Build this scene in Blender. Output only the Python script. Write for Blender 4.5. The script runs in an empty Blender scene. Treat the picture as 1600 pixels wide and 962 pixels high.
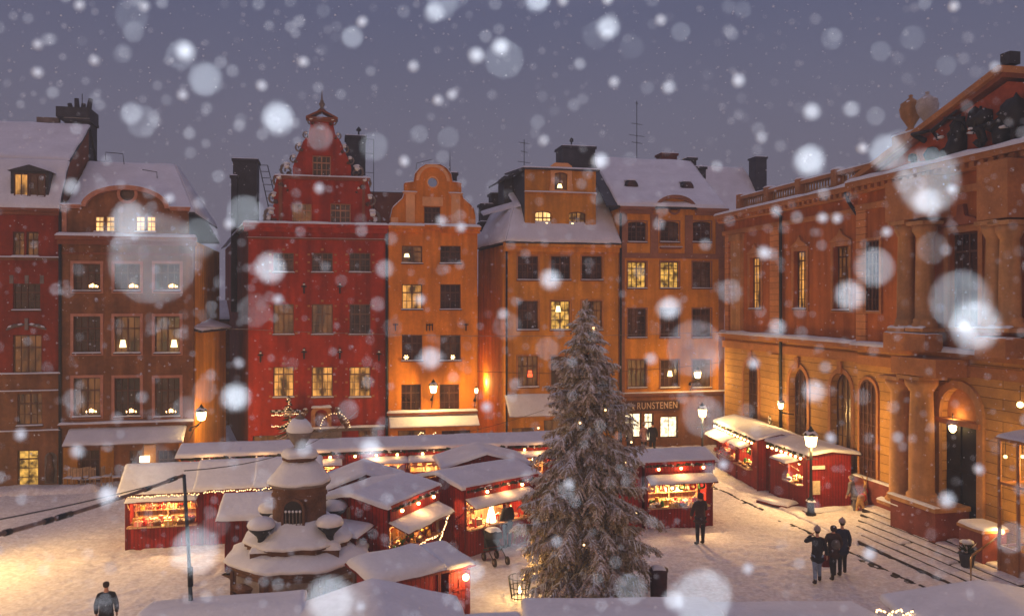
import bpy, math, random
from mathutils import Vector, Matrix, noise
from mathutils.geometry import tessellate_polygon
random.seed(7)
R = math.radians
S = bpy.context.scene
COL = S.collection
# ------------------------------------------------------------------ camera, sky, light
F, CX, HY, H = 1300.0, 800.0, 472.0, 8.6        # focal length in photo pixels, horizon row, eye height in metres
cd = bpy.data.cameras.new('camera'); cam = bpy.data.objects.new('camera', cd); COL.objects.link(cam)
cam.location = (0, 0, H); cam.rotation_euler = (R(90), 0, 0)
cd.sensor_width = 36; cd.lens = 36*F/1600; cd.shift_y = -9/1600; cd.clip_start = .05; cd.clip_end = 900
cd.dof.use_dof = True; cd.dof.focus_distance = 36; APERTURE = .032
cd.dof.aperture_fstop = cd.lens/1000/APERTURE
S.camera = cam
S.view_settings.view_transform = 'Standard'; S.view_settings.look = 'None'
S.view_settings.exposure = 0; S.view_settings.gamma = 1
S.cycles.use_denoising = True; S.cycles.denoiser = 'OPENIMAGEDENOISE'
S.cycles.sample_clamp_indirect = 3; S.cycles.max_bounces = 5; S.cycles.diffuse_bounces = 3; S.cycles.glossy_bounces = 2
S.cycles.transparent_max_bounces = 8; S.cycles.volume_bounces = 0
S.cycles.caustics_reflective = False; S.cycles.caustics_refractive = False

W = bpy.data.worlds.new("World"); S.world = W; W.use_nodes = True
nt = W.node_tree; nt.nodes.clear()
wo = nt.nodes.new('ShaderNodeOutputWorld'); ad = nt.nodes.new('ShaderNodeAddShader')
b1 = nt.nodes.new('ShaderNodeBackground'); b2 = nt.nodes.new('ShaderNodeBackground')
sk = nt.nodes.new('ShaderNodeTexSky'); sk.sky_type = 'NISHITA'; sk.sun_disc = False
sk.sun_elevation = R(4); sk.sun_rotation = R(200); sk.air_density = 1.5; sk.dust_density = 3
nt.links.new(sk.outputs[0], b1.inputs[0]); b1.inputs[1].default_value = .006
tc = nt.nodes.new('ShaderNodeTexCoord'); sx = nt.nodes.new('ShaderNodeSeparateXYZ'); cr = nt.nodes.new('ShaderNodeValToRGB')
nt.links.new(tc.outputs['Generated'], sx.inputs[0]); nt.links.new(sx.outputs['Z'], cr.inputs[0])
e = cr.color_ramp.elements; e[0].position = 0.0; e[0].color = (.168, .148, .205, 1); e[1].position = 1; e[1].color = (.31, .285, .42, 1)
for p, c in ((.12, (.152, .140, .198, 1)), (.22, (.128, .125, .193, 1)), (.33, (.095, .102, .182, 1)), (.5, (.205, .19, .30, 1))):
    q = e.new(p); q.color = c
nz = nt.nodes.new('ShaderNodeTexNoise'); nz.inputs['Scale'].default_value = 1.6; nz.inputs['Detail'].default_value = 3
nt.links.new(tc.outputs['Generated'], nz.inputs['Vector'])
mr = nt.nodes.new('ShaderNodeMapRange'); mr.inputs['To Min'].default_value = .86; mr.inputs['To Max'].default_value = 1.14
nt.links.new(nz.outputs[0], mr.inputs['Value']); nt.links.new(mr.outputs[0], b2.inputs[1])
nt.links.new(cr.outputs[0], b2.inputs[0])
nt.links.new(b1.outputs[0], ad.inputs[0]); nt.links.new(b2.outputs[0], ad.inputs[1]); nt.links.new(ad.outputs[0], wo.inputs[0])

def lamp(name, kind, loc, power, color, size=.1, rot=None, parent=None, **k):
    d = bpy.data.lights.new(name, kind); d.energy = power; d.color = color
    if kind == 'SUN': d.angle = size
    else: d.shadow_soft_size = size
    for a, b in k.items(): setattr(d, a, b)
    o = bpy.data.objects.new(name, d); COL.objects.link(o); o.location = loc
    if rot: o.rotation_euler = rot
    if parent: o.parent = parent
    return o
WARM = (1.0, .60, .20)
# last low afterglow behind the camera, softened by the snow cloud
lamp('sun', 'SUN', (0, -20, 30), .34, (1, .47, .17), R(38), (R(80), 0, R(-2)))
# the photographer's assumed flash, which picks out the nearest flakes
lamp('camera_flash', 'POINT', (.12, -.35, H+.30), 380, (.80, .90, 1.0), .05)

# ------------------------------------------------------------------ helpers
def P(px, py, Y): return Vector(((px-CX)/F*Y, Y, H-(py-HY)/F*Y))
def G(px, py): return P(px, py, F*H/(py-HY))
class Frame:
    """vertical plane: ground origin o, direction d (right as seen from outside); local x right, y inward, z up"""
    def __init__(s, o, d):
        s.o = Vector((o[0], o[1])); s.d = Vector(d).normalized(); s.n = Vector((-s.d.y, s.d.x))
        s.ang = math.atan2(s.d.y, s.d.x)
    def c(s, px, py, dep=0.0):
        r = Vector(((px-CX)/F, 1.0)); o = s.o + s.n*dep
        k = o.dot(s.n)/r.dot(s.n); q = r*k - s.o
        return (q.dot(s.d), H-(py-HY)/F*k)
    def w(s, x, y, z): v = s.o+s.d*x+s.n*y; return Vector((v.x, v.y, z))
V = Vector((.977, .215)); U = Vector((.215, -.977))

def finish(o, label=None, cat=None, group=None, kind=None):
    if label: o['label'] = label
    if cat: o['category'] = cat
    if group: o['group'] = group
    if kind: o['kind'] = kind
    return o
def thing(name, label, cat, loc=(0, 0, 0), rz=0, group=None):
    o = bpy.data.objects.new(name, None); COL.objects.link(o); o.empty_display_size = .3
    o.location = loc; o.rotation_euler = (0, 0, rz)
    return finish(o, label, cat, group)
def copy_tree(o, parent=None):
    c = o.copy(); COL.objects.link(c); c.parent = parent
    for ch in o.children: copy_tree(ch, c)
    return c

class MB:
    def __init__(s): s.v = []; s.f = []; s.m = []; s.mats = []; s.sm = []; s.T = None
    def mi(s, m):
        if m not in s.mats: s.mats.append(m)
        return s.mats.index(m)
    def add(s, vs, fs, m, smooth=False):
        b = len(s.v)
        s.v += [tuple(s.T @ Vector(q)) if s.T else tuple(q) for q in vs]
        i = s.mi(m)
        for f in fs: s.f.append([b+k for k in f]); s.m.append(i); s.sm.append(smooth)
        return s
    def box(s, x0, x1, y0, y1, z0, z1, m):
        vs = [(x, y, z) for z in (z0, z1) for y in (y0, y1) for x in (x0, x1)]
        return s.add(vs, [(0, 2, 3, 1), (4, 5, 7, 6), (0, 1, 5, 4), (2, 6, 7, 3), (0, 4, 6, 2), (1, 3, 7, 5)], m)
    def quad(s, a, b, c, d, m): return s.add([a, b, c, d], [(0, 1, 2, 3)], m)
    def slab(s, a, b, c, d, t, m):
        """thick board on four corners, thickness t downward"""
        q = [Vector(k) for k in (a, b, c, d)]; dn = Vector((0, 0, -t))
        return s.add(q+[k+dn for k in q], [(0, 1, 2, 3), (7, 6, 5, 4), (0, 4, 5, 1), (1, 5, 6, 2), (2, 6, 7, 3), (3, 7, 4, 0)], m)
    def plate(s, out, holes, y0, y1, m, reveal=None, mr=None):
        """flat wall in the xz plane with holes; front at y0, edge back to y1, hole reveals to y0+reveal"""
        loops = [out]+holes
        vs = [Vector((x, z, 0)) for lp in loops for x, z in lp]
        tr = tessellate_polygon([[Vector((x, z, 0)) for x, z in lp] for lp in loops])
        fs = []
        for t in tr:
            a, b, c = (vs[i] for i in t)
            if (b-a).cross(c-a).z < 0: t = (t[0], t[2], t[1])
            fs.append(tuple(t))
        s.add([(q.x, y0, q.y) for q in vs], fs, m)
        def ring(lp, ya, yb, mm):
            n = len(lp)
            s.add([(x, ya, z) for x, z in lp]+[(x, yb, z) for x, z in lp], [(i, (i+1) % n, n+(i+1) % n, n+i) for i in range(n)], mm)
        ring(out, y0, y1, m)
        for h in holes: ring(h, y0, y0+(reveal if reveal is not None else y1-y0), mr or m)
        if reveal is None:
            s.add([(q.x, y1, q.y) for q in vs], [t[::-1] for t in fs], m)
        return s
    def tube(s, pts, r, m, n=6, cap=True):
        pts = [Vector(p) for p in pts]; rs = r if isinstance(r, (list, tuple)) else [r]*len(pts)
        vs = []; fs = []
        for i, p in enumerate(pts):
            t = (pts[min(i+1, len(pts)-1)]-pts[max(i-1, 0)]).normalized()
            a = t.cross(Vector((0, 0, 1)))
            if a.length < .05: a = t.cross(Vector((0, 1, 0)))
            a.normalize(); b = t.cross(a)
            for k in range(n):
                g = 2*math.pi*k/n; vs.append(p+(a*math.cos(g)+b*math.sin(g))*rs[i])
            if i: fs += [((i-1)*n+k, (i-1)*n+(k+1) % n, i*n+(k+1) % n, i*n+k) for k in range(n)]
        if cap: fs += [tuple(range(n))[::-1], tuple(range(len(vs)-n, len(vs)))]
        return s.add(vs, fs, m, True)
    def lathe(s, prof, c, m, n=16, ph=0.0, smooth=True, arc=2*math.pi):
        vs = []; fs = []
        for r, z in prof:
            for k in range(n):
                g = ph+2*math.pi*k/n; vs.append((c[0]+r*math.cos(g), c[1]+r*math.sin(g), c[2]+z))
        for i in range(len(prof)-1): fs += [(i*n+k, i*n+(k+1) % n, (i+1)*n+(k+1) % n, (i+1)*n+k) for k in range(n)]
        fs += [tuple(range(n))[::-1], tuple(range(len(vs)-n, len(vs)))]
        return s.add(vs, fs, m, smooth)
    def ball(s, c, r, m, n=8, sq=1.0, jit=0.0):
        prof = []
        k = max(4, n//2)
        for i in range(k+1):
            a = math.pi*i/k; prof.append((max(.001, math.sin(a))*r, -math.cos(a)*r*sq))
        b = len(s.v); s.lathe(prof, c, m, n)
        if jit:
            for i in range(b, len(s.v)):
                q = Vector(s.v[i]); d = (q-Vector(c)); s.v[i] = tuple(Vector(c)+d*(1+jit*noise.noise(q*2.7/max(r, .01))))
        return s
    def snow(s, a, b, c, d, h, m, step=.35, lump=.35, over=0.0, seed=0):
        """snow lying on the quad a b c d (a-b one edge, d-c the other): rounded edges, lumpy top"""
        a, b, c, d = (Vector(k) for k in (a, b, c, d))
        lu = max((b-a).length, (c-d).length); lv = max((d-a).length, (c-b).length)
        def samples(L):
            ed = min(h*1.1, L*.45); o = [0, ed*.12, ed*.4, ed]
            n = max(1, int((L-2*ed)/step)); mid = [ed+(L-2*ed)*i/n for i in range(1, n)]
            return [x/L for x in o+mid+[L-ed, L-ed*.4, L-ed*.12, L]]
        us, vs_ = samples(lu), samples(lv)
        def prof(u, L):
            dd = min(u, 1-u)*L; ed = min(h*1.1, L*.45)
            t = min(1, dd/ed); return math.sqrt(max(0, 1-(1-t)**2))
        vs = []
        for v in vs_:
            for u in us:
                p = (a.lerp(b, u)).lerp(d.lerp(c, u), v)
                k = prof(u, lu)*prof(v, lv)
                n1 = noise.noise(Vector((p.x*1.1+seed, p.y*1.1, p.z)))*lump + noise.noise(Vector((p.x*4+seed, p.y*4, 3)))*lump*.4
                wob = (1-k)*h*.35*noise.noise(Vector((p.x*3.1, p.y*3.1+seed, 9)))
                vs.append((p.x+wob, p.y+wob, p.z-.01+h*k*(1+n1) + (0 if k > .01 else 0)))
        n = len(us)
        fs = [(j*n+i, j*n+i+1, (j+1)*n+i+1, (j+1)*n+i) for j in range(len(vs_)-1) for i in range(n-1)]
        return s.add(vs, fs, m, True)
    def build(s, name, parent=None, **k):
        me = bpy.data.meshes.new(name); me.from_pydata(s.v, [], s.f)
        for m in s.mats: me.materials.append(m)
        me.polygons.foreach_set('material_index', s.m); me.polygons.foreach_set('use_smooth', s.sm)
        me.update()
        o = bpy.data.objects.new(name, me); COL.objects.link(o)
        if parent: o.parent = parent
        return finish(o, **k)

# ------------------------------------------------------------------ materials
MAT = {}
def mat(name, col, rough=.85, var=.2, scale=2.0, bump=.15, bscale=None, spec=.3, metal=0, mode=None, col2=None, size=(.5, .25), streak=0):
    if name in MAT: return MAT[name]
    m = bpy.data.materials.new(name); m.use_nodes = True; MAT[name] = m
    N = m.node_tree.nodes; L = m.node_tree.links; b = N['Principled BSDF']
    b.inputs['Roughness'].default_value = rough; b.inputs['Metallic'].default_value = metal
    b.inputs['Specular IOR Level'].default_value = spec
    tc = N.new('ShaderNodeTexCoord'); vec = tc.outputs['Object']
    def nse(sc, det=4, v=vec):
        n = N.new('ShaderNodeTexNoise'); n.inputs['Scale'].default_value = sc; n.inputs['Detail'].default_value = det
        L.new(v, n.inputs['Vector']); return n.outputs[0]
    def ramp(x, lo, hi, a, c):
        r = N.new('ShaderNodeMapRange'); L.new(x, r.inputs[0]); r.inputs[1].default_value = lo; r.inputs[2].default_value = hi
        r.inputs[3].default_value = a; r.inputs[4].default_value = c; return r.outputs[0]
    def mul(x, y):
        q = N.new('ShaderNodeMath'); q.operation = 'MULTIPLY'; L.new(x, q.inputs[0])
        if isinstance(y, float): q.inputs[1].default_value = y
        else: L.new(y, q.inputs[1])
        return q.outputs[0]
    k = mul(ramp(nse(scale), .3, .7, 1-var, 1+var), ramp(nse(scale*7, 5), .3, .7, 1-var*.5, 1+var*.5))
    hgt = nse(bscale or scale*12, 5)
    if streak:
        mp = N.new('ShaderNodeMapping'); L.new(vec, mp.inputs[0]); mp.inputs['Scale'].default_value = (2.2, 2.2, .22)
        k = mul(k, ramp(nse(1.0, 5, mp.outputs[0]), .32, .68, 1-streak, 1+streak*.35))
    if mode in ('plank', 'rustic', 'brick'):
        sp = N.new('ShaderNodeSeparateXYZ'); L.new(vec, sp.inputs[0])
        su = N.new('ShaderNodeMath'); L.new(sp.outputs[0], su.inputs[0]); L.new(sp.outputs[1], su.inputs[1])
        cb = N.new('ShaderNodeCombineXYZ')
        if mode == 'plank': L.new(sp.outputs[2], cb.inputs[0]); L.new(su.outputs[0], cb.inputs[1])
        else: L.new(su.outputs[0], cb.inputs[0]); L.new(sp.outputs[2], cb.inputs[1])
        br = N.new('ShaderNodeTexBrick'); L.new(cb.outputs[0], br.inputs['Vector']); br.inputs['Scale'].default_value = 1
        br.inputs['Brick Width'].default_value = size[0]; br.inputs['Row Height'].default_value = size[1]
        br.inputs['Mortar Size'].default_value = .012; br.inputs['Mortar Smooth'].default_value = .3
        br.inputs['Color1'].default_value = (1, 1, 1, 1); br.inputs['Color2'].default_value = (.80, .80, .80, 1)
        br.inputs['Mortar'].default_value = (.35, .35, .35, 1)
        k = mul(k, br.outputs['Color'])
        hh = N.new('ShaderNodeMath'); hh.operation = 'MULTIPLY_ADD'; L.new(br.outputs['Fac'], hh.inputs[0]); hh.inputs[1].default_value = -2.5; L.new(hgt, hh.inputs[2])
        hgt = hh.outputs[0]
    mx = N.new('ShaderNodeMix'); mx.data_type = 'RGBA'; mx.blend_type = 'MULTIPLY'; mx.inputs[0].default_value = 1
    mx.inputs[6].default_value = (*col, 1)
    if col2:
        m2 = N.new('ShaderNodeMix'); m2.data_type = 'RGBA'; L.new(ramp(nse(scale*2.3, 6), .42, .62, 0, 1), m2.inputs[0])
        m2.inputs[6].default_value = (*col, 1); m2.inputs[7].default_value = (*col2, 1); L.new(m2.outputs[2], mx.inputs[6])
    L.new(k, mx.inputs[7]); L.new(mx.outputs[2], b.inputs['Base Color'])
    if bump:
        bp = N.new('ShaderNodeBump'); bp.inputs['Strength'].default_value = bump; bp.inputs['Distance'].default_value = .03
        L.new(hgt, bp.inputs['Height']); L.new(bp.outputs[0], b.inputs['Normal'])
    return m
def emit(name, col, st, lights=False, var=0, scale=3, base=(.02, .02, .02), curtain=0):
    if name in MAT: return MAT[name]
    m = bpy.data.materials.new(name); m.use_nodes = True; MAT[name] = m
    N = m.node_tree.nodes; L = m.node_tree.links; b = N['Principled BSDF']
    b.inputs['Base Color'].default_value = (*base, 1); b.inputs['Roughness'].default_value = .25
    b.inputs['Emission Color'].default_value = (*col, 1); b.inputs['Emission Strength'].default_value = st
    if var:
        tc = N.new('ShaderNodeTexCoord'); mp = N.new('ShaderNodeMapping'); L.new(tc.outputs['Object'], mp.inputs[0])
        mp.inputs['Scale'].default_value = (1, 1, .45) if curtain else (1, 1, 1)
        n = N.new('ShaderNodeTexNoise'); n.inputs['Scale'].default_value = scale; n.inputs['Detail'].default_value = 3; L.new(mp.outputs[0], n.inputs['Vector'])
        r = N.new('ShaderNodeMapRange'); r.inputs[1].default_value = .35; r.inputs[2].default_value = .65
        r.inputs[3].default_value = st*(1-var); r.inputs[4].default_value = st*(1+var); L.new(n.outputs[0], r.inputs[0]); L.new(r.outputs[0], b.inputs['Emission Strength'])
    m.cycles.emission_sampling = 'AUTO' if lights else 'NONE'
    return m
SNOW = mat('snow', (.72, .72, .74), .8, .07, 1.2, .6, 6, .25)
ROOFSNOW = SNOW
GSNOW = mat('trodden_snow', (.66, .61, .60), .85, .09, 3.4, 1.0, 5.0, .2, col2=(.78, .75, .75))
SIRON = mat('dark_iron', (.02, .022, .025), .5, .2, 5, .1, metal=.3)
DARKMETAL = mat('dark_sheet_metal', (.035, .035, .045), .55, .3, 2, .1, mode='plank', size=(8, .5))
CHIM = mat('sooty_plaster', (.045, .045, .055), .9, .35, 1.5, .3)
CHIMRED = mat('brick_chimney', (.22, .06, .035), .9, .3, 2, .5, mode='brick', size=(.25, .08))
REDH = mat('red_plaster', (.36, .032, .010), .9, .24, .8, .3, 14, streak=.38)
ORANGE = mat('orange_plaster', (.68, .225, .022), .9, .16, .8, .3, 14, streak=.30)
OCHRE = mat('ochre_plaster', (.60, .25, .028), .9, .16, .8, .3, 14, streak=.32)
AMBER = mat('amber_plaster', (.64, .26, .030), .9, .15, .8, .3, 14, streak=.30)
PINKT = mat('pale_plaster', (.72, .36, .16), .9, .12, 1, .2, 14, streak=.1)
BROWNH = mat('brown_plaster', (.24, .095, .036), .9, .3, .8, .3, 14, streak=.35)
BROWNT = mat('dark_brown_plaster', (.24, .075, .035), .9, .2, 1, .3)
DRED = mat('dark_red_plaster', (.26, .030, .010), .9, .25, .8, .3, 14, streak=.35)
BORS = mat('terracotta_plaster', (.42, .125, .028), .9, .16, .6, .3, 14, streak=.35)
BORST = mat('terracotta_stone', (.40, .17, .060), .88, .2, 1.2, .3)
RUST = mat('rusticated_stone', (.52, .27, .075), .9, .16, .8, .8, 14, mode='rustic', size=(40, .36))
QUOIN = mat('banded_stone', (.60, .25, .09), .9, .16, .8, .8, 14, mode='rustic', size=(40, .30))
PLINTH = mat('red_granite', (.20, .05, .035), .8, .25, 2, .3)
STONE = mat('grey_stone', (.20, .16, .14), .9, .3, 2.5, .5)
WELLST = mat('weathered_sandstone', (.12, .058, .036), .9, .4, 2.2, .7)
COLUMN = mat('pale_sandstone', (.47, .24, .095), .85, .18, 1.2, .3, streak=.35)
FRAME = mat('brown_window_wood', (.10, .040, .022), .6, .2, 4, .1)
LFRAME = mat('pale_window_wood', (.42, .20, .11), .6, .15, 4, .1)
WINTRIM = mat('rosy_window_surround', (.46, .20, .13), .8, .15, 3, .15)
REDW = mat('red_board', (.30, .018, .012), .75, .25, 1.5, .6, 10, mode='plank', size=(6, .13))
REDWD = mat('dark_red_board', (.17, .014, .012), .75, .25, 1.5, .6, 10, mode='plank', size=(6, .13))
WOOD = mat('bare_pine_board', (.62, .38, .20), .7, .25, 2, .4, 10, mode='plank', size=(5, .15))
DOORD = mat('old_black_door', (.018, .016, .016), .6, .3, 2, .2)
GLASS = mat('dark_window_glass', (.060, .026, .020), .22, .6, 1.7, .02, spec=.35)
CANVAS = mat('grey_awning_canvas', (.34, .26, .24), .9, .15, 3, .2)
GARLAND = mat('fir_garland', (.03, .045, .02), .9, .5, 14, .6)
BRANCH = mat('spruce_bark', (.10, .055, .030), .9, .3, 8, .5)
NEEDLE = mat('spruce_needles', (.22, .175, .095), .8, .45, 9, .2, col2=(.46, .37, .25))
NEEDLES2 = mat('frosted_needles', (.66, .58, .55), .8, .3, 9, .3, col2=(.40, .29, .20))
LIT1 = emit('lit_window_glow', (1, .43, .09), .60, var=.9, scale=2.2, curtain=1)
LIT2 = emit('bright_window_glow', (1, .58, .20), 1.5, var=.5, scale=2.5, curtain=1)
LIT3 = emit('dim_window_glow', (1, .34, .08), .085, var=.9, scale=2.2, curtain=1)
LIT4 = emit('green_gold_window_glow', (.95, .50, .09), .6, var=.85, scale=3.5)
SHOPL = emit('shop_window_glow', (1, .80, .48), 2.0, var=.55, scale=5)
LAMPW = emit('lamp_glow', (1, .62, .22), 9)
LAMPG = emit('gas_lantern_glow', (1, .66, .26), 14)
BULB = emit('bulb_glow', (1, .55, .18), 22)
FAIRY = emit('fairy_light_glow', (1, .60, .26), 5)
CANDLE = emit('candle_glow', (1, .62, .25), 12)
SHADE = emit('table_lamp_shade', (1, .72, .32), 4)
REDSHADE = emit('red_lamp_shade', (1, .10, .03), 2.6)
GOODM = {k: mat('ware_'+k, c, .6, .2, 9, .1) for k, c in dict(red=(.65, .03, .02), cream=(.75, .62, .40), gold=(.62, .36, .08), green=(.06, .20, .05), pink=(.75, .25, .22), white=(.8, .76, .7), brown=(.22, .09, .04), orange=(.75, .26, .05), grey=(.3, .28, .27), blue=(.10, .16, .3)).items()}
SIGNT = mat('worn_gilt_lettering', (.62, .44, .30), .6, .15, 8, .05)
SIGNB = mat('dark_sign_board', (.060, .022, .016), .6, .2, 3, .05)

# ------------------------------------------------------------------ ground
GX0, GX1, GY0, GY1, GS = -30.0, 19.0, 12.0, 52.0, .115
nx = int((GX1-GX0)/GS)+1; ny = int((GY1-GY0)/GS)+1
def ground_z(x, y):
    z = .035*noise.noise(Vector((x*.55, y*.55, 0)))+.030*noise.noise(Vector((x*1.9, y*1.9, 4)))
    z += -.11*max(0, noise.noise(Vector((x*3.1, y*3.4, 8)))-.12)-.08*max(0, noise.noise(Vector((x*5.3, y*5.6, 2)))-.1)
    return z
m = MB(); vs = []
for j in range(ny):
    for i in range(nx):
        x = GX0+i*GS; y = GY0+j*GS; vs.append((x, y, ground_z(x, y)))
m.add(vs, [(j*nx+i, j*nx+i+1, (j+1)*nx+i+1, (j+1)*nx+i) for j in range(ny-1) for i in range(nx-1)], GSNOW, True)
m.build('ground', kind='structure')
m = MB(); m.box(-400, 400, -60, 600, -.5, -.07, SNOW); m.build('far_ground', kind='structure')

# ------------------------------------------------------------------ building pieces
def rect(x0, x1, z0, z1): return [(x0, z0), (x1, z0), (x1, z1), (x0, z1)]
def arch(x0, x1, z0, z1, rise=None, n=9):
    """upright opening with a round top; z1 is the crown"""
    r = (x1-x0)/2; h = r if rise is None else rise; c = (x0+x1)/2
    return [(x0, z0), (x1, z0)]+[(c+r*math.cos(math.pi*i/n), z1-h+h*math.sin(math.pi*i/n)) for i in range(0, n+1)]
def disc(cx, cz, r, n=16): return [(cx+r*math.cos(2*math.pi*i/n), cz+r*math.sin(2*math.pi*i/n)) for i in range(n)]
GLASSV = [GLASS, mat('net_curtain_pane', (.13, .085, .070), .25, .5, 2.6, .02, spec=.35, streak=.7), GLASS, mat('half_drawn_blind_pane', (.085, .050, .045), .25, .7, 1.2, .02, spec=.35, streak=.8), mat('brown_dark_pane', (.035, .018, .016), .2, .6, 2, .02, spec=.4)]
WR = random.Random(3)
def window(root, x0, x1, z0, z1, y=.12, cols=2, rows=3, pane=None, fm=None, bar=.055, arched=False, sill=True, rise=None, extra=None, div=.5, name='window'):
    pane = pane or GLASS; fm = fm or FRAME
    if pane is GLASS: pane = WR.choice(GLASSV)
    mm = MB(); w = x1-x0
    if arched:
        h = w/2 if rise is None else rise
        mm.plate(arch(x0, x1, z0, z1, h), [arch(x0+bar, x1-bar, z0+bar, z1-bar, max(.05, h-bar*.6))], y, y+.06, fm)
    else:
        mm.plate(rect(x0, x1, z0, z1), [rect(x0+bar, x1-bar, z0+bar, z1-bar)], y, y+.06, fm)
    t = .02
    topz = z1-bar
    for i in range(1, cols*2 if cols > 1 else 2):
        k = .035 if (cols > 1 and i % 2 == 0) else t*.7
        xx = x0+w*i/(cols*2 if cols > 1 else 2)
        tz = topz
        if arched: tz = z1-h+h*math.sqrt(max(0, 1-((xx-(x0+x1)/2)/(w/2))**2))-bar*.6
        mm.box(xx-k, xx+k, y+.012, y+.05, z0+bar, tz, fm)
    for i in range(1, rows):
        zz = z0+(z1-z0)*i/rows; k = .035 if i == rows-1 else t*.7
        if arched and zz > z1-h: continue
        mm.box(x0+bar, x1-bar, y+.008, y+.046, zz-k, zz+k, fm)
    o = mm.build(name, root)
    pm = MB()
    pm.plate(arch(x0+bar*.5, x1-bar*.5, z0+bar*.5, z1-bar*.5, rise) if arched else rect(x0+bar*.5, x1-bar*.5, z0+bar*.5, z1-bar*.5), [], y+.054, y+.075, pane)
    pm.build('pane', o)
    if sill:
        sm = MB(); sm.box(x0-.05, x1+.05, -.10, y-.002, z0-.07, z0-.004, fm)
        sm.snow((x0-.05, -.11, z0-.004), (x1+.05, -.11, z0-.004), (x1+.05, y-.01, z0-.004), (x0-.05, y-.01, z0-.004), .055, SNOW, .3)
        sm.build('sill', o)
    if extra:
        xm = MB(); cx = (x0+x1)/2
        for e in extra:
            if e[0] == 'arch':       # electric candle arch on the sill
                ex = x0+w*e[1]; n = 7
                for i in range(n):
                    q = abs(i-(n-1)/2); xm.box(ex-.21+i*.07-.012, ex-.21+i*.07+.012, y+.02, y+.045, z0+.16, z0+.24+(3-q)*.035, CANDLE)
                xm.box(ex-.24, ex+.24, y+.02, y+.05, z0+.10, z0+.14, fm)
                nm = 'candle_arch'
            elif e[0] == 'star':
                ex = x0+w*e[1]; ez = z0+(z1-z0)*e[2]
                for k in range(6):
                    g = math.pi*k/6*2; xm.add([(ex+.05*math.cos(g-.5), y+.03, ez+.05*math.sin(g-.5)), (ex+.17*math.cos(g), y+.02, ez+.17*math.sin(g)), (ex+.05*math.cos(g+.5), y+.03, ez+.05*math.sin(g+.5)), (ex, y+.0, ez)], [(0, 1, 3), (1, 2, 3)], CANDLE)
                nm = 'window_star'
            elif e[0] in ('lamp', 'redlamp'):
                ex = x0+w*e[1]; ez = z0+(z1-z0)*e[2]; k = (z1-z0)*.10
                xm.lathe([(.10, -k), (.16, -k), (.10, k), (.05, k)], (ex, y+.0, ez), SHADE if e[0] == 'lamp' else REDSHADE, 10)
                nm = 'table_lamp'
        xm.build(nm, o)
    return o
def ledge(mb, x0, x1, z, out, h, m, sn=.09, y1=0.0, snowm=None):
    mb.box(x0, x1, -out*.55, y1, z-h, z-h*.45, m); mb.box(x0-.04, x1+.04, -out, y1, z-h*.45+.002, z, m)
    if sn: mb.snow((x0-.06, -out-.03, z), (x1+.06, -out-.03, z), (x1+.06, y1-.005, z), (x0-.06, y1-.005, z), sn, SNOW, .4, seed=x0)
def snow_part(root, quads, h=.16, name='snow_cover', step=.45, lump=.35):
    mm = MB()
    for q in quads: mm.snow(*q, h, SNOW, step, lump)
    return mm.build(name, root)
def awning(root, x0, x1, z0, z1, out, m=CANVAS, sn=.07, name='awning', board=True):
    """sloping flap from (y=0,z1) out to (y=-out,z0)"""
    mm = MB(); mm.slab((x0, -.02, z1), (x0, -out, z0), (x1, -out, z0), (x1, -.02, z1), .04, m)
    o = mm.build(name, root)
    sm = MB(); sm.snow((x0, -out, z0), (x1, -out, z0), (x1, -.04, z1), (x0, -.04, z1), sn, SNOW, .3); sm.build('snow_cover', o)
    return o
def wins(fr, lst):
    """pixel rectangles -> local rectangles"""
    out = []
    for w in lst:
        px0, py0, px1, py1 = w[:4]; xm = (px0+px1)/2
        out.append((fr.c(px0, py0)[0], fr.c(px1, py0)[0], fr.c(xm, py1)[1], fr.c(xm, py0)[1], w[4] if len(w) > 4 else {}))
    return out
def add_windows(root, ws, y0=.0, **kw):
    for x0, x1, z0, z1, k in ws:
        k = dict(k); a = dict(kw); a.update(k); a.setdefault('y', .12+y0); window(root, x0, x1, z0, z1, **a)
def chimney(root, x0, x1, y0, y1, z0, z1, m=CHIM, cap=True, pots=0, sn=True, name='chimney'):
    mm = MB(); mm.box(x0, x1, y0, y1, z0, z1, m)
    if cap: mm.box(x0-.08, x1+.08, y0-.08, y1+.08, z1+.002, z1+.16, m)
    if sn: mm.snow((x0-.05, y0-.05, z1+.16), (x1+.05, y0-.05, z1+.16), (x1+.05, y1+.05, z1+.16), (x0-.05, y1+.05, z1+.16), .08, SNOW, .3)
    for i in range(pots):
        px = x0+(x1-x0)*(i+.5)/pots; mm.tube([(px, (y0+y1)/2, z1+.15), (px+.03, (y0+y1)/2, z1+.65+.12*(i % 2))], [.13, .10], m, 8)
    return mm.build(name, root)
def antenna(x, y, z0, z1, arms, label, group=None):
    t = thing('roof_antenna', label, 'antenna', (x, y, z0), .2, group)
    mm = MB(); mm.tube([(0, 0, 0), (0, 0, z1-z0)], .022, SIRON, 5); mm.build('mast', t)
    for k, L in arms:
        a = MB(); a.tube([(-L, 0, (z1-z0)*k), (L, 0, (z1-z0)*k-.08)], .014, SIRON, 4)
        for i in range(5): a.tube([(-L+L*i/2, -.16, (z1-z0)*k-.02*i), (-L+L*i/2, .16, (z1-z0)*k-.02*i)], .009, SIRON, 4)
        a.build('crossbar', t)
    return t
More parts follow.
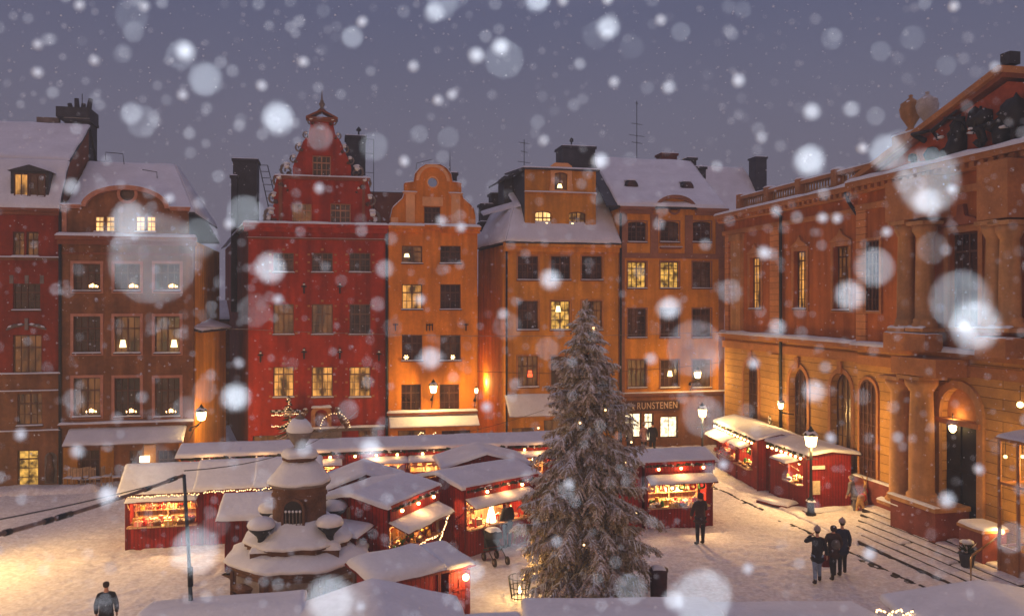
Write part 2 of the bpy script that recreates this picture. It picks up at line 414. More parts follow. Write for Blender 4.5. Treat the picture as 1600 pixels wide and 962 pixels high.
def volute(mb, x, z, r, flip=1, y=-.05, m=None, turns=1.4, sn=True):
    pts = []; rs = []
    for i in range(15):
        a = i/14*turns*2*math.pi; q = r*(1-i/14*.8); pts.append((x+flip*q*math.cos(a+1.2), y, z+q*math.sin(a+1.2))); rs.append(r*.24*(1-i/14*.5))
    mb.tube(pts, rs, m or STONE, 6)
    if sn: mb.ball((x, y, z+r*.95), r*.5, SNOW, 8, .5, .3)

# ================================================================== HOUSE 1: dark red, far left
fr = Frame(P(302, 472, 40.75).xy, V)
X = lambda px, dep=0: fr.c(px, 472, dep)[0]
Z = lambda px, py, dep=0: fr.c(px, py, dep)[1]
def root_of(fr, name, label, cat='house', group=None): return thing(name, label, cat, (fr.o.x, fr.o.y, 0), fr.ang, group)
h1 = root_of(fr, 'town_house', 'dark red town house at the left edge with snowy gambrel roof and square dormer', group='old houses round the square')
xa, xb = X(-140), X(94); ze = Z(50, 330)
ws = wins(fr, [(20, 362, 38, 400, dict(pane=LIT3, cols=1)), (41, 362, 60, 400, dict(pane=LIT3, cols=1)), (-62, 362, -22, 400), (20, 443, 63, 484), (-62, 443, -20, 484),
     (20, 523, 65, 583, dict(pane=LIT3)), (-62, 523, -20, 583), (27, 614, 66, 664, dict(pane=LIT3)), (-62, 614, -20, 664),
     (27, 703, 60, 760, dict(pane=LIT4, cols=1, rows=4, sill=False, name='door', fm=FRAME)), (-62, 703, -20, 760)])
zt = Z(50, 402)
m = MB(); zb = Z(50, 583); out = rect(xa, xb, -.3, zb)
m.plate(rect(xa, xb, zb, ze), [rect(*w[:4]) for w in ws if w[2] > zb-.2], 0, .5, DRED, .3)
m.plate(out, [rect(*w[:4]) for w in ws if w[3] < zb], 0, .5, BROWNH, .3)
m.box(xa, xa+.1, .5, 9, 0, ze, DRED); m.box(xb-.1, xb, .5, 9, 0, ze, DRED); m.build('wall', h1)
add_windows(h1, ws)
m = MB()
for py, o_ in ((402, .12), (583, .18), (610, .1), (672, .14)): ledge(m, xa, xb, Z(50, py), o_, .14, BROWNH, .06)
ledge(m, xa, xb, ze+.12, .35, .3, BROWNT, .0); m.build('cornice', h1)
m = MB()
for px in (-40, 42):    # carved window hoods
    cx = X(px); zz = Z(px, 512)
    for sgn in (-1, 1): m.tube([(cx+sgn*.1, -.08, zz+.15), (cx+sgn*.5, -.1, zz+.1), (cx+sgn*.85, -.08, zz-.08)], [.05, .1, .04], STONE, 6); m.snow((cx+sgn*.15, -.16, zz+.17), (cx+sgn*.8, -.16, zz+.02), (cx+sgn*.8, 0, zz+.02), (cx+sgn*.15, 0, zz+.17), .07, SNOW, .2)
    m.box(cx-.07, cx+.07, -.1, 0, zz-.1, zz+.45, STONE)
    for sgn in (-1, 0, 1): m.box(cx+sgn*.65-.08, cx+sgn*.65+.08, -.05, 0, Z(px, 443)-.0, Z(px, 430), STONE)
m.build('carved_hood', h1)
# gambrel roof
z2 = Z(50, 250, 1.3); z3 = Z(50, 190, 4.5)
xr = X(97, 1.3)
m = MB(); m.slab((xa, -.3, ze+.1), (xb+.05, -.3, ze+.1), (xb+.05, 1.3, z2), (xa, 1.3, z2), .12, DARKMETAL)
m.slab((xa, 1.3, z2), (xb+.05, 1.3, z2), (xb+.05, 5, z3), (xa, 5, z3), .12, DARKMETAL); m.slab((xa, 5, z3), (xb+.05, 5, z3), (xb+.05, 9, ze), (xa, 9, ze), .12, DARKMETAL)
m.add([(xb-.05, .3, ze-.2), (xb-.05, 9, ze-.2), (xb-.05, 5, z3-.1), (xb-.05, 1.3, z2-.1)], [(0, 1, 2, 3)], BROWNT); m.build('roof', h1)
snow_part(h1, [((xa, -.33, ze+.12), (xb+.05, -.33, ze+.12), (xb+.05, 1.25, z2-.03), (xa, 1.25, z2-.03)), ((xa, 1.35, z2+.05), (xb+.05, 1.35, z2+.05), (xb+.05, 5, z3), (xa, 5, z3))], .14)
# dormer
dx0, dx1 = X(18, -.1), X(72, -.1); dz0, dz1 = Z(45, 308, -.1), Z(45, 271, -.1)
dm = MB(); dm.box(dx0-.08, dx1+.08, .02, 1.6, dz0-.15, dz1+.12, DARKMETAL); dmr = MB()
dm.add([(dx0-.2, -.1, dz1+.12), (dx1+.2, -.1, dz1+.12), ((dx0+dx1)/2, -.1, dz1+.42), (dx0-.2, 1.6, dz1+.12), (dx1+.2, 1.6, dz1+.12), ((dx0+dx1)/2, 1.6, dz1+.42)], [(0, 1, 2), (0, 3, 4, 1), (1, 4, 5, 2), (2, 5, 3, 0)], DARKMETAL)
d = dm.build('dormer', h1)
xm_ = dx0+(dx1-dx0)*.48
for a, b_, p in ((dx0+.08, xm_, LIT1), (xm_+.02, dx1-.05, GLASS)):
    q = MB(); q.plate(rect(a, b_, dz0, dz1), [rect(a+.06, b_-.06, dz0+.06, dz1-.06)], -.05, .01, FRAME); q.box((a+b_)/2-.02, (a+b_)/2+.02, -.04, 0, dz0+.06, dz1-.06, FRAME); q.plate(rect(a+.06, b_-.06, dz0+.06, dz1-.06), [], -.01, .01, p); q.build('window', d)
m = MB(); m.tube([(xb+.02, -.1, 0), (xb+.02, -.1, ze)], .07, SIRON, 8); m.build('drainpipe', h1)
m = MB(); nx0, nx1 = X(70), X(89); m.plate(arch(nx0, nx1, Z(80, 755), Z(80, 706)), [], -.03, -.001, STONE); m.lathe([(.15, 0), (.2, .5), (.12, 1.0), (.14, 1.2), (.02, 1.4)], ((nx0+nx1)/2, -.15, Z(80, 755)+.1), WELLST, 10); m.build('niche', h1)
# chimney stack with pots, seen between the two roofs
x0, x1 = X(101, 5), X(139, 5); chimney(h1, x0, x1, 5, 6.6, 12.5, Z(120, 190, 5), CHIM, True, 0)
m = MB(); zc = Z(120, 190, 5)+.2
m.box(X(88, 5), x1+.05, 4.9, 6.7, zc, Z(120, 168, 5), CHIM)
for i, px in enumerate((108, 116, 124, 132)): m.tube([(X(px, 5), 5.6, zc+.3), (X(px, 5)+.1*(i-1.5), 5.6, Z(px, 168-(10+8*(i % 2)), 5))], [.16, .11], CHIM, 8)
m.box(X(55, 5), X(90, 5), 5.2, 5.5, Z(70, 190, 5), Z(70, 182, 5), STONE); m.build('chimney_top', h1)
mm_ = MB(); mm_.box(X(139, 5)+.01, X(163, 5), 5, 6, 12.5, Z(150, 252, 5), CHIM); mm_.build('chimney', h1)

# ================================================================== HOUSE 2: brown, round gable
h2 = root_of(fr, 'town_house', 'brown three window wide town house with a broad round gable and two lit attic windows', group='old houses round the square')
xa, xb = X(95.5), X(302); zl = Z(200, 374)
A, Dm = ('arch', .62), dict
ws = []
for j, (a, b_) in enumerate(((115, 157), (179, 219), (242, 281))):
    ws += [(a, 412, b_, 454, dict(extra=[('arch', .68)])), (a, 494, b_, 551, dict(extra=[('lamp', .3+.45*(j == 2), .25)] if j else None, pane=LIT3 if j else GLASS)), (a, 590, b_, 650, dict(extra=[('arch', .62)], pane=LIT3 if j == 0 else GLASS))]
ws += [(125, 703, 155, 748), (202, 703, 222, 748, dict(pane=LIT3)), (247, 703, 277, 748)]
ws = wins(fr, ws)
m = MB(); m.plate(rect(xa, xb, -.3, zl), [rect(*w[:4]) for w in ws], 0, .5, BROWNH, .3)
m.box(xb-.1, xb, .5, 10, 0, zl, OCHRE); m.build('wall', h2)
add_windows(h2, ws, bar=.05)
for w in ws[:9]:
    m = MB(); b_ = .13; m.plate(rect(w[0]-b_, w[1]+b_, w[2]-b_, w[3]+b_), [rect(w[0], w[1], w[2], w[3])], -.05, -.001, WINTRIM); m.build('window_surround', h2)
m = MB(); ledge(m, xa-.1, xb+.15, zl+.12, .45, .4, BROWNT, .16); ledge(m, xa, xb, Z(200, 395), .10, .1, BROWNT, 0)
ledge(m, xa, xb, Z(200, 659), .28, .2, BROWNH, .10); m.build('cornice', h2)
# round gable
gz = zl+.12; sh = Z(200, 325); g0, g1 = X(128), X(266); ex1 = X(293)
cx = (g0+g1)/2; rr = (g1-g0)/2; ztop = Z(200, 290)
arc = [(cx+rr*math.cos(math.pi*i/18), sh+(ztop-sh)*math.sin(math.pi*i/18)) for i in range(19)]
gout = [(xa, gz), (ex1, gz), (ex1, sh)]+arc+[(xa, sh)]
gw = wins(fr, [(148, 338, 162, 362), (165, 338, 179, 362), (212, 338, 226, 362), (229, 338, 243, 362)])
rw = (X(199), Z(199, 303), .33)
m = MB(); m.plate(gout, [rect(*w[:4]) for w in gw]+[disc(*rw)], .02, .45, BROWNH, .2); m.build('gable', h2)
for w in gw: window(h2, *w[:4], y=.1, cols=1, rows=3, pane=LIT2, fm=LFRAME, bar=.04)
m = MB(); m.plate(disc(rw[0], rw[1], rw[2]+.14), [disc(*rw)], -.04, .018, WINTRIM); m.plate(disc(*rw), [], .15, .2, GLASS); m.build('round_window', h2)
m = MB()
pin = [(cx+(rr-.22)*math.cos(math.pi*i/18), sh+(ztop-sh-.22)*math.sin(math.pi*i/18)) for i in range(19)]
for i in range(18):
    a, b_, c_, d_ = arc[i], arc[i+1], pin[i+1], pin[i]
    m.add([(a[0], -.22, a[1]), (b_[0], -.22, b_[1]), (c_[0], -.22, c_[1]), (d_[0], -.22, d_[1]), (a[0], .3, a[1]), (b_[0], .3, b_[1]), (c_[0], 0.01, c_[1]), (d_[0], 0.01, d_[1])], [(0, 3, 2, 1), (0, 1, 5, 4), (3, 7, 6, 2)], WINTRIM)
    m.snow((a[0], -.24, a[1]), (b_[0], -.24, b_[1]), (b_[0], .4, b_[1]), (a[0], .4, a[1]), .05, SNOW, .3)
ledge(m, xa, g0, sh+.1, .2, .18, WINTRIM, .06); ledge(m, g1, ex1+.1, sh+.1, .2, .18, WINTRIM, .06)
m.box(xa, xa+.25, -.06, .018, gz, sh-.1, WINTRIM); m.build('gable_moulding', h2)
zr = Z(160, 255, 4.5)
m = MB(); m.slab((xa, .4, sh-.1), (xb, .4, sh-.1), (xb-1.6, 4.5, zr), (xa, 4.5, zr), .1, DARKMETAL); m.slab((xb, .4, sh-.1), (xb, 9, sh-.1), (xb-1.6, 6, zr), (xb-1.6, 4.5, zr), .1, DARKMETAL); m.slab((xa, 4.5, zr), (xb-1.6, 4.5, zr), (xb, 10, sh-.9), (xa, 10, sh-.9), .1, DARKMETAL); m.build('roof', h2)
snow_part(h2, [((xa, .4, sh-.1), (xb, .4, sh-.1), (xb-1.6, 4.5, zr), (xa, 4.5, zr)), ((xb, .4, sh-.1), (xb, 9, sh-.1), (xb-1.6, 6, zr), (xb-1.6, 4.5, zr))], .16)
m = MB(); m.tube([(X(165, 4), 4, zr+.1), (X(165, 4), 4, zr+.5), (X(192, 4), 4, zr+.45), (X(194, 4), 4, zr-.1)], .02, SIRON, 5); m.tube([(X(222, 3), 3, zr-.5), (X(245, 3), 3, zr-.6), (X(246, 3), 3, zr-1.1)], .02, SIRON, 5); m.build('roof_rail', h2)
awning(h2, X(108), X(292), Z(200, 693, -1.1), Z(200, 668), 1.1, CANVAS, .12)
m = MB()
for a, b_ in ((100, 122), (158, 178), (226, 244), (280, 296)): m.box(X(a), X(b_), -.12, -.002, -.2, Z(200, 695), OCHRE)
m.build('shopfront_pier', h2)
lb = finish(MB().box(X(222), X(236), -.5, -.3, Z(228, 719), Z(228, 710), emit('sign_box_glow', (1, .86, .6), 5)).build('lit_sign'), 'small white lit sign box under the snowy awning of the brown house', 'sign'); lb.location = h2.location; lb.rotation_euler = h2.rotation_euler
for k, px in enumerate((118, 132, 147, 160, 176, 192, 207)):       # outdoor cafe furniture in the snow
    w = fr.w(X(px), -1.0-.25*(k % 2), 0)
    t = thing('cafe_chair', 'snow dusted pale cafe chair outside the brown house', 'chair', (w.x, w.y, 0), .4*k, 'cafe chairs outside the brown house')
    MB().box(-.2, .2, -.2, .2, .43, .47, WOOD).snow((-.2, -.2, .47), (.2, -.2, .47), (.2, .2, .47), (-.2, .2, .47), .05, SNOW).build('seat', t)
    MB().box(-.2, .2, .18, .21, .47, .9, WOOD).build('backrest', t)
    for sx_ in (-1, 1):
        for sy in (-1, 1): MB().tube([(sx_*.17, sy*.17, -.02), (sx_*.17, sy*.17, .43)], .02, WOOD, 5).build('leg', t)

# ================================================================== alley wall between house 2 and the red house
ao = fr.w(X(303), .3, 0); fa = Frame((ao.x, ao.y), Vector((-.06, .998)))
t = thing('alley_house', 'narrow yellow house wall lit by a lantern in the left alley', 'house', (fa.o.x, fa.o.y, 0), fa.ang)
m = MB(); aw = wins(fa, [(316, 560, 324, 605, dict(pane=GLASS))])
m.plate(rect(.1, 5.4, -.2, 7.2), [], 0, .5, AMBER); m.build('wall', t)
snow_part(t, [((0, -.3, 7.2), (5.5, -.3, 7.2), (5.5, 2, 7.9), (0, 2, 7.9))], .15)
MB().slab((0, -.3, 7.2), (5.5, -.3, 7.2), (5.5, 2, 7.9), (0, 2, 7.9), .12, DARKMETAL).build('roof', t)
fb = P(345, 472, 58); t = thing('alley_house', 'dark red brown house closing the alley behind the red gabled house', 'house', (fb.x-3.5, fb.y, 0), .2)
MB().plate(rect(-3.5, 6, -.2, 7.4), [], 0, 5, BROWNT).build('wall', t)
MB().slab((-3.7, -.3, 7.4), (6, -.3, 7.4), (6, 3, 8.6), (-3.7, 3, 8.6), .12, DARKMETAL).build('roof', t); snow_part(t, [((-3.7, -.3, 7.42), (6, -.3, 7.42), (6, 3, 8.62), (-3.7, 3, 8.62))], .2)
for x_, z_ in ((-1.5, 5.2), (.6, 5.2), (2.6, 5.2), (-1.5, 2.6), (.6, 2.6)): window(t, x_, x_+.9, z_, z_+1.5, y=-.06)
# ================================================================== RED HOUSE
fr = Frame(P(1050, 697, 49.7).xy, V)
rx0 = X(388)
hr = root_of(fr, 'gabled_town_house', 'tall red merchant house with a curved stepped gable, finial and snowy scroll ornaments', group='old houses round the square')
xa, xb = X(388), X(605); zc = Z(490, 354)
ws = []
cw = ((427, 459), (487, 520), (546, 579))
for j, (a, b_) in enumerate(cw):
    ws += [(a, 395, b_, 425), (a, 475, b_, 522, dict(pane=LIT3 if j < 2 else GLASS, extra=[('star', .5, .12)] if j < 0 else None)), (a, 573, b_, 620, dict(pane=(LIT1, LIT1, LIT2)[j] if j != 2 else LIT1, rows=4))]
ws += [(395, 680, 440, 712, dict(pane=LIT3, sill=False)), (560, 672, 590, 712, dict(pane=LIT3, sill=False))]
ws = wins(fr, ws)
m = MB(); m.plate(rect(xa, xb, -.3, zc), [rect(*w[:4]) for w in ws], 0, .5, REDH, .3)
# splayed left flank
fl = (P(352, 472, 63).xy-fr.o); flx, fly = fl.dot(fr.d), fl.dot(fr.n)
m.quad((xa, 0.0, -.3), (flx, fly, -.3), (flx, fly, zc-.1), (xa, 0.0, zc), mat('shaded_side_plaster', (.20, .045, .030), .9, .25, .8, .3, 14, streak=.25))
m.quad((xb, .5, 0), (xb, 9, 0), (xb, 9, zc), (xb, .5, zc), REDH)
add_windows(hr, ws, fm=mat('brown_grey_window_wood', (.16, .085, .05), .6))
for w in ws[:9]:     # ochre stones set beside each window
    for zz in (w[2]+.05, (w[2]+w[3])/2, w[3]-.1):
        for s_ in (w[0]-.22, w[1]+.08): m.box(s_, s_+.13, -.03, -.001, zz-.05, zz+.05, BORST)
    m.box((w[0]+w[1])/2-.07, (w[0]+w[1])/2+.07, -.03, -.001, w[3]+.12, w[3]+.24, BORST)
m.build('wall', hr)
for px, py in ((475, 450), (531, 450), (407, 557), (475, 552), (531, 552), (592, 555)):
    x_, z_ = fr.c(px, py); q = MB(); q.box(x_-.04, x_+.04, -.07, -.001, z_-.3, z_+.3, SIRON); q.box(x_-.14, x_+.14, -.075, -.001, z_+.05, z_+.12, SIRON); q.ball((x_, -.06, z_+.2), .07, SNOW, 6, .6); q.build('wall_anchor', hr)
m = MB(); ledge(m, xa-.2, xb, zc+.12, .42, .45, REDH, .14); ledge(m, xa, xb, Z(490, 372), .10, .1, BROWNT, .02); m.build('cornice', hr)
# gable
def refl(L, c): return [(2*c-x, y) for x, y in L][::-1]
left = [(420, 353), (423, 335), (428, 318), (427, 300), (432, 280), (432, 278), (458, 277), (457, 262), (463, 246), (470, 232), (473, 222), (482, 210), (485, 196), (484, 186)]
c_ = 503.0
pts = left+refl(left, c_)
gout = [fr.c(a, b_) for a, b_ in pts][::-1]
gws = wins(fr, [(456, 318, 487, 350, dict(pane=LIT3)), (516, 318, 548, 350), (488, 243, 517, 276, dict(sill=False))])
m = MB(); m.plate(gout, [rect(*w[:4]) for w in gws], .02, .55, REDH, .25); m.build('gable', hr)
add_windows(hr, gws, .02, fm=LFRAME)
m = MB(); zz = Z(503, 278); ledge(m, X(430), X(577), zz+.05, .2, .16, BROWNT, .08)
ledge(m, X(481), X(525), Z(503, 184), .22, .22, BROWNT, 0)
for s_ in (-1, 1): m.slab((X(503)+s_*.02, -.25, Z(503, 172)), (X(503)+s_*.02, .55, Z(503, 172)), (X(503)+s_*.85, .55, Z(503, 184)), (X(503)+s_*.85, -.25, Z(503, 184)), .1, BROWNT)
m.box(X(437)-.05, X(441), -.05, .019, zc+.15, zz-.1, BROWNT); m.box(X(566), X(570), -.05, .019, zc+.15, zz-.1, BROWNT)
m.build('gable_moulding', hr)
m = MB(); cx = X(503); z0 = Z(503, 175); m.lathe([(.2, 0), (.24, .1), (.08, .25), (.17, .45), (.06, .6), (.03, .95), (.0, 1.3)], (cx, .1, z0), STONE, 10); m.ball((cx, .1, z0+.6), .10, STONE, 8); m.build('finial', hr)
for s_ in (-1, 1):
    for px, py, r_ in ((424, 340, .42), (428, 312, .30), (436, 285, .34), (448, 268, .36), (459, 250, .22), (468, 232, .24), (478, 212, .18), (486, 190, .2), (446, 296, .18), (420, 348, .3)):
        q = MB(); x_ = X(px if s_ < 0 else 2*c_-px); r_ *= 1.1; volute(q, x_, Z(503, py), r_, -s_, y=.1, m=STONE, sn=py > 225)
        q.ball((x_+s_*-.1, .0, Z(503, py)-r_*.5), r_*.38, WELLST, 8, 1, .6); q.ball((x_, -.12, Z(503, py)+r_*.5), r_*.4, SNOW, 8, .7, .6); q.build('scroll', hr)
# roof behind gable + flank gutter snow
ridge = Z(503, 290); rl_, rr_ = X(430), X(578)
m = MB(); m.slab((rl_, .56, zc), (X(503), .56, ridge), (X(503), 9, ridge), (rl_, 9, zc), .1, DARKMETAL); m.slab((X(503), .56, ridge), (rr_, .56, zc), (rr_, 9, zc), (X(503), 9, ridge), .1, DARKMETAL)
m.slab((xa, .5, zc-.02), (xb, .5, zc-.02), (xb, 9, zc-.02), (xa, 9, zc-.02), .1, DARKMETAL)
m.quad((xa, .3, zc-.03), (flx, fly, zc-.12), (flx+3, fly, zc-.12), (xa+3, .5, zc-.03), DARKMETAL); m.build('roof', hr)
m = MB(); m.snow((xa-.35, 0, zc+.02), (flx-.35, fly, zc-.08), (flx+.1, fly, zc+.1), (xa+.1, 0, zc+.15), .14, SNOW); m.build('snow_cover', hr)
chimney(hr, X(364, 8), X(402, 8), 8, 9.6, 8, Z(380, 252, 8), CHIM)
chimney(hr, X(361, 7.6), X(370, 7.6), 7.6, 8, 8, Z(365, 278, 7.6), CHIM, name='flue')
chimney(hr, X(541, 5), X(571, 5), 5, 6.4, 10, Z(555, 216, 5), CHIM)
m = MB(); q = Z(560, 216, 5)+.1; m.tube([(X(561, 5), 5.5, q), (X(561, 5), 5.5, q+.45)], .05, SIRON, 6); m.lathe([(.02, 0), (.16, .05), (.16, .12), (.02, .3)], (X(561, 5), 5.5, q+.4), SIRON, 8); m.build('chimney_cowl', hr)
m = MB()    # roof ladder left of the gable
a0 = Vector((X(405, 7), 7, Z(405, 258, 7))); a1 = Vector((X(424, 2), 2, zc+.5))
for dx in (0, .5): m.tube([a0+Vector((dx, 0, 0)), a1+Vector((dx, 0, 0))], .03, SIRON, 5)
for i in range(9): p_ = a0.lerp(a1, i/8); m.tube([p_, p_+Vector((.5, 0, 0))], .02, SIRON, 5)
m.build('roof_ladder', hr)
m = MB(); x_ = X(584, 4)
for i in range(4): m.tube([(x_, 4, zc), (x_, 4, Z(584, 218, 4))], .02, SIRON, 5) if i == 0 else None
for py in (218, 240, 270): m.tube([(X(562, 4), 4, Z(584, py, 4)), (x_, 4, Z(584, py, 4))], .015, SIRON, 4)
m.build('antenna_frame', hr)
m = MB(); m.tube([(X(604), -.1, 0), (X(604), -.1, zc)], .07, SIRON, 8); m.build('drainpipe', hr)
# carved portal
pr = MB(); px0, px1 = X(489), X(515); zb0, zb1 = Z(502, 668), Z(502, 636)
ledge(pr, X(447), X(600), zb0, .25, .2, STONE, .09)
pr.plate(arch(px0-.1, px1+.1, zb0, zb1+.1, .35), [arch(px0+.12, px1-.12, zb0+.1, zb1-.1, .25)], -.2, -.001, BORST); pr.snow((px0-.1, -.25, zb1), (px1+.1, -.25, zb1), (px1+.1, 0, zb1+.02), (px0-.1, 0, zb1+.02), .12, SNOW)
pr.plate(rect(px0+.1, px1-.1, zb0+.1, zb1-.3), [], -.06, -.002, BROWNT)
for s_ in (-1, 1):
    cx = (px0+px1)/2+s_*.95
    for k in range(5): pr.ball((cx+s_*.12*k-s_*.1, -.2, zb0+.95-.2*k), .17, WELLST, 8, 1.1, .6); pr.ball((cx+s_*.12*k-s_*.1, -.24, zb0+1.06-.2*k), .11, SNOW, 8, .6, .4)
pr.plate(rect(X(470), X(534), 0, zb0-.2), [arch(X(484), X(520), 0, zb0-.5)], -.2, -.001, STONE); pr.plate(rect(X(484), X(520), 0, zb0-.5), [], -.03, -.002, DOORD)
pr.build('carved_portal', hr)

# ================================================================== YELLOW (orange) HOUSE
hy = root_of(fr, 'gabled_town_house', 'narrow orange town house with a bell shaped gable and round attic opening', group='old houses round the square')
xa, xb = X(607), X(746); zc = Z(676, 358)
ws = wins(fr, [(628, 384, 660, 411, dict(pane=LIT3, extra=[('lamp', .25, .45)])), (688, 384, 720, 411), (628, 444, 660, 483, dict(pane=LIT1)), (688, 444, 720, 483),
     (628, 523, 660, 563, dict(extra=[('star', .22, .12)])), (688, 523, 720, 563, dict(extra=[('star', .62, .12)])), (627, 600, 658, 642, dict(sill=False)), (687, 600, 718, 642, dict(sill=False)),
     (622, 672, 665, 712, dict(pane=LIT3, sill=False)), (690, 672, 735, 712, dict(pane=GLASS, sill=False))])
m = MB(); m.plate(rect(xa, xb, -.3, zc), [rect(*w[:4]) for w in ws], 0, .5, ORANGE, .3); m.box(xb-.1, xb, .5, 9, 0, zc, ORANGE); m.build('wall', hy)
add_windows(hy, ws)
left = [(610, 358), (610, 339), (613, 325), (621, 317), (629, 310), (632, 300), (632, 286), (646, 284), (648, 272), (655, 263), (665, 257)]
c_ = 676.5; pts = left+refl(left, c_); gout = [fr.c(a, b_) for a, b_ in pts][::-1]
gws = wins(fr, [(663, 323, 688, 350, dict(sill=False))]); ro = (*fr.c(676, 285), .27)
m = MB(); m.plate(gout, [rect(*w[:4]) for w in gws]+[disc(*ro)], .02, .5, ORANGE, .25); m.build('gable', hy); add_windows(hy, gws, .02)
m = MB(); m.plate(disc(ro[0], ro[1], ro[2]+.07), [disc(*ro)], -.04, .018, PINKT); m.plate(disc(*ro), [], .2, .22, emit('pale_sky_pane', (.3, .3, .45), .3)); m.build('round_window', hy)
m = MB()
for i in range(len(gout)):
    a, b_ = gout[i], gout[(i+1) % len(gout)]
    if a[1] < zc+.05 and b_[1] < zc+.05: continue
    if abs(a[0]-b_[0]) > .02: m.snow((min(a, b_)[0], -.1, min(a, b_)[1]), (max(a, b_)[0], -.1, max(a, b_)[1]), (max(a, b_)[0], .5, max(a, b_)[1]), (min(a, b_)[0], .5, min(a, b_)[1]), .07, SNOW, .25)
m.build('snow_cover', hy)
m = MB()
for a, b_, z0, z1 in ((634, 648, 355, 302), (705, 719, 355, 302), (611, 622, 355, 341), (732, 743, 355, 341)): m.box(X(a), X(b_), -.06, .018, Z(676, z0), Z(676, z1), PINKT)
ledge(m, X(630), X(650), Z(676, 301), .12, .12, PINKT, .06); ledge(m, X(703), X(722), Z(676, 301), .12, .12, PINKT, .06)
m.box(X(660), X(692), -.05, .018, Z(676, 322), Z(676, 308), PINKT)
# arched rib on top
cx = X(676.5); r0 = .85
for i in range(12):
    a0, a1 = math.pi*i/12, math.pi*(i+1)/12; zz = Z(676, 283)
    p = [(cx+r*math.cos(a), zz+r*1.0*math.sin(a)) for a in (a0, a1) for r in (.95, .78)]
    m.add([(p[0][0], -.08, p[0][1]), (p[2][0], -.08, p[2][1]), (p[3][0], -.08, p[3][1]), (p[1][0], -.08, p[1][1]), (p[0][0], .018, p[0][1]), (p[2][0], .018, p[2][1]), (p[3][0], .018, p[3][1]), (p[1][0], .018, p[1][1])], [(0, 3, 2, 1), (0, 1, 5, 4), (3, 7, 6, 2)], PINKT)
m.build('gable_moulding', hy)
m = MB(); ledge(m, xa, X(661), zc+.14, .4, .35, ORANGE, .17); ledge(m, X(690), xb+.1, zc+.14, .4, .35, ORANGE, .17); ledge(m, X(661), X(690), Z(676, 352), .3, .25, ORANGE, .1); m.build('cornice', hy)
awning(hy, X(607), X(745), Z(676, 666, -1.0), Z(676, 646), 1.0, CANVAS, .05)
MB().box(X(604), X(745), -.35, -.002, Z(676, 646), Z(676, 642), BROWNT).snow((X(604), -.37, Z(676, 642)), (X(745), -.37, Z(676, 642)), (X(745), 0, Z(676, 642)), (X(604), 0, Z(676, 642)), .12, SNOW).build('shop_ledge', hy)
for px, ch in ((618, 0), (671, 1), (728, 0)):
    x_, z_ = fr.c(px, 511); q = MB()
    if ch: [q.box(x_+a, x_+a+.05, -.05, -.001, z_-.2, z_+.2, SIRON) for a in (-.18, -.02, .14)]; q.box(x_-.18, x_+.19, -.06, -.001, z_+.1, z_+.16, SIRON)
    else: q.box(x_-.03, x_+.03, -.05, -.001, z_-.2, z_+.2, SIRON); q.box(x_-.14, x_+.14, -.06, -.001, z_+.12, z_+.18, SIRON)
    q.build('wall_anchor', hy)
rz = Z(676, 285)
m = MB(); m.slab((xa, .5, zc+.1), (X(676), .5, rz-.6), (X(676), 9, rz-.6), (xa, 9, zc+.1), .1, DARKMETAL); m.slab((X(676), .5, rz-.6), (xb, .5, zc+.1), (xb, 9, zc+.1), (X(676), 9, rz-.6), .1, DARKMETAL); m.build('roof', hy)
snow_part(hy, [((xa, .5, zc+.1), (X(676), .5, rz-.6), (X(676), 9, rz-.6), (xa, 9, zc+.1)), ((X(676), .5, rz-.6), (xb, .5, zc+.1), (xb, 9, zc+.1), (X(676), 9, rz-.6))], .15)
chimney(hy, X(702, 3), X(714, 3), 3, 4, 11, Z(710, 274, 3), CHIM)
MB().tube([(X(650, 2), 2, Z(650, 265, 2)), (X(651, 2), 2, Z(650, 255, 2)), (X(676, 2), 2, Z(676, 249, 2))], .015, SIRON, 4).build('roof_wire', hy)
# snowy roof links seen between the gables
t = thing('rear_house', 'low dark rear house with snowy roof between the red and the orange gables', 'house', (fr.w(X(575, 12), 12, 0).x, fr.w(X(575, 12), 12, 0).y, 0), fr.ang)
w_ = X(640, 12)-X(575, 12); zt_ = Z(600, 300, 12)
MB().box(0, w_, .3, 6, 8, zt_, BROWNT).build('wall', t); MB().slab((-.2, 0, zt_-2.6), (w_+.2, 0, zt_-2.6), (w_+.2, 3, zt_), (-.2, 3, zt_), .1, DARKMETAL).box(0, w_, 3, 6, zt_-.3, zt_+.4, DARKMETAL).build('roof', t)
snow_part(t, [((-.2, 0, zt_-2.58), (w_+.2, 0, zt_-2.58), (w_+.2, 3, zt_), (-.2, 3, zt_))], .16)

# ================================================================== HOUSE C: ochre, mansard with tall dormer
hc = root_of(fr, 'town_house', 'ochre town house with a snowy mansard roof and a tall dormer of three lit windows', group='old houses round the square')
xa, xb = X(790), X(966); zc = Z(870, 383)
ws = []
for j, (a, b_) in enumerate(((809, 841), (861, 891), (909, 941))):
    ws += [(a, 400, b_, 437), (a, 470, b_, 515, dict(pane=(GLASS, LIT4, LIT3)[j], extra=[('lamp', .4, .72)] if j == 1 else None)), (a, 556, b_, 604, dict(pane=LIT3 if j == 0 else GLASS, extra=[('redlamp', .62, .42)] if j == 0 else None))]
ws += [(800, 668, 835, 712, dict(pane=LIT3, sill=False)), (850, 655, 905, 712, dict(pane=LIT3, sill=False))]
ws = wins(fr, ws)
m = MB(); m.plate(rect(xa, xb, -.3, zc), [rect(*w[:4]) for w in ws], 0, .5, OCHRE, .3)
cb_ = P(747, 472, 54).xy-fr.o; cbx, cby = cb_.dot(fr.d), cb_.dot(fr.n)
m.quad((xa, 0, -.3), (cbx, cby, -.3), (cbx, cby, zc), (xa, 0, zc), OCHRE); m.build('wall', hc)
add_windows(hc, ws)
m = MB()
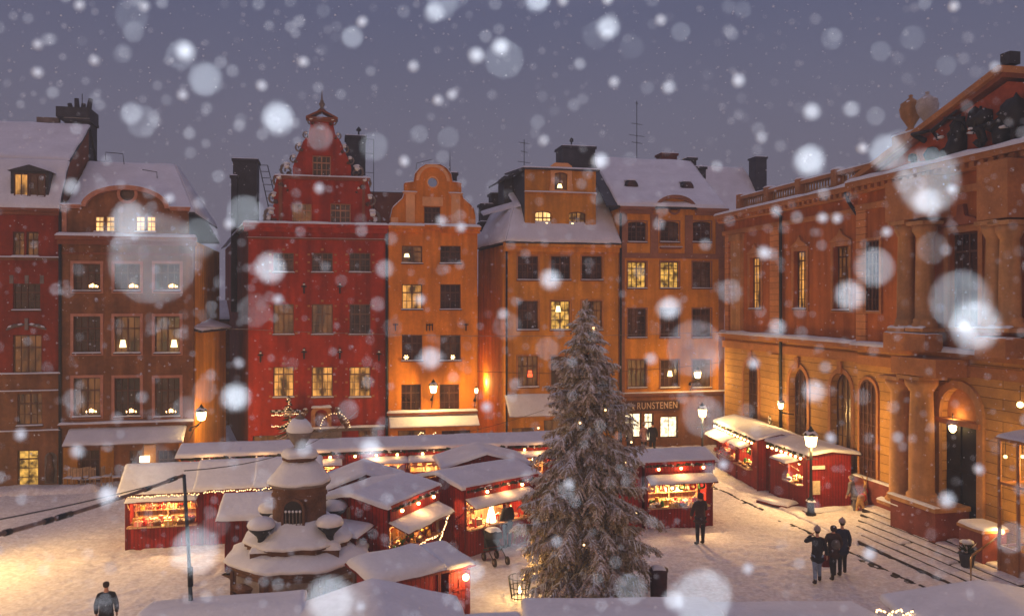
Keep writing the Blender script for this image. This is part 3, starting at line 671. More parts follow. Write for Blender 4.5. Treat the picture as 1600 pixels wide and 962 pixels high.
for w in ws[:9]: m.plate(rect(w[0]-.09, w[1]+.09, w[2]-.09, w[3]+.09), [rect(*w[:4])], -.03, -.001, BORST)
m.box(xa, xa+.35, -.05, -.001, 0, zc-.5, AMBER); m.build('window_surround', hc)
m = MB(); ledge(m, xa-.1, xb, zc+.1, .42, .5, AMBER, 0); m.build('cornice', hc)
z2 = Z(870, 338, 1.6); z3 = Z(870, 262, 4.2)
dx0, dx1 = X(820, .5), X(931, .5)
m = MB(); m.slab((xa-.1, -.45, zc+.14), (xb+.05, -.45, zc+.14), (xb, 1.7, z2+.6), (xa+.9, 1.7, z2+.6), .1, DARKMETAL); m.slab((cbx-.5, cby, zc+.1), (xa-.1, -.45, zc+.14), (xa+.9, 1.7, z2+.6), (cbx+.6, cby, z2+.4), .1, DARKMETAL)
m.slab((xa+.9, 1.7, z2+.6), (xb, 1.7, z2+.6), (xb, 5.5, z3+.4), (xa+.9, 5.5, z3-1.0), .1, DARKMETAL); m.build('roof', hc)
snow_part(hc, [((xa-.1, -.45, zc+.14), (xb+.05, -.45, zc+.14), (xb, 1.7, z2+.6), (xa+.9, 1.7, z2+.6)), ((cbx-.5, cby, zc+.1), (xa-.1, -.45, zc+.14), (xa+.9, 1.7, z2+.6), (cbx+.6, cby, z2+.4)), ((xa+.9, 1.7, z2+.6), (xb, 1.7, z2+.6), (xb, 5.5, z3+.4), (xa+.9, 5.5, z3-1.0))], .15)
# dormer block
db = Z(870, 362, .5); dt = Z(870, 266, .5)
dw = [(*[fr.c(a, 0, .5)[0] for a in (x_0, x_1)], Z(870, y_1, .5), Z(870, y_0, .5), k) for x_0, y_0, x_1, y_1, k in ((836, 330, 862, 361, dict(pane=LIT2, extra=[('lamp', .72, .32)])), (889, 330, 915, 361, dict(pane=LIT1, extra=[('lamp', .22, .32)])), (866, 269, 887, 297, dict(pane=LIT3, sill=False, extra=[('lamp', .45, .25)])))]
m = MB(); m.plate(rect(dx0, dx1, db, dt), [arch(w[0], w[1], w[2], w[3], .14) for w in dw], .5, 5.5, OCHRE, .25)
do_ = m.build('dormer', hc)
for w in dw: window(hc, w[0], w[1], w[2], w[3], y=.62, arched=True, rise=.14, pane=w[4]['pane'], sill=False, cols=2, extra=w[4].get('extra'))
m = MB(); m.T = Matrix.Translation((0, .5, 0)); ledge(m, dx0, dx1, Z(870, 301, .5), .12, .12, OCHRE, .08); ledge(m, dx0, dx1, db, .15, .12, BROWNT, .10)
a, b_ = X(860, .5), X(893, .5); m.plate([(a-.1, Z(870, 301, .5)), (a, Z(870, 285, .5)), (a, dt+.25), (a+.25, dt+.42), (b_-.25, dt+.42), (b_, dt+.25), (b_, Z(870, 285, .5)), (b_+.1, Z(870, 301, .5))], [arch(dw[2][0], dw[2][1], dw[2][2], dw[2][3], .14)], -.10, -.001, PINKT)
m.T = None; m.build('dormer_moulding', hc)
m = MB(); m.slab((dx0-.15, .3, dt+.08), (dx1+.2, .3, dt+.08), (dx1+.2, 5.5, dt+.5), (dx0-.15, 5.5, dt+.5), .1, DARKMETAL); m.slab((dx0-.3, .45, dt+.02), (dx0-.01, .45, dt+.02), (dx0-.01, 5.4, dt+.3), (dx0-1.2, 5.4, dt-.4), .1, DARKMETAL)
m.quad((dx0-.003, .55, db), (dx0-.003, 5, db+1), (dx0-.003, 5, dt), (dx0-.003, .55, dt), DARKMETAL)
m.box(X(788, 3.5), dx0-.01, 3.5, 5.4, z2, Z(800, 275, 3.5), DARKMETAL); m.build('dormer_roof', hc)
snow_part(hc, [((dx0-.15, .3, dt+.08), (dx1+.2, .3, dt+.08), (dx1+.2, 5.5, dt+.5), (dx0-.15, 5.5, dt+.5)), ((X(755, 4), 4, z2+.2), (dx0-.1, 1.0, z2+.5), (dx0-.1, 1.9, z2+.9), (X(755, 4), 5, z2+.5))], .10)
chimney(hc, X(879, 5), X(930, 5), 5, 6.6, 12, Z(900, 232, 5), CHIM)
MB().lathe([(.03, 0), (.05, .3), (.13, .35), (.13, .5), (.02, .6)], (X(897, 5), 5.6, Z(900, 232, 5)+.2), SIRON, 8).build('chimney_cowl', hc)
for k, (px, py, w_, hh) in enumerate(((752, 322, 18, 45), (768, 305, 24, 40), (752, 350, 26, 30))):
    chimney(hc, X(px, 6), X(px+w_, 6), 6, 7, 8, Z(px, py, 6), CHIM, name='chimney')
awning(hc, X(788), X(875), Z(830, 650, -1.4), Z(830, 616), 1.4, CANVAS, .1)
MB().tube([(X(791), -.1, 0), (X(791), -.1, zc)], .06, SIRON, 8).build('drainpipe', hc)
# wall at the foot of the lane beside house C
ln = fr.w(X(765, 9), 9, 0); t = thing('alley_house', 'plain yellow wall closing the narrow lane left of the ochre house', 'house', (ln.x-2.6, ln.y, 0), fr.ang); MB().plate(rect(-1, 6, -.2, 9), [], 0, 3, AMBER).build('wall', t)
snow_part(t, [((-1, -.3, 9), (6, -.3, 9), (6, 3, 10), (-1, 3, 10))], .15)

# ================================================================== HOUSE D: amber with arched pediment and shop
hd = root_of(fr, 'town_house', 'amber town house with an arched pediment, two round roof lights and a lit corner shop', group='old houses round the square')
xa, xb = X(967), X(1131); zc = Z(1050, 328)
cols3 = ((981, 1010), (1032, 1061), (1082, 1111)); ws = []
for j, (a, b_) in enumerate(cols3):
    ws += [(a, 346, b_, 378, dict(arched=True, rise=.12)), (a, 409, b_, 450, dict(pane=LIT4 if j < 2 else GLASS, extra=None, rows=4)), (a, 482, b_, 527), (a, 562, b_, 605, dict(rows=3, pane=LIT3 if j == 0 else GLASS, extra=[('lamp', .55, .5)] if j == 1 else None))]
ws = wins(fr, ws); sh_ = wins(fr, [(977, 645, 1003, 684), (1007, 645, 1022, 690), (1032, 650, 1060, 684)])
zs = Z(1050, 614)
m = MB(); m.plate(rect(xa, xb, zs, zc), [arch(*w[:4], .12) if w[4].get('arched') else rect(*w[:4]) for w in ws], 0, .5, AMBER, .25)
m.plate(rect(xa, xb, -.3, zs), [rect(*w[:4]) for w in sh_], 0, .5, BROWNH, .25)
m.quad((xb, .5, 0), (xb, 10, 0), (xb, 10, zc), (xb, .5, zc), BROWNH); m.quad((xa, .5, zc-2), (xa, 6, zc-2), (xa, 6, zc), (xa, .5, zc), AMBER); m.build('wall', hd)
add_windows(hd, ws, rows=4)
for k, w in enumerate(sh_): window(hd, *w[:4], y=.15, pane=SHOPL, sill=False, cols=1, rows=1 if k != 1 else 3, bar=.07, name='door' if k == 1 else 'shop_window')
TR = mat('grey_brown_pilaster', (.27, .12, .075), .9, .2, 1, .2)
m = MB()
zm = Z(1050, 396)
for px in (967, 1016, 1070, 1118): m.box(X(px), X(px+12), -.06, -.001, zm, zc-.3, TR)
m.box(xa, xb, -.062, -.001, zm-.30, zm+.0, TR); m.box(xa, xa+.35, -.05, -.001, zs, zm-.31, TR); m.box(xb-.35, xb, -.05, -.001, zs, zm-.31, TR)
for w in ws: m.plate(rect(w[0]-.07, w[1]+.07, w[2]-.07, w[3]+.07), [rect(w[0], w[1], w[2], w[3])], -.035, -.001, TR)
m.build('pilaster', hd)
m = MB(); ledge(m, xa, X(1019), zc+.12, .4, .4, TR, .10); ledge(m, X(1086), xb+.1, zc+.12, .4, .4, TR, .10); ledge(m, xa, xb, zs+.08, .22, .2, TR, .06)
ledge(m, X(1031), X(1063), Z(1047, 386), .25, .12, TR, .05); m.build('cornice', hd)
m = MB(); g0, g1 = X(1020), X(1086); cx = (g0+g1)/2; zt_ = Z(1050, 305)
ao_ = [(cx+(g1-g0)/2*math.cos(math.pi*i/14), zc+(zt_-zc)*math.sin(math.pi*i/14)) for i in range(15)]
ai_ = [(cx+((g1-g0)/2-.22)*math.cos(math.pi*i/14), zc+(zt_-zc-.2)*math.sin(math.pi*i/14)) for i in range(15)]
m.plate([(g0, zc-.25), (g1, zc-.25)]+ao_, [disc(cx, zc+.1, .28)], .0-.03, 1.6, AMBER, .2)
for i in range(14):
    a, b_, c2, d2 = ao_[i], ao_[i+1], ai_[i+1], ai_[i]
    m.add([(a[0], -.3, a[1]), (b_[0], -.3, b_[1]), (c2[0], -.3, c2[1]), (d2[0], -.3, d2[1]), (a[0], 1, a[1]), (b_[0], 1, b_[1]), (c2[0], -.03, c2[1]), (d2[0], -.03, d2[1])], [(0, 3, 2, 1), (0, 1, 5, 4), (3, 7, 6, 2)], TR)
    m.snow((b_[0], -.32, b_[1]), (a[0], -.32, a[1]), (a[0], 1.6, a[1]), (b_[0], 1.6, b_[1]), .05, SNOW)
m.plate(disc(cx, zc+.1, .28), [], .1, .12, GLASS); m.plate(disc(cx, zc+.1, .40), [disc(cx, zc+.1, .28)], -.06, -.031, TR)
m.build('arched_pediment', hd)
zr = Z(1000, 250, 6.0)
hx1 = X(1078, 6)
m = MB(); m.slab((xa-.9, -.35, zc+.12), (xb+.05, -.35, zc+.12), (hx1, 6, zr), (X(915, 6), 6, zr), .1, DARKMETAL); m.slab((xb+.05, -.35, zc+.12), (xb+.05, 11, zc+.12), (hx1, 7, zr), (hx1, 6, zr), .1, DARKMETAL); m.slab((X(915, 6), 6, zr), (hx1, 6, zr), (xb, 12, zc), (X(915, 6), 12, zc), .1, DARKMETAL); m.build('roof', hd)
snow_part(hd, [((xa-.2, -.38, zc+.16), (xb+.05, -.38, zc+.16), (hx1, 6, zr), (X(925, 6), 6, zr)), ((xb+.05, -.35, zc+.16), (xb+.05, 11, zc+.16), (hx1, 7, zr), (hx1, 6, zr))], .18)
for px, py in ((988, 291), (1075, 293)):
    dp = 2.6; x_, z_ = fr.c(px, py, dp-.9); q = MB()
    q.lathe([(.38, 0), (.42, .06), (.42, 1.2)], (0, 0, 0), DARKMETAL, 16)
    for i, v_ in enumerate(q.v): q.v[i] = (x_+v_[0], dp-.9+v_[2], z_+v_[1])
    q.plate(disc(x_, z_, .34), [], dp-.93, dp-.91, GLASS); q.tube([(x_-.5, dp-.9, z_+.05), (x_-.3, dp-.9, z_+.05)], .05, SIRON, 5)
    q.snow((x_-.3, dp-.9, z_+.38), (x_+.3, dp-.9, z_+.38), (x_+.3, dp+.4, z_+.45), (x_-.3, dp+.4, z_+.45), .1, SNOW); q.build('round_dormer', hd)
chimney(hd, X(1034, 7), X(1058, 7), 7, 8, 14, Z(1045, 243, 7), CHIMRED)
chimney(hd, X(1075, 6), X(1088, 6), 6, 7, 13, Z(1080, 250, 6), CHIM); chimney(hd, X(1082, 5.6), X(1103, 5.6), 5.6, 6.4, 12, Z(1090, 264, 5.6), CHIM)
MB().tube([(X(969), -.12, 0), (X(969), -.12, zc)], .07, SIRON, 8).build('drainpipe', hd)
# shop sign
sg = thing('shop_sign', 'dark shop fascia with worn gilt capital letters over the lit shop window', 'sign', hd.location, fr.ang)
sx0, sx1 = X(977), X(1061); sz0, sz1 = Z(1020, 641), Z(1020, 625)
MB().box(sx0, sx1, -.10, -.002, sz0, sz1, SIGNB).build('board', sg)
cu = bpy.data.curves.new('lettering', 'FONT'); cu.body = 'RUNSTENEN'; cu.size = .56; cu.extrude = .012; cu.space_character = 1.12
to = bpy.data.objects.new('lettering', cu); COL.objects.link(to)
bpy.context.view_layer.update(); tm = bpy.data.meshes.new_from_object(to.evaluated_get(bpy.context.evaluated_depsgraph_get())); bpy.data.objects.remove(to)
tm.materials.clear(); tm.materials.append(SIGNT); to = bpy.data.objects.new('lettering', tm); COL.objects.link(to); to.parent = sg
lw = max(v.co.x for v in tm.vertices); tx0 = X(994); to.scale = ((X(1057)-tx0)/lw, 1, 1); to.location = (tx0, -.115, sz0+.12); to.rotation_euler = (R(90), 0, 0)
q = MB(); q.plate([(X(980), sz0+.14), (X(990), sz0+.14), (X(988.5), sz0+.34), (X(985), sz0+.48), (X(981.5), sz0+.34)], [], -.12, -.101, SIGNT); q.box(X(979), X(991), -.12, -.101, sz0+.08, sz0+.12, SIGNT); q.build('emblem', sg)
# roofs beyond, right
t = thing('rear_house', 'snow roofed rear house behind the amber house with a dark square chimney', 'house', (fr.w(X(1085, 16), 16, 0).x, fr.w(X(1085, 16), 16, 0).y, 0), fr.ang)
w_ = X(1215, 16)-X(1085, 16); za, zb_ = Z(1130, 345, 16), Z(1130, 262, 20)
MB().box(0, w_, .3, 8, 8, za, BROWNT).build('wall', t); MB().slab((-.2, 0, za), (w_+.2, 0, za), (w_-1, 4, zb_), (1.5, 4, zb_), .1, DARKMETAL).build('roof', t)
snow_part(t, [((-.2, 0, za+.02), (w_+.2, 0, za+.02), (w_-1, 4, zb_), (1.5, 4, zb_))], .2)
chimney(t, X(1181, 18)-X(1085, 16), X(1198, 18)-X(1085, 16), 2, 3.2, 10, Z(1190, 248, 18), CHIM)
antenna(*fr.w(X(995, 6), 6, 0).xy, zr, Z(995, 158, 6), [(.97, .05), (.62, .35), (.42, .5), (.30, .35)], 'tall thin roof antenna with several crossbars above the amber house')
antenna(*fr.w(X(819, 5), 5, 0).xy, Z(819, 264, 5), Z(819, 218, 5), [(.9, .35), (.6, .2), (.25, .4)], 'short roof antenna left of the dark chimney on the ochre house')
antenna(*Frame(P(302, 472, 40.75).xy, V).w(-6.6, 6, 0).xy, 14, 19.9, [(.8, .6), (.45, .5)], 'thin roof antenna beside the dark chimney stack at far left')
sp = P(703, 235, 190); q = MB(); q.lathe([(1.2, 0), (1.0, 10), (.3, 13), (.02, 22)], (0, 0, 0), CHIM, 8); o = q.build('church_spire'); o.location = (sp.x, sp.y, sp.z-22); finish(o, 'distant thin church spire faint in the snow above the orange gable', 'spire'); 

# ================================================================== EXCHANGE BUILDING on the right
fr = Frame((12.3, 47.6), U)
ex = root_of(fr, 'exchange_building', 'long terracotta palace on the right with balustrade, paired columns and pediment', 'palace')
X = lambda px, dep=0: fr.c(px, 472, dep)[0]
Z = lambda px, py, dep=0: fr.c(px, py, dep)[1]
ZC, ZS, RS0, RS1, RD = 13.5, 6.75, 12.9, 28.3, -.6
ws = []
def up(pa, pb, ya, yb, **k): return [(X(pa), X(pb), Z((pa+pb)/2, yb), Z((pa+pb)/2, ya), k)]
upw = up(1172, 1190, 402, 482, pane=LIT1, rows=6) + up(1241, 1261, 392, 482, pane=LIT1, rows=6) + up(1303, 1328, 384, 484, rows=6, pane=LIT3) + up(1374, 1399, 376, 486, rows=6)
low = up(1163, 1185, 562, 690, arched=True, rows=7) + up(1234, 1262, 574, 708, arched=True, rows=7) + up(1299, 1331, 582, 722, arched=True, rows=7, pane=LIT3)
m = MB(); m.plate(rect(-.3, RS0, ZS, ZC-.4), [rect(*w[:4]) for w in upw[:3]], 0, .6, BORS, .35)
m.plate(rect(-.3, RS0, -.3, ZS), [arch(*w[:4]) for w in low], 0, .6, RUST, .45)
m.quad((-.3, .6, -.3), (-.3, 14, -.3), (-.3, 14, ZC), (-.3, .6, ZC), BORS)
# risalit
ru = [(X(1378, RD), X(1402, RD), Z(1390, 486, RD), Z(1390, 376, RD), dict(rows=6)), (X(1484, RD), X(1531, RD), Z(1508, 512, RD), Z(1508, 362, RD), dict(rows=5, cols=2)), (X(1592, RD), X(1592, RD)+1.0, Z(1508, 512, RD), Z(1508, 362, RD), dict(rows=5)), (23.6, 24.7, Z(1508, 512, RD), Z(1508, 362, RD), dict(rows=5))]
ru = ru[1:]
rl = [(X(1367, RD), X(1394, RD), Z(1380, 752, RD), Z(1380, 596, RD), dict(arched=True, rows=8, pane=GLASS))]
rl = []
dx0, dx1 = X(1472, RD), X(1530, RD)
vx0, vx1 = X(1560, RD-1.5)+.15, X(1560, RD-1.5)+2.75
m.plate(rect(RS0, RS1, ZS, ZC-.4), [rect(*w[:4]) for w in ru], RD, .6, BORS, .35)
DT = Z(1500, 606, RD)
m.plate(rect(RS0, RS1, -.3, ZS), [arch(dx0, dx1, -.3, DT), arch(vx0, vx1, -.3, DT+.2)]+[arch(vx1+1.3, vx1+2.6, .8, DT)], RD, .6, RUST, .4)
m.box(RS1, RS1+6, 0, .6, -.3, ZC-.4, BORS); m.build('wall', ex)
# the last narrow window and the first arched one that stand against the projecting centre
w1 = up(1374, 1397, 376, 486, rows=6)[0]; w2 = up(1365, 1392, 592, 750, arched=True, rows=9)[0]
def in_wall(w, arched, y): return window(ex, *w[:4], y=y, arched=arched, rows=w[4].get('rows', 5), pane=w[4].get('pane'), bar=.07, sill=True)
for w in upw[:3]: window(ex, *w[:4], y=.2, rows=6, pane=w[4].get('pane'), bar=.06)
for w in low: window(ex, *w[:4], y=.28, rows=7, arched=True, pane=w[4].get('pane'), bar=.07)
for w in ru: window(ex, *w[:4], y=RD+.2, rows=5, bar=.07)
window(ex, vx1+1.3, vx1+2.6, .8, DT, y=RD+.3, rows=6, arched=True, bar=.08)
# blind window pair on the face of the projecting bay, left of the columns
for w, ar in ((w1, False), (w2, True)):
    q = MB(); o_ = arch(w[0]-.12, w[1]+.12, w[2]-.1, w[3]+.12) if ar else rect(w[0]-.12, w[1]+.12, w[2]-.1, w[3]+.12)
    q.plate(o_, [arch(*w[:4]) if ar else rect(*w[:4])], RD-.09, RD-.001, BORST); q.build('window_surround', ex)
    window(ex, *w[:4], y=RD-.08, rows=w[4]['rows'], arched=ar, bar=.06)
# surrounds
for w in upw[:3]:
    m = MB(); m.plate(rect(w[0]-.16, w[1]+.16, w[2]-.12, w[3]+.18), [rect(*w[:4])], -.07, -.001, BORST)
    c_ = (w[0]+w[1])/2; m.plate([(w[0]-.25, w[3]+.2), (w[1]+.25, w[3]+.2), (c_+.18, w[3]+.5), (c_, w[3]+.75), (c_-.18, w[3]+.5)], [], -.12, -.001, BORST); m.build('window_surround', ex)
for w in low:
    m = MB(); m.plate(arch(w[0]-.2, w[1]+.2, w[2]-.2, w[3]+.2), [arch(*w[:4])], -.06, -.001, BORST); m.box((w[0]+w[1])/2-.14, (w[0]+w[1])/2+.14, -.14, -.061, w[3]-.02, w[3]+.5, BORST)
    m.snow((w[0]-.2, -.2, w[2]-.1), (w[1]+.2, -.2, w[2]-.1), (w[1]+.2, .1, w[2]-.1), (w[0]-.2, .1, w[2]-.1), .08, SNOW); m.build('window_surround', ex)
for w in ru:
    m = MB(); m.plate(rect(w[0]-.2, w[1]+.2, w[2]-.15, w[3]+.22), [rect(*w[:4])], RD-.09, RD-.001, BORST)
    c_ = (w[0]+w[1])/2; m.plate([(w[0]-.32, w[3]+.24), (w[1]+.32, w[3]+.24), (w[1]-.1, w[3]+.45), (c_+.2, w[3]+.55), (c_+.12, w[3]+.95), (c_-.12, w[3]+.95), (c_-.2, w[3]+.55), (w[0]+.1, w[3]+.45)], [], RD-.18, RD-.001, BROWNT); m.build('window_surround', ex)
m = MB()   # quoin strips, corner pilaster and panels
qa, qb = X(1205), X(1219)
for a_, b_, y_ in ((qa, qb, 0), (-.1, .35, 0), (RS0+.01, RS0+.65, RD)): MB().box(a_, b_, y_-.09, y_-.001, ZS+.09, ZC-1.11, QUOIN).build('quoin', ex)
MB().box(X(1147), X(1162), -.22, -.001, ZS+.09, ZC-1.51, COLUMN).box(X(1147)-.08, X(1162)+.08, -.3, -.001, ZC-1.508, ZC-1.15, COLUMN).build('pilaster', ex)
MB().box(qa, qb, -.10, -.001, -.3, ZS-.8, RUST).build('quoin', ex)
m = MB()   # string course and main cornice, each with snow
for a, b_, y_ in ((-.4, RS0-.01, 0), (RS0, RS1, RD)):
    m.box(a, b_, y_-.10, y_-.001, ZS-.72, ZS-.34, BORST)
    m.box(a, b_, y_-.30, y_-.002, ZS-.12, ZS+.08, BORST); m.snow((a-.05, y_-.38, ZS+.08), (b_+.05, y_-.38, ZS+.08), (b_+.05, y_+.0, ZS+.08), (a-.05, y_, ZS+.08), .2, SNOW, .4)
    m.box(a, b_, y_-.12, y_-.001, ZC-1.1, ZC-.85, BORST)
    m.box(a, b_, y_-.35, y_+.6, ZC-.38, ZC-.16, BORST); m.box(a, b_, y_-.60, y_+.6, ZC-.158, ZC+.05, BORST)
    n = int((b_-a)/.42)
    for i in range(n): m.box(a+.1+i*.42, a+.28+i*.42, y_-.5, y_-.36, ZC-.33, ZC-.17, BORST)
m.snow((-.5, -.66, ZC+.05), (RS0, -.66, ZC+.05), (RS0, .8, ZC+.05), (-.5, .8, ZC+.05), .16, SNOW, .4); m.snow((RS0, RD-.66, ZC+.05), (RS1, RD-.66, ZC+.05), (RS1, RD-.05, ZC+.05), (RS0, RD-.05, ZC+.05), .2, SNOW, .4)
m.build('cornice', ex)
# balustrade
bz = ZC+.05
bal = MB(); y0, y1 = .9, 1.25
for a, b_ in ((0, 2.6), (3.1, 5.7), (6.2, 8.8), (9.3, 12.2)):
    bal.box(a-.45, a-.005, y0-.1, y1+.1, bz, bz+1.25, BORST)
    bal.box(a, b_, y0, y1, bz, bz+.3, BORST); bal.box(a, b_, y0-.05, y1+.05, bz+.95, bz+1.12, BORST)
    n = int((b_-a)/.24)
    for i in range(n): bal.lathe([(.06, 0), (.09, .15), (.05, .35), (.04, .5), (.07, .64)], (a+.14+i*.24, (y0+y1)/2, bz+.3), COLUMN, 6)
    bal.snow((a-.02, y0-.08, bz+1.12), (b_, y0-.08, bz+1.12), (b_, y1+.08, bz+1.12), (a-.02, y1+.08, bz+1.12), .09, SNOW); bal.snow((a-.48, y0-.12, bz+1.25), (a+.0, y0-.12, bz+1.25), (a+.0, y1+.12, bz+1.25), (a-.48, y1+.12, bz+1.25), .1, SNOW)
    bal.snow((a, y0-.35, bz), (b_, y0-.35, bz), (b_, y0, bz+.18), (a, y0, bz+.18), .1, SNOW)
bal.box(12.2, 12.8, y0-.1, y1+.1, bz, bz+1.25, BORST); bal.build('balustrade', ex)
m = MB(); m.slab((-.3, 1.6, ZC), (30, 1.6, ZC), (30, 8, ZC+2.2), (-.3, 8, ZC+2.2), .2, DARKMETAL); m.box(-.3, 34, .61, 1.6, ZC-.3, ZC-.02, DARKMETAL); m.build('roof', ex)
snow_part(ex, [((-.3, 1.6, ZC), (30, 1.6, ZC), (30, 8, ZC+2.2), (-.3, 8, ZC+2.2))], .15, step=1.0)
m = MB(); x_ = X(1224); m.tube([(x_, -.15, -.1), (x_, -.15, ZC-.6), (x_-.1, -.5, ZC-.2)], .08, SIRON, 8); m.tube([(RS0-.25, -.15, 0), (RS0-.25, -.15, ZC-1.6), (RS0-.9, -.4, ZC-.6), (RS0-1.0, -.5, ZC-.1)], .08, SIRON, 8); m.build('drainpipe', ex)
# pediment
APX, APZ = (RS0+RS1)/2+.2, 16.1
m = MB(); y_ = RD-.35
m.plate([(RS0+.2, ZC+.1), (RS1-.2, ZC+.1), (APX, APZ-.3)], [], RD, 2.2, mat('pediment_plaster', (.36, .07, .025), .9, .25, 1, .3), None)
for s_, xe in ((1, RS0-.1), (-1, RS1+.3)):
    for o_, dd, mm_ in ((0, .38, BORST), (.02, .2, BROWNT)):
        a = Vector((xe, 0, ZC+.02-o_*8)); b_ = Vector((APX, 0, APZ-o_*8)); th = .22 if o_ == 0 else .20
        m.add([(a.x, RD-dd, a.z), (b_.x, RD-dd, b_.z), (b_.x, RD-dd, b_.z+th), (a.x, RD-dd, a.z+th), (a.x, 2.2, a.z), (b_.x, 2.2, b_.z), (b_.x, 2.2, b_.z+th), (a.x, 2.2, a.z+th)], [(0, 1, 2, 3), (3, 2, 6, 7), (0, 4, 5, 1), (0, 3, 7, 4)], mm_)
m.build('pediment', ex)
m = MB()    # bronze-dark carved group in the pediment
random.seed(5)
for i in range(24):
    u_ = random.uniform(-1, 1); u_ = u_*abs(u_)**.5; cx = APX+u_*4.4; hmax = (APZ-ZC-.6)*(1-abs(cx-APX)/((RS1-RS0)/2))*.9
    cz = ZC+.25+random.uniform(.05, .85)*max(.2, hmax-.3); rr_ = random.uniform(.16, .42)*(1.1-abs(u_)*.5)
    m.ball((cx, RD-.18, cz), rr_, DOORD, 8, random.uniform(.7, 1.6), .8)
for i in range(12):
    cx = APX+random.uniform(-4, 4); cz = ZC+.3+random.uniform(0, .8)
    m.tube([(cx, RD-.25, cz), (cx+random.uniform(-.5, .5), RD-.4, cz+random.uniform(.1, .5)), (cx+random.uniform(-.9, .9), RD-.3, cz+random.uniform(.2, .9))], [.12, .10, .04], DOORD, 6)
for i in range(10): m.ball((APX+random.uniform(-4, 4), RD-.3, ZC+.3+random.uniform(.1, .8)), .15, SNOW, 8, .35, .5)
m.build('carved_relief', ex)
MB().box(APX-.1, APX+.3, RD-.2, RD+.2, APZ+.2, APZ+.6, CHIM).build('apex_block', ex)
# columns
def column(px, yb, yt, r, dep, name='column', base=None, bp=None):
    x_ = X(px, dep); z0, z1 = Z(px, yb, dep), Z(px, yt, dep)
    m = MB(); m.lathe([(r*1.35, 0), (r*1.35, .12), (r*1.15, .2), (r*1.2, .28), (r*1.02, .36)]+[(r*(1.0-.14*t*t), .36+(z1-z0-.8)*t) for t in (0, .25, .5, .75, 1)]+[(r*.95, z1-z0-.42), (r*1.0, z1-z0-.36), (r*1.25, z1-z0-.2), (r*1.3, z1-z0)], (x_, dep, z0), COLUMN, 20)
    m.box(x_-r*1.4, x_+r*1.4, dep-r*1.4, dep+r*1.4, z0-.14, z0-.002, COLUMN); m.box(x_-r*1.35, x_+r*1.35, dep-r*1.35, dep+r*1.35, z1+.002, z1+.14, COLUMN)
    m.snow((x_-r*1.4, dep-r*1.45, z0), (x_+r*1.4, dep-r*1.45, z0), (x_+r*1.4, dep-r*.9, z0+.05), (x_-r*1.4, dep-r*.9, z0+.05), .06, SNOW)
    m.build(name, ex); return x_, z0, z1
DU, DL = RD-.55, RD-.75
for px in (1416, 1445, 1556, 1578):
    x_, z0, z1 = column(px, 512, 352, .33, DU)
z0u = Z(1430, 516, DU)-.1
for a, b_ in ((1398, 1464), (1543, 1592)):
    xa_, xb_ = X(a, DU), X(b_, DU); m = MB(); m.box(xa_, xb_, DU-.5, RD-.31, ZS+.09, z0u, BORST); m.snow((xa_, DU-.5, z0u-.02), (xb_, DU-.5, z0u-.02), (xb_, RD-.4, z0u-.02), (xa_, RD-.4, z0u-.02), .07, SNOW); m.build('pedestal', ex); m = MB()
    m.box(xa_, xb_, DU-.42, RD-.002, Z((a+b_)/2, 350, DU)+.15, ZC-.39, BORST); m.build('entablature', ex)
for px in (1409, 1440): column(px, 783, 592, .44, DL)
xa_, xb_ = X(1392, DL-.6), X(1462, DL-.6); zt_ = Z(1430, 790, DL-.6)
m = MB(); m.box(xa_, xb_, DL-.62, RD-.002, -.2, zt_, PLINTH); m.box(xa_-.08, xb_+.08, DL-.7, RD-.003, zt_+.002, zt_+.16, COLUMN); m.snow((xa_-.08, DL-.72, zt_+.16), (xb_+.08, DL-.72, zt_+.16), (xb_+.08, DL-.45, zt_+.16), (xa_-.08, DL-.45, zt_+.16), .05, SNOW)
m.build('plinth', ex); MB().box(xa_, xb_, DL-.6, RD-.002, Z(1430, 590, DL)+.15, ZS-.13, BORST).build('entablature', ex)
MB().box(-.2, RS0-.02, -.2, -.003, -.2, .9, PLINTH).build('plinth', ex)
m = MB(); m.box(RS0+.05, xa_-.1, RD-.25, RD-.003, -.2, 1.4, PLINTH); m.snow((RS0, RD-.28, 1.4), (xa_, RD-.28, 1.4), (xa_, RD-.01, 1.4), (RS0, RD-.01, 1.4), .06, SNOW); m.build('plinth', ex)
# portal with lit lunette
SPR = DT-(dx1-dx0)/2
m = MB(); m.plate(rect(dx0-.01, dx1+.01, -.2, SPR-.25), [], RD+.20, RD+.3, DOORD)
for k in (.25, .75): m.box(dx0+(dx1-dx0)*k-.3, dx0+(dx1-dx0)*k+.3, RD+.14, RD+.198, .5, 2.6, DOORD); m.box(dx0+(dx1-dx0)*k-.3, dx0+(dx1-dx0)*k+.3, RD+.14, RD+.198, 2.8, SPR-.4, DOORD)
m.build('door', ex)
m = MB(); m.plate(arch(dx0, dx1, SPR-.24, DT), [], RD+.22, RD+.3, BORST); m.build('lunette', ex)
m = MB(); m.box(dx0-.2, dx1+.2, RD-.22, RD+.19, SPR-.42, SPR-.243, BORST); m.plate(arch(dx0-.28, dx1+.28, -.1, DT+.28), [arch(dx0, dx1, -.1, DT)], RD-.12, RD-.001, COLUMN); m.build('portal_moulding', ex)
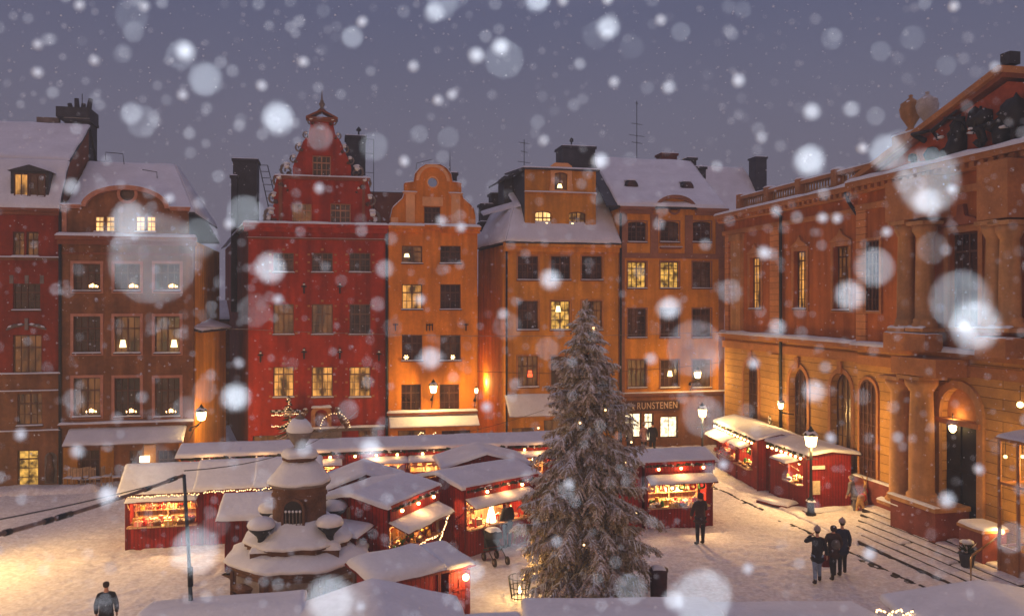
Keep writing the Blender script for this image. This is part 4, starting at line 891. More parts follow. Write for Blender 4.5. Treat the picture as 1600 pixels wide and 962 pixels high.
# glazed porch right of the door
t = ex; m = MB()
PB = mat('oiled_oak', (.30, .12, .045), .5, .25, 3, .2)
gx = [vx0-.15+i*.72 for i in range(5)]
for x_ in gx: m.box(x_-.04, x_+.04, RD-1.5, RD-1.42, -.1, 4.4, PB)
for z_ in (1.1, 3.05, 4.38): m.box(gx[0], gx[-1], RD-1.49, RD-1.43, z_-.035, z_+.035, PB); m.box(gx[0]-.03, gx[0]+.03, RD-1.42, RD-.01, z_-.035, z_+.035, PB)
m.box(gx[0], gx[-1], RD-1.47, RD-1.45, -.1, 1.06, PB); pf = m.build('glazed_porch', ex)
GC = bpy.data.materials.new('clear_glass'); GC.use_nodes = True; b = GC.node_tree.nodes['Principled BSDF']; b.inputs['Base Color'].default_value = (.9, .9, .88, 1); b.inputs['Roughness'].default_value = .03; b.inputs['Transmission Weight'].default_value = 1; b.inputs['IOR'].default_value = 1.02; b.inputs['Specular IOR Level'].default_value = .4
m = MB(); [m.plate(rect(gx[i]+.04, gx[i+1]-.04, za_, zb_), [], RD-1.462, RD-1.456, GC) for i in range(4) for za_, zb_ in ((1.14, 3.01), (3.09, 4.34))]; m.build('pane', pf)
m = MB(); m.slab((gx[0]-.1, RD-1.55, 4.45), (gx[-1]+.1, RD-1.55, 4.45), (gx[-1]+.1, RD-.01, 4.6), (gx[0]-.1, RD-.01, 4.6), .06, PB); m.snow((gx[0]-.1, RD-1.55, 4.45), (gx[-1]+.1, RD-1.55, 4.45), (gx[-1]+.1, RD-.35, 4.6), (gx[0]-.1, RD-.35, 4.6), .1, SNOW); m.build('porch_roof', ex)
m = MB(); m.plate(arch(vx0, vx1, -.2, DT+.2), [], RD+.36, RD+.42, PB)
for i in range(3): m.plate(rect(vx0+.15+i*.8, vx0+.78+i*.8, .9, 3.6), [], RD+.30, RD+.35, LIT3)
m.build('shop_interior', ex)

# steps in front of the exchange building
st = MB(); ss = MB()
DKST = mat('wet_step_stone', (.030, .020, .018), .7, .3, 3, .3)
NST = 6
for k in range(NST):
    y0 = -1.15-.44*k; z1_ = .42-.07*k; s0 = 14.6+.5*k; s1 = 27
    st.box(s0, s1, y0-.44, RD-.01, -.2, z1_, DKST)
    a = s0
    while a < s1-.1:       # snow on each tread, broken where feet have cleared it
        b_ = min(s1, a+random.uniform(1.2, 3.4)); ss.snow((a, y0-.42+random.uniform(0, .07), z1_), (b_, y0-.42+random.uniform(0, .07), z1_), (b_, y0+.03, z1_+.02), (a, y0+.03, z1_+.02), .065, GSNOW, .2, .4); a = b_+random.choice((-.1, -.1, -.05, .12))
ss.snow((14.2, -1.2, .40), (27, -1.2, .40), (27, RD+.1, .42), (14.2, RD+.1, .42), .06, GSNOW, .3)
ss.snow((12.2, -3.9, -.05), (17.6, -3.9, -.03), (14.9, -.9, .36), (12.6, -.9, -.03), .12, GSNOW, .2, .5)
sto = st.build('steps', kind='structure'); sto.location = ex.location; sto.rotation_euler = ex.rotation_euler
sso = ss.build('step_snow', kind='structure'); sso.location = ex.location; sso.rotation_euler = ex.rotation_euler
# dark kerb grooves in the paving
kb = MB()
for a, b_ in ((3.2, 12.6), (14.6, 24.5)):
    n = int((b_-a)/.3)
    for i in range(n):
        s_ = a+i*.3; yy = -4.72+.04*noise.noise(Vector((s_, 0, 0)))
        w1_ = fr.w(s_, yy, 0); z_ = ground_z(w1_.x, w1_.y)+.02
        kb.box(s_, s_+.305, yy-.035, yy+.035, -.1, z_+.012+.012*noise.noise(Vector((s_*2, 3, 0))), DKST)
kb.box(3.2, 24.5, -4.9, -4.76, -.2, -.02, DKST); ko = kb.build('kerb', kind='structure'); ko.location = ex.location; ko.rotation_euler = ex.rotation_euler
# low wall block, handrail and plant by the door
w = fr.w(X(1533, -1.7), -1.7, 0)
bw = thing('stone_block', 'red granite block with a cap of lamplit snow beside the glazed porch', 'stone block', (w.x, w.y, .3), fr.ang)
MB().box(-.5, .5, -.4, .5, -.3, 1.0, PLINTH).box(-.55, .55, -.45, .55, 1.002, 1.1, COLUMN).build('block', bw); MB().snow((-.55, -.45, 1.1), (.55, -.45, 1.1), (.55, .55, 1.1), (-.55, .55, 1.1), .12, SNOW, .2).build('snow_cover', bw)
w0, w1 = G(1517, 925), None
hrl = thing('handrail', 'bent metal handrail with one upright standing on the snowy steps', 'handrail', (0, 0, 0))
a = P(1518, 845, 24.8); b_ = P(1563, 838, 27.5); b_ = fr.w(X(1558, -2.1), -2.1, 1.35); a = fr.w(X(1517, -3.6), -3.6, 1.05)
MB().tube([(a.x, a.y, -.05), (a.x, a.y, a.z-.08), a+(b_-a)*.05, b_, b_+Vector((.05, .02, -.2))], .03, mat('brass_rail', (.45, .26, .10), .35, .1, 3, 0, metal=.7), 8).build('rail', hrl)
w = fr.w(X(1511, -2.6), -2.6, .3)
pl = thing('potted_plant', 'small snow capped evergreen in a dark pot on the steps by the door', 'plant', (w.x, w.y, w.z))
MB().lathe([(.16, -.1), (.24, .35), (.27, .4), (.22, .42)], (0, 0, 0), CHIM, 12).build('pot', pl)
m = MB(); random.seed(3)
for i in range(70):
    a = random.uniform(0, 6.28); e = random.uniform(.1, 1.5); L = random.uniform(.2, .42); d = Vector((math.cos(a)*math.cos(e), math.sin(a)*math.cos(e), math.sin(e)))*L
    m.tube([(0, 0, .4), d*.6+Vector((0, 0, .42)), d+Vector((0, 0, .42))], [.02, .03, .005], GARLAND if i % 3 else NEEDLES2, 4)
m.ball((0, 0, .75), .2, SNOW, 10, .4, .4); m.build('foliage', pl)
w = fr.w(X(1549, -2.6), -2.6, 0); 
# urns on the parapet, seen left of the pediment
for px, yb, yt, mm_, lb in ((1423, 204, 148, COLUMN, 'rust coloured left one of the pair of stone urns on the parapet beside the pediment'), (1449, 196, 143, mat('pale_urn_stone', (.42, .38, .36), .85, .2, 2, .3), 'pale grey right one of the pair of stone urns on the parapet beside the pediment')):
    dep = 2.2; x_ = X(px, dep); z0, z1 = Z(px, yb, dep), Z(px, yt, dep); hh = z1-z0; w = fr.w(x_, dep, z0)
    u_ = thing('stone_urn', lb, 'urn', tuple(w), 0, 'urns on the parapet')
    MB().lathe([(.22, -.25), (.22, 0), (.12, .08*hh), (.18, .15*hh), (.40, .38*hh), (.46, .60*hh), (.40, .70*hh), (.42, .74*hh), (.2, .84*hh), (.06, .92*hh), (.10, .97*hh), (.02, hh)], (0, 0, 0), mm_, 14).build('bowl', u_)
    MB().snow((-.3, -.3, .74*hh), (.3, -.3, .74*hh), (.3, .3, .74*hh), (-.3, .3, .74*hh), .12, SNOW, .15).build('snow_cover', u_)
m = MB(); xa_, xb_ = X(1400, 2.2), X(1470, 2.2); zb_ = Z(1430, 206, 2.2)
m.box(xa_, xb_, 2.0, 2.5, bz, zb_, BORST); m.snow((xa_, 1.95, zb_), (xb_, 1.95, zb_), (xb_, 2.5, zb_), (xa_, 2.5, zb_), .1, SNOW); m.build('parapet', ex)

# ================================================================== lamps
def lantern_head(t, z, s=1.0, dark=SIRON):
    MB().lathe([(.09*s, 0), (.15*s, .04), (.20*s, .34*s), (.02, .345*s)], (0, 0, z), LAMPG, 6, .5, False).build('lantern_glass', t)
    m = MB()
    for k in range(6):
        g = .5+math.pi*k/3; m.tube([(.155*s*math.cos(g), .155*s*math.sin(g), z+.03), (.21*s*math.cos(g), .21*s*math.sin(g), z+.35*s)], .009, dark, 4)
    m.lathe([(.22*s, .35*s), (.24*s, .38*s), (.10*s, .52*s), (.06*s, .58*s), (.02, .66*s)], (0, 0, z), dark, 12); m.snow((-.19*s, -.19*s, z+.40*s), (.19*s, -.19*s, z+.40*s), (.19*s, .19*s, z+.40*s), (-.19*s, .19*s, z+.40*s), .15*s, SNOW, .1); m.build('lantern_cap', t)
def street_lamp(x, y, z, label, power, s=1.0):
    t = thing('street_lamp', label, 'street lamp', (x, y, 0), 0, 'old street lamps')
    MB().lathe([(.20, -.1), (.20, .15), (.14, .2), (.13, .6), (.16, .66), (.07, .8), (.055, 1.2), (.045, z-.5), (.07, z-.45), (.05, z-.3), (.09, z-.02)], (0, 0, 0), SIRON, 12).tube([(-.28, 0, z-.5), (.28, 0, z-.5)], .02, SIRON, 6).build('post', t)
    MB().snow((-.17, -.17, .62), (.17, -.17, .62), (.17, .17, .62), (-.17, .17, .62), .1, SNOW, .1).build('snow_cover', t)
    lantern_head(t, z, s)
    for k in range(1): lamp('lamp_light', 'POINT', (0, 0, z+.62*s+.1), 0, WARM, .1, parent=t)
    lamp('lamp_light', 'POINT', (0, -.32, z+.1), power, WARM, .12, parent=t)
    return t
street_lamp(12.0, 33.4, 2.80, 'black lamp post with a glowing lantern before the corner of the closed red stall', 420, 1.25)
street_lamp(9.75, 42.6, 2.72, 'black lamp post with a glowing lantern in front of the amber corner shop', 420, 1.15)
def wall_lamp(fr_, px, py, out, label, power, s=1.0, arm=True, off=(0, 0, 0)):
    x_, z_ = fr_.c(px, py, -out); w = fr_.w(x_, -out, z_-.17*s)
    t = thing('wall_lantern', label, 'wall lamp', tuple(w), fr_.ang, 'lanterns bracketed to the house fronts')
    m = MB(); m.tube([(-.0, out, -.35), (0, out*.5, -.28), (0, .05, -.12), (0, 0, 0)], .03, SIRON, 6); m.tube([(0, out, -.9), (0, out*.6, -.4), (0, .1, -.2)], .02, SIRON, 5); m.ball((0, out-.03, -.45), .09, SIRON, 8); m.build('bracket', t)
    lantern_head(t, 0, s); lamp('lamp_light', 'POINT', (0, -.30, .2), power, WARM, .1, parent=t); return t
FB = Frame(P(1050, 697, 49.7).xy, V)
wall_lamp(FB, 677, 608, .75, 'glowing lantern on a black bracket between two windows of the orange house', 420, 1.15)
wall_lamp(FB, 1090, 586, 1.1, 'glowing lantern on a bracket high on the amber house above the shop', 330, 1.0)
wall_lamp(fa, 314.5, 650, .55, 'glowing lantern on the yellow wall inside the left alley', 420, 1.2)
wall_lamp(FB, 744, 611, .5, 'small glowing lantern at the orange side of the narrow lane', 35, .6)
lane = FB.w(FB.c(757, 472, 4.6)[0], 4.6, 3.6); lamp('lane_light', 'POINT', tuple(lane), 420, (1, .68, .20), .2)  # added bare light without a fixture, brightens the lane
# lamp and light in the portal
x_ = X(1500, RD+.2); w = fr.w(x_, RD-.10, SPR-.43)
t = thing('hanging_lantern', 'small bright lantern hanging in the dark palace doorway under the lit arch', 'lamp', tuple(w), fr.ang)
MB().lathe([(.05, -.28), (.11, -.2), (.13, -.05), (.03, 0)], (0, 0, 0), LAMPG, 8).build('lantern_glass', t); MB().tube([(0, 0, 0), (0, 0, .4)], .015, SIRON, 5).build('chain', t)
lamp('lamp_light', 'POINT', (0, .02, .30), 16, (1, .62, .24), .05, parent=t)
w = fr.w(vx0+.6, RD-.75, 3.0); lamp('porch_light', 'POINT', tuple(w), 30, WARM, .15)  # added bare light in the porch, besides the globe lamps
for k, (px, py) in enumerate(((1594, 632), (1571, 713), (1598, 713))):
    x_ = X(px, RD-.3); w = fr.w(x_, RD-.3, Z(px, py, RD-.3)); t = thing('globe_lamp', ('highest glowing globe lamp inside the glazed porch', 'small glowing globe lamp low behind the first porch pane', 'small glowing globe lamp low at the right edge of the porch')[k], 'lamp', tuple(w), 0, 'globe lamps in the porch')
    MB().ball((0, 0, 0), (.10, .06, .06)[k], LAMPW, 10).build('globe', t); MB().tube([(0, 0, 0), (0, 0, .6)], .01, SIRON, 4).build('cord', t)
w = fr.w(vx0-.55, RD-1.0, 1.4); lamp('block_light', 'POINT', tuple(w), 30, WARM, .08)  # added bare light without a fixture, brightens the snowy block
# lamps mostly outside the frame, all added or assumed for their light
wf = thing('wall_lantern', 'large added lantern at near left outside the view, a warm fill light', 'wall lamp', (-12.5, 7.0, 5.6), R(30), 'lanterns bracketed to the house fronts'); lantern_head(wf, 0, 1.2); MB().tube([(-.9, -.2, -.35), (-.4, -.1, -.3), (0, 0, 0)], .03, SIRON, 6).build('bracket', wf); lamp('lamp_light', 'POINT', (.25, .3, .2), 2100, WARM, .15, parent=wf)  # added unseen lantern, warms the spruce, near roofs and palace columns
def assumed_lamp(x, y, z, p, label):
    t = street_lamp(x, y, z, label, p, 1.2); return t
assumed_lamp(-18.2, 26.0, 4.0, 2100, 'assumed lamp post outside the view at near left, lighting the empty snow')  # assumed unseen lamp, source for the golden pool on the left snow
assumed_lamp(15.2, 16.5, 4.6, 600, 'added lamp post outside the view near the right foot of the palace steps')  # added unseen lamp, warm light for the near right roofs and steps
wf = thing('wall_lantern', 'added unseen lantern on the palace front beside the glazed porch lighting the steps', 'wall lamp', tuple(fr.w(23.2, RD-.8, 3.6)), fr.ang, 'lanterns bracketed to the house fronts'); lantern_head(wf, 0, 1); MB().tube([(0, .8, -.3), (0, .1, -.2), (0, 0, 0)], .03, SIRON, 6).build('bracket', wf); lamp('lamp_light', 'POINT', (0, -.3, .2), 160, WARM, .1, parent=wf)  # added lantern just out of view, lights the steps
wf = thing('wall_lantern', 'added lantern on the palace front above the red stalls between two arches', 'wall lamp', tuple(fr.w(7.0, -.7, 3.4)), fr.ang, 'lanterns bracketed to the house fronts'); lantern_head(wf, 0, .8); MB().tube([(0, .7, -.3), (0, .1, -.2), (0, 0, 0)], .03, SIRON, 6).build('bracket', wf); lamp('lamp_light', 'POINT', (0, -.3, .2), 150, WARM, .1, parent=wf)  # added lantern, stands in for wall light with no visible source

# ================================================================== MARKET STALLS
WARE = {}
def ware(kind, colr, loc, rz, s, label, group):
    key = (kind, colr)
    mt = GOODM[colr]
    if key not in WARE:
        m = MB(); random.seed(hash(kind) % 7+1 if False else len(WARE))
        if kind == 'jar': m.lathe([(.05, 0), (.07, .02), (.07, .13), (.05, .16), (.055, .19), (.05, .2)], (0, 0, 0), mt, 8)
        elif kind == 'gift_box': m.box(-.11, .11, -.09, .09, 0, .14, mt); m.box(-.115, .115, -.02, .02, -.002, .146, GOODM['cream']); m.box(-.02, .02, -.095, .095, -.001, .147, GOODM['cream']); m.ball((0, 0, .165), .035, GOODM['cream'], 6)
        elif kind == 'candle': m.lathe([(.05, 0), (.05, .02), (.02, .03), (.02, .24), (.005, .27)], (0, 0, 0), mt, 7)
        elif kind == 'sausage_bundle':
            for k in range(4): m.tube([(-.09+.06*k, 0, .12), (-.09+.06*k+.015, .03, .02), (-.09+.06*k, 0, -.12), (-.08+.06*k, -.02, -.22)], [.02, .03, .03, .01], mt, 6)
        elif kind == 'heart_ornament': m.plate([(0, -.12), (.12, .03), (.10, .10), (.05, .12), (0, .07), (-.05, .12), (-.10, .10), (-.12, .03)], [], -.025, .025, mt)
        elif kind == 'bread_basket': m.lathe([(.10, 0), (.15, .10), (.16, .11), (.13, .09)], (0, 0, 0), GOODM['brown'], 10); [m.ball((.07*math.cos(k*2.1), .07*math.sin(k*2.1), .13), .06, mt, 7, .7, .3) for k in range(3)]
        elif kind == 'wreath': 
            for k in range(12): m.ball((.11*math.cos(k*.524), 0, .11*math.sin(k*.524)), .045, mt, 6, 1, .5)
        elif kind == 'knit_garment': m.plate([(-.10, -.28), (.10, -.28), (.12, .0), (.24, -.16), (.28, -.10), (.14, .12), (.05, .15), (-.05, .15), (-.14, .12), (-.28, -.10), (-.24, -.16), (-.12, 0)], [], -.03, .03, mt)
        o = m.build(kind); WARE[key] = o; first = True
    else:
        o = WARE[key].copy(); COL.objects.link(o)
    o.location = loc; o.rotation_euler = (0, 0, rz); o.scale = (s, s, s)
    return finish(o, label, {'jar': 'jar', 'gift_box': 'box', 'candle': 'candle', 'sausage_bundle': 'sausages', 'heart_ornament': 'ornament', 'bread_basket': 'basket', 'wreath': 'wreath', 'knit_garment': 'garment'}[kind], group)
NAMEK = dict(jar='jars', gift_box='gift boxes', candle='candles', sausage_bundle='hanging sausages', heart_ornament='heart ornaments', bread_basket='bread baskets', wreath='wreaths', knit_garment='knitted garments')
def roofz(kind, x, y, w, d, ze, zr):
    if kind == 'ridge': return zr-(zr-ze)*abs(y-d/2)/(d/2+.25)
    if kind == 'gable': return zr-(zr-ze)*abs(x-w/2)/(w/2+.25)
    return ze+(zr-ze)*(y+.25)/(d+.5)       # lean
def stall(o, d, w, dep, ze, zr, label, kind='ridge', opening=None, flap=None, bulbs=0, goods=None, where='', light=0, mw=REDW, sn=.13, board=0, cat='market stall', overf=.3, closed_doors=False):
    fr_ = Frame(o, d); t = thing('market_stall', label, cat, (o[0], o[1], 0), fr_.ang, 'red market stalls on the square')
    zf = ze-.12
    m = MB(); holes = []
    if opening: x0, x1, z0, z1 = opening; holes = [rect(x0, x1, z0, z1)]
    ftop = lambda x: roofz(kind, x, 0, w, dep, ze, zr)-.10
    n = 6; top = [(w-w*i/n, ftop(w-w*i/n)) for i in range(n+1)] if kind == 'gable' else [(w, ftop(w)), (0, ftop(0))]
    m.plate([(0, -.15), (w, -.15)]+top, holes, 0, .06, mw)
    btop = [(w-w*i/n, roofz(kind, w-w*i/n, dep, w, dep, ze, zr)-.1) for i in range(n+1)] if kind == 'gable' else [(w, roofz(kind, w, dep, w, dep, ze, zr)-.1), (0, roofz(kind, 0, dep, w, dep, ze, zr)-.1)]
    m.plate([(0, -.15), (w, -.15)]+btop, [], dep-.06, dep, mw)
    for xx in (0, w-.06):
        ys = [0, dep/2, dep]; tz = [roofz(kind, xx if kind == 'gable' else 0, y_, w, dep, ze, zr)-.1 for y_ in ys]
        q = [(xx, ys[0]+.062, -.15), (xx, ys[2]-.062, -.15), (xx, ys[2]-.062, tz[2]), (xx, ys[1], tz[1]), (xx, ys[0]+.062, tz[0])]
        m.add(q+[(x_+.06, y_, z_) for x_, y_, z_ in q], [(0, 4, 3, 2, 1), (5, 6, 7, 8, 9), (2, 3, 8, 7), (3, 4, 9, 8)], mw)
    m.build('wall', t)
    # corner posts, and battens
    m = MB()
    for xx in (-.03, w-.06): m.box(xx, xx+.09, -.035, -.002, -.1, ftop(0 if kind == 'gable' else 0)-.02, REDWD)
    if not opening or closed_doors:
        a_, b_ = w*.2, w*.8
        m.box(a_, b_, -.03, -.002, .95, 1.02, REDWD); m.box((a_+b_)/2-.02, (a_+b_)/2+.02, -.028, -.002, .9, ze-.3, REDWD)
    m.build('batten', t)
    ov = .22
    def rz_(x, y): return roofz(kind, x, y, w, dep, ze, zr)
    m = MB(); qs = []
    if kind == 'ridge': qs = [((-ov, -overf, rz_(0, -overf)), (w+ov, -overf, rz_(0, -overf)), (w+ov, dep/2, zr), (-ov, dep/2, zr)), ((w+ov, dep+.25, ze), (-ov, dep+.25, ze), (-ov, dep/2, zr), (w+ov, dep/2, zr))]
    elif kind == 'gable': qs = [((-.25, -overf, ze), (w/2, -overf, zr), (w/2, dep+.2, zr), (-.25, dep+.2, ze)), ((w/2, -overf, zr), (w+.25, -overf, ze), (w+.25, dep+.2, ze), (w/2, dep+.2, zr))]
    else: qs = [((-ov, -overf, rz_(0, -overf)), (w+ov, -overf, rz_(0, -overf)), (w+ov, dep+.25, zr), (-ov, dep+.25, zr))]
    for q in qs: m.slab(*q, .06, REDWD)
    m.build('roof', t)
    m = MB()
    def bulge(q): return [Vector(k)+Vector((0, 0, .005)) for k in q]
    if kind == 'lean': m.snow(*bulge(qs[0]), sn, SNOW, .3, .3, seed=o[0])
    else:     # one blanket over both slopes
        q0, q1 = qs; 
        vs = []
        def smp(L):
            n_ = max(6, int(L/.22)); return [0, .012/L, .04/L, .09/L, .15/L]+[.22/L+(1-.44/L)*i/n_ for i in range(n_+1)]+[1-.15/L, 1-.09/L, 1-.04/L, 1-.012/L, 1]
        US, VS = smp(w+.5), smp(dep+.6); nu, nv = len(US)-1, len(VS)-1
        for j in range(nv+1):
            for i in range(nu+1):
                u = US[i]; v = VS[j]
                if i in (0, nu): u_ = u
                x = -ov-.04+(w+2*ov+.08)*u; y = -overf-.04+(dep+.25+overf+.08)*v
                if kind == 'gable': x = -.29+(w+.58)*u
                base = rz_(min(max(x, -.25), w+.25), min(max(y, -overf), dep+.25))
                dd = min(min(u, 1-u)*(w+.5), min(v, 1-v)*(dep+.6)); k = math.sqrt(max(0, 1-(1-min(1, dd/.09))**2))
                crest = -.03*math.exp(-((x-w/2)/.35)**2)*(zr-ze) if kind == 'gable' else -.04*math.exp(-((y-dep/2)/.3)**2)*(zr-ze)
                nn = noise.noise(Vector((x*.9+o[0], y*.9+o[1], 2)))*.16+noise.noise(Vector((x*4+o[0], y*4, 7)))*.06
                vs.append((x+(1-k)*.05*noise.noise(Vector((y*3, x*3, o[0]))), y+(1-k)*.06*noise.noise(Vector((x*3, y*3, o[1]))), base-.012+crest*k+sn*k*(1+nn)))
        # denser near the rim
        m.add(vs, [(j*(nu+1)+i, j*(nu+1)+i+1, (j+1)*(nu+1)+i+1, (j+1)*(nu+1)+i) for j in range(nv) for i in range(nu)], SNOW, True)
        rim = [i for i in range(nu+1)]+[(j*(nu+1)+nu) for j in range(1, nv+1)]+[nv*(nu+1)+i for i in range(nu-1, -1, -1)]+[j*(nu+1) for j in range(nv-1, 0, -1)]
    m.build('snow_cover', t)
    if board:    # upright red board above the flap carrying the lamps
        MB().box(-.05, w+.05, -overf-.06, -overf-.01, rz_(0, -overf)-board, rz_(0, -overf)+.06, REDW).build('lamp_board', t)
    if opening:
        x0, x1, z0, z1 = opening
        m = MB(); m.box(x0-.05, x1+.05, -.28, .5, z0-.05, z0-.002, WOOD); m.build('counter', t)
        m = MB(); m.box(x0-.25, x1+.25, dep*.55, dep*.55+.04, .2, ze-.1, WOOD)
        for zz in (z0+.28, z0+.56): m.box(x0, x1, dep*.55-.25, dep*.55-.001, zz, zz+.03, WOOD)
        for k_ in (.0, .5, 1.0): m.box(x0-.02+(x1-x0)*k_, x0+.02+(x1-x0)*k_, dep*.55-.26, dep*.55-.002, z0+.03, z1, WOOD)
        m.build('shelf', t)
        if light: lamp('stall_light', 'POINT', ((x0+x1)/2, .32, z1-.06), light*5.6, (1, .60, .24), .07, parent=t)
        if light: MB().ball((x0+(x1-x0)*.3, .3, z1-.1), .05, BULB, 8).ball((x0+(x1-x0)*.75, .3, z1-.08), .05, BULB, 8).build('ceiling_bulb', t)
        rs = random.Random(int(o[0]*100))
        if goods:
            kinds, cols_ = goods
            nn = max(4, int((x1-x0)/.21))
            for row, (yy, zz) in enumerate(((-.12, z0), (.18, z0), (dep*.55-.14, z0+.31))):
                for i in range(nn):
                    kd = kinds[(i+row) % len(kinds)] if rs.random() < .8 else rs.choice(kinds)
                    if kd in ('heart_ornament', 'wreath', 'sausage_bundle', 'knit_garment'): continue
                    cl = rs.choice(cols_); xx = x0+.12+(x1-x0-.24)*(i+.5*(row % 2))/nn; p = fr_.w(xx, yy+rs.uniform(-.03, .03), zz+.002)
                    ware(kd, cl, tuple(p), fr_.ang+rs.uniform(-.4, .4), rs.uniform(.75, 1.15) if row != 1 else rs.uniform(1.0, 1.5), 'small warm lit '+NAMEK[kd][:-1 if NAMEK[kd].endswith('s') else None]+' on show in '+where, NAMEK[kd]+' on '+where)
            hang = [k for k in kinds if k in ('heart_ornament', 'wreath', 'sausage_bundle', 'knit_garment')]
            for i in range(int((x1-x0)/.34) if hang else 0):
                kd = rs.choice(hang); cl = rs.choice(cols_); xx = x0+.2+(x1-x0-.3)*i/max(1, int((x1-x0)/.34)-1) if int((x1-x0)/.34) > 1 else (x0+x1)/2
                p = fr_.w(xx, .12+.1*(i % 2), z1-.32 if kd == 'knit_garment' else z1-.22)
                ware(kd, cl, tuple(p), fr_.ang+rs.uniform(-.5, .5), 1, 'small warm lit '+NAMEK[kd][:-1]+' hanging in '+where, NAMEK[kd]+' in '+where)
    if flap:
        x0, x1, z0, z1, out = flap; awning(t, x0, x1, z0, z1, out, REDWD, .11)
        m = MB()
        for xx in (x0+.05, x1-.05): m.tube([(xx, -.02, z0-.35), (xx, -out*.85, z0)], .018, WOOD, 5)
        m.build('prop', t)
    if bulbs:
        ls = thing('string_light', 'bulbs under the eave of the '+' '.join(label.replace('red market stall', 'stall').split()[:9]), 'string lights', (o[0], o[1], 0), fr_.ang, 'bulb strings on the stall eaves')
        zz = rz_(0, -overf)-.10; yy = -overf-.10
        if kind == 'gable': zz = ze-.1
        pts = [(w*(i/12), yy, zz-.02*math.sin(i*1.6)) for i in range(13)]
        MB().tube(pts, .012, SIRON, 4).build('cable', ls)
        proto = None
        for i in range(bulbs):
            xx = w*(i+.5)/bulbs
            if proto is None:
                proto = MB().ball((0, 0, 0), .055, BULB, 8).lathe([(.025, .05), (.025, .1)], (0, 0, 0), SIRON, 6).build('bulb', ls); b_ = proto
            else: b_ = proto.copy(); COL.objects.link(b_)
            b_.location = (xx, yy-.01, zz-.09)
        lamp('string_glow', 'POINT', (w*.5, yy-.15, zz-.1), 9*bulbs, (1, .50, .18), .25, parent=ls)
        gm = MB(); rs = random.Random(9)
        for i in range(int(w/.07)):
            gm.ball((i*.07, yy+.06, zz+.02+rs.uniform(-.03, .03)), rs.uniform(.04, .07), GARLAND if rs.random() < .75 else SNOW, 5, 1, .5)
        gm.build('garland', ls)
    return t, fr_
def fairy(pts, n, label, sag=.0, group='fairy light chains', r=.020):
    t = thing('fairy_light_chain', label, 'fairy lights', tuple(pts[0]), 0, group); p0 = Vector(pts[0])
    P_ = [Vector(p)-p0 for p in pts]; L = [0]
    for i in range(1, len(P_)): L.append(L[-1]+(P_[i]-P_[i-1]).length)
    def at(s_):
        s_ *= L[-1]
        for i in range(1, len(P_)):
            if s_ <= L[i]+1e-6: return P_[i-1].lerp(P_[i], (s_-L[i-1])/max(1e-6, L[i]-L[i-1]))
        return P_[-1]
    MB().tube(P_, .008, SIRON, 4).build('cable', t); proto = None; rs = random.Random(n)
    for i in range(n):
        if proto is None: proto = MB().ball((0, 0, 0), r, FAIRY, 6).build('bulb', t); b_ = proto
        else: b_ = proto.copy(); COL.objects.link(b_)
        b_.location = at((i+.5)/n)+Vector((rs.uniform(-.02, .02), -.02, rs.uniform(-.035, .025)))
    return t

# --- left row
A_ = lambda px, Y: ((px-CX)/F*Y, Y)
v0 = Vector(A_(197, 28.96))
def vpt(k): q = v0+V*k; return (q.x, q.y)
stall(vpt(0), V, 2.45, 2.1, 2.0, 2.72, 'red market stall at far left with a wide lit window of pink sweets', opening=(.12, 2.3, .82, 1.72), goods=(('sausage_bundle', 'gift_box', 'jar', 'gift_box', 'bread_basket'), ('pink', 'pink', 'red', 'cream', 'gold')), where='the far left stall', light=42, flap=(.05, 2.4, 1.72, 1.86, .45))
fairy([tuple(Vector(vpt(.0)).to_3d()+Vector((-.05, -.42, 1.93+.02*k))) if k == 0 else tuple(Vector(vpt(2.5*k/6)).to_3d()+Vector((.09, -.42, 1.90+.03*(k % 2)))) for k in range(7)], 40, 'fairy lights along the eave of the far left stall with pink sweets')
stall(vpt(2.5), V, 1.95, 2.1, 2.05, 2.75, 'red market stall with closed board doors behind the leaning dark pole')
fairy([tuple(Vector(vpt(2.6+1.9*k/6)).to_3d()+Vector((.09, -.42, 1.95+.03*(k % 2)))) for k in range(7)], 30, 'fairy lights along the eave of the closed stall behind the dark pole')
stall(vpt(4.5), V, 1.9, 2.1, 2.08, 2.78, 'red market stall with a small bright window left of the stone well', opening=(.15, 1.7, .95, 1.6), goods=(('jar', 'candle', 'gift_box'), ('cream', 'gold', 'white')), where='the stall left of the well', light=45, flap=(.05, 1.8, 1.62, 1.84, .55), bulbs=0)
fairy([tuple(Vector(vpt(4.55+1.9*k/6)).to_3d()+Vector((.09, -.42, 1.98+.04*(k % 2)))) for k in range(7)], 26, 'fairy lights along the eave of the stall left of the well')
# --- long back row
r0 = Vector((-12.9, 33.0))
def rp(px):     # distance along the back row of a photo column
    f_ = Frame((r0.x, r0.y), V); return f_.c(px, 472)[0]
rows = [(285, 368, None, 'closed red market stall at the left end of the back row', None, ''),
        (370, 452, None, 'closed red market stall second from the left end of the back row', None, ''),
        (454, 536, (495, 530), 'red market stall with a lit window of red wares just right of the well cap', (('candle', 'gift_box', 'heart_ornament'), ('red', 'white', 'cream')), 'the back row stall beside the well cap'),
        (538, 636, (574, 632), 'red market stall in the back row with dark garments in its lit window', (('knit_garment', 'gift_box', 'jar'), ('brown', 'gold', 'grey')), 'the back row stall with garments'),
        (638, 722, (641, 698), 'red market stall in the back row with a bright window of white ornaments', (('jar', 'candle', 'gift_box', 'heart_ornament'), ('cream', 'white', 'gold')), 'the back row stall with white ornaments'),
        (724, 794, (737, 788), 'red market stall in the back row with a snowy flap above the near gable roof', (('jar', 'bread_basket'), ('gold', 'brown')), 'the back row stall behind the gable roof'),
        (796, 880, (800, 856), 'red market stall at the right end of the back row beside the spruce', (('gift_box', 'wreath', 'candle'), ('pink', 'red', 'orange', 'white')), 'the right end stall of the back row')]
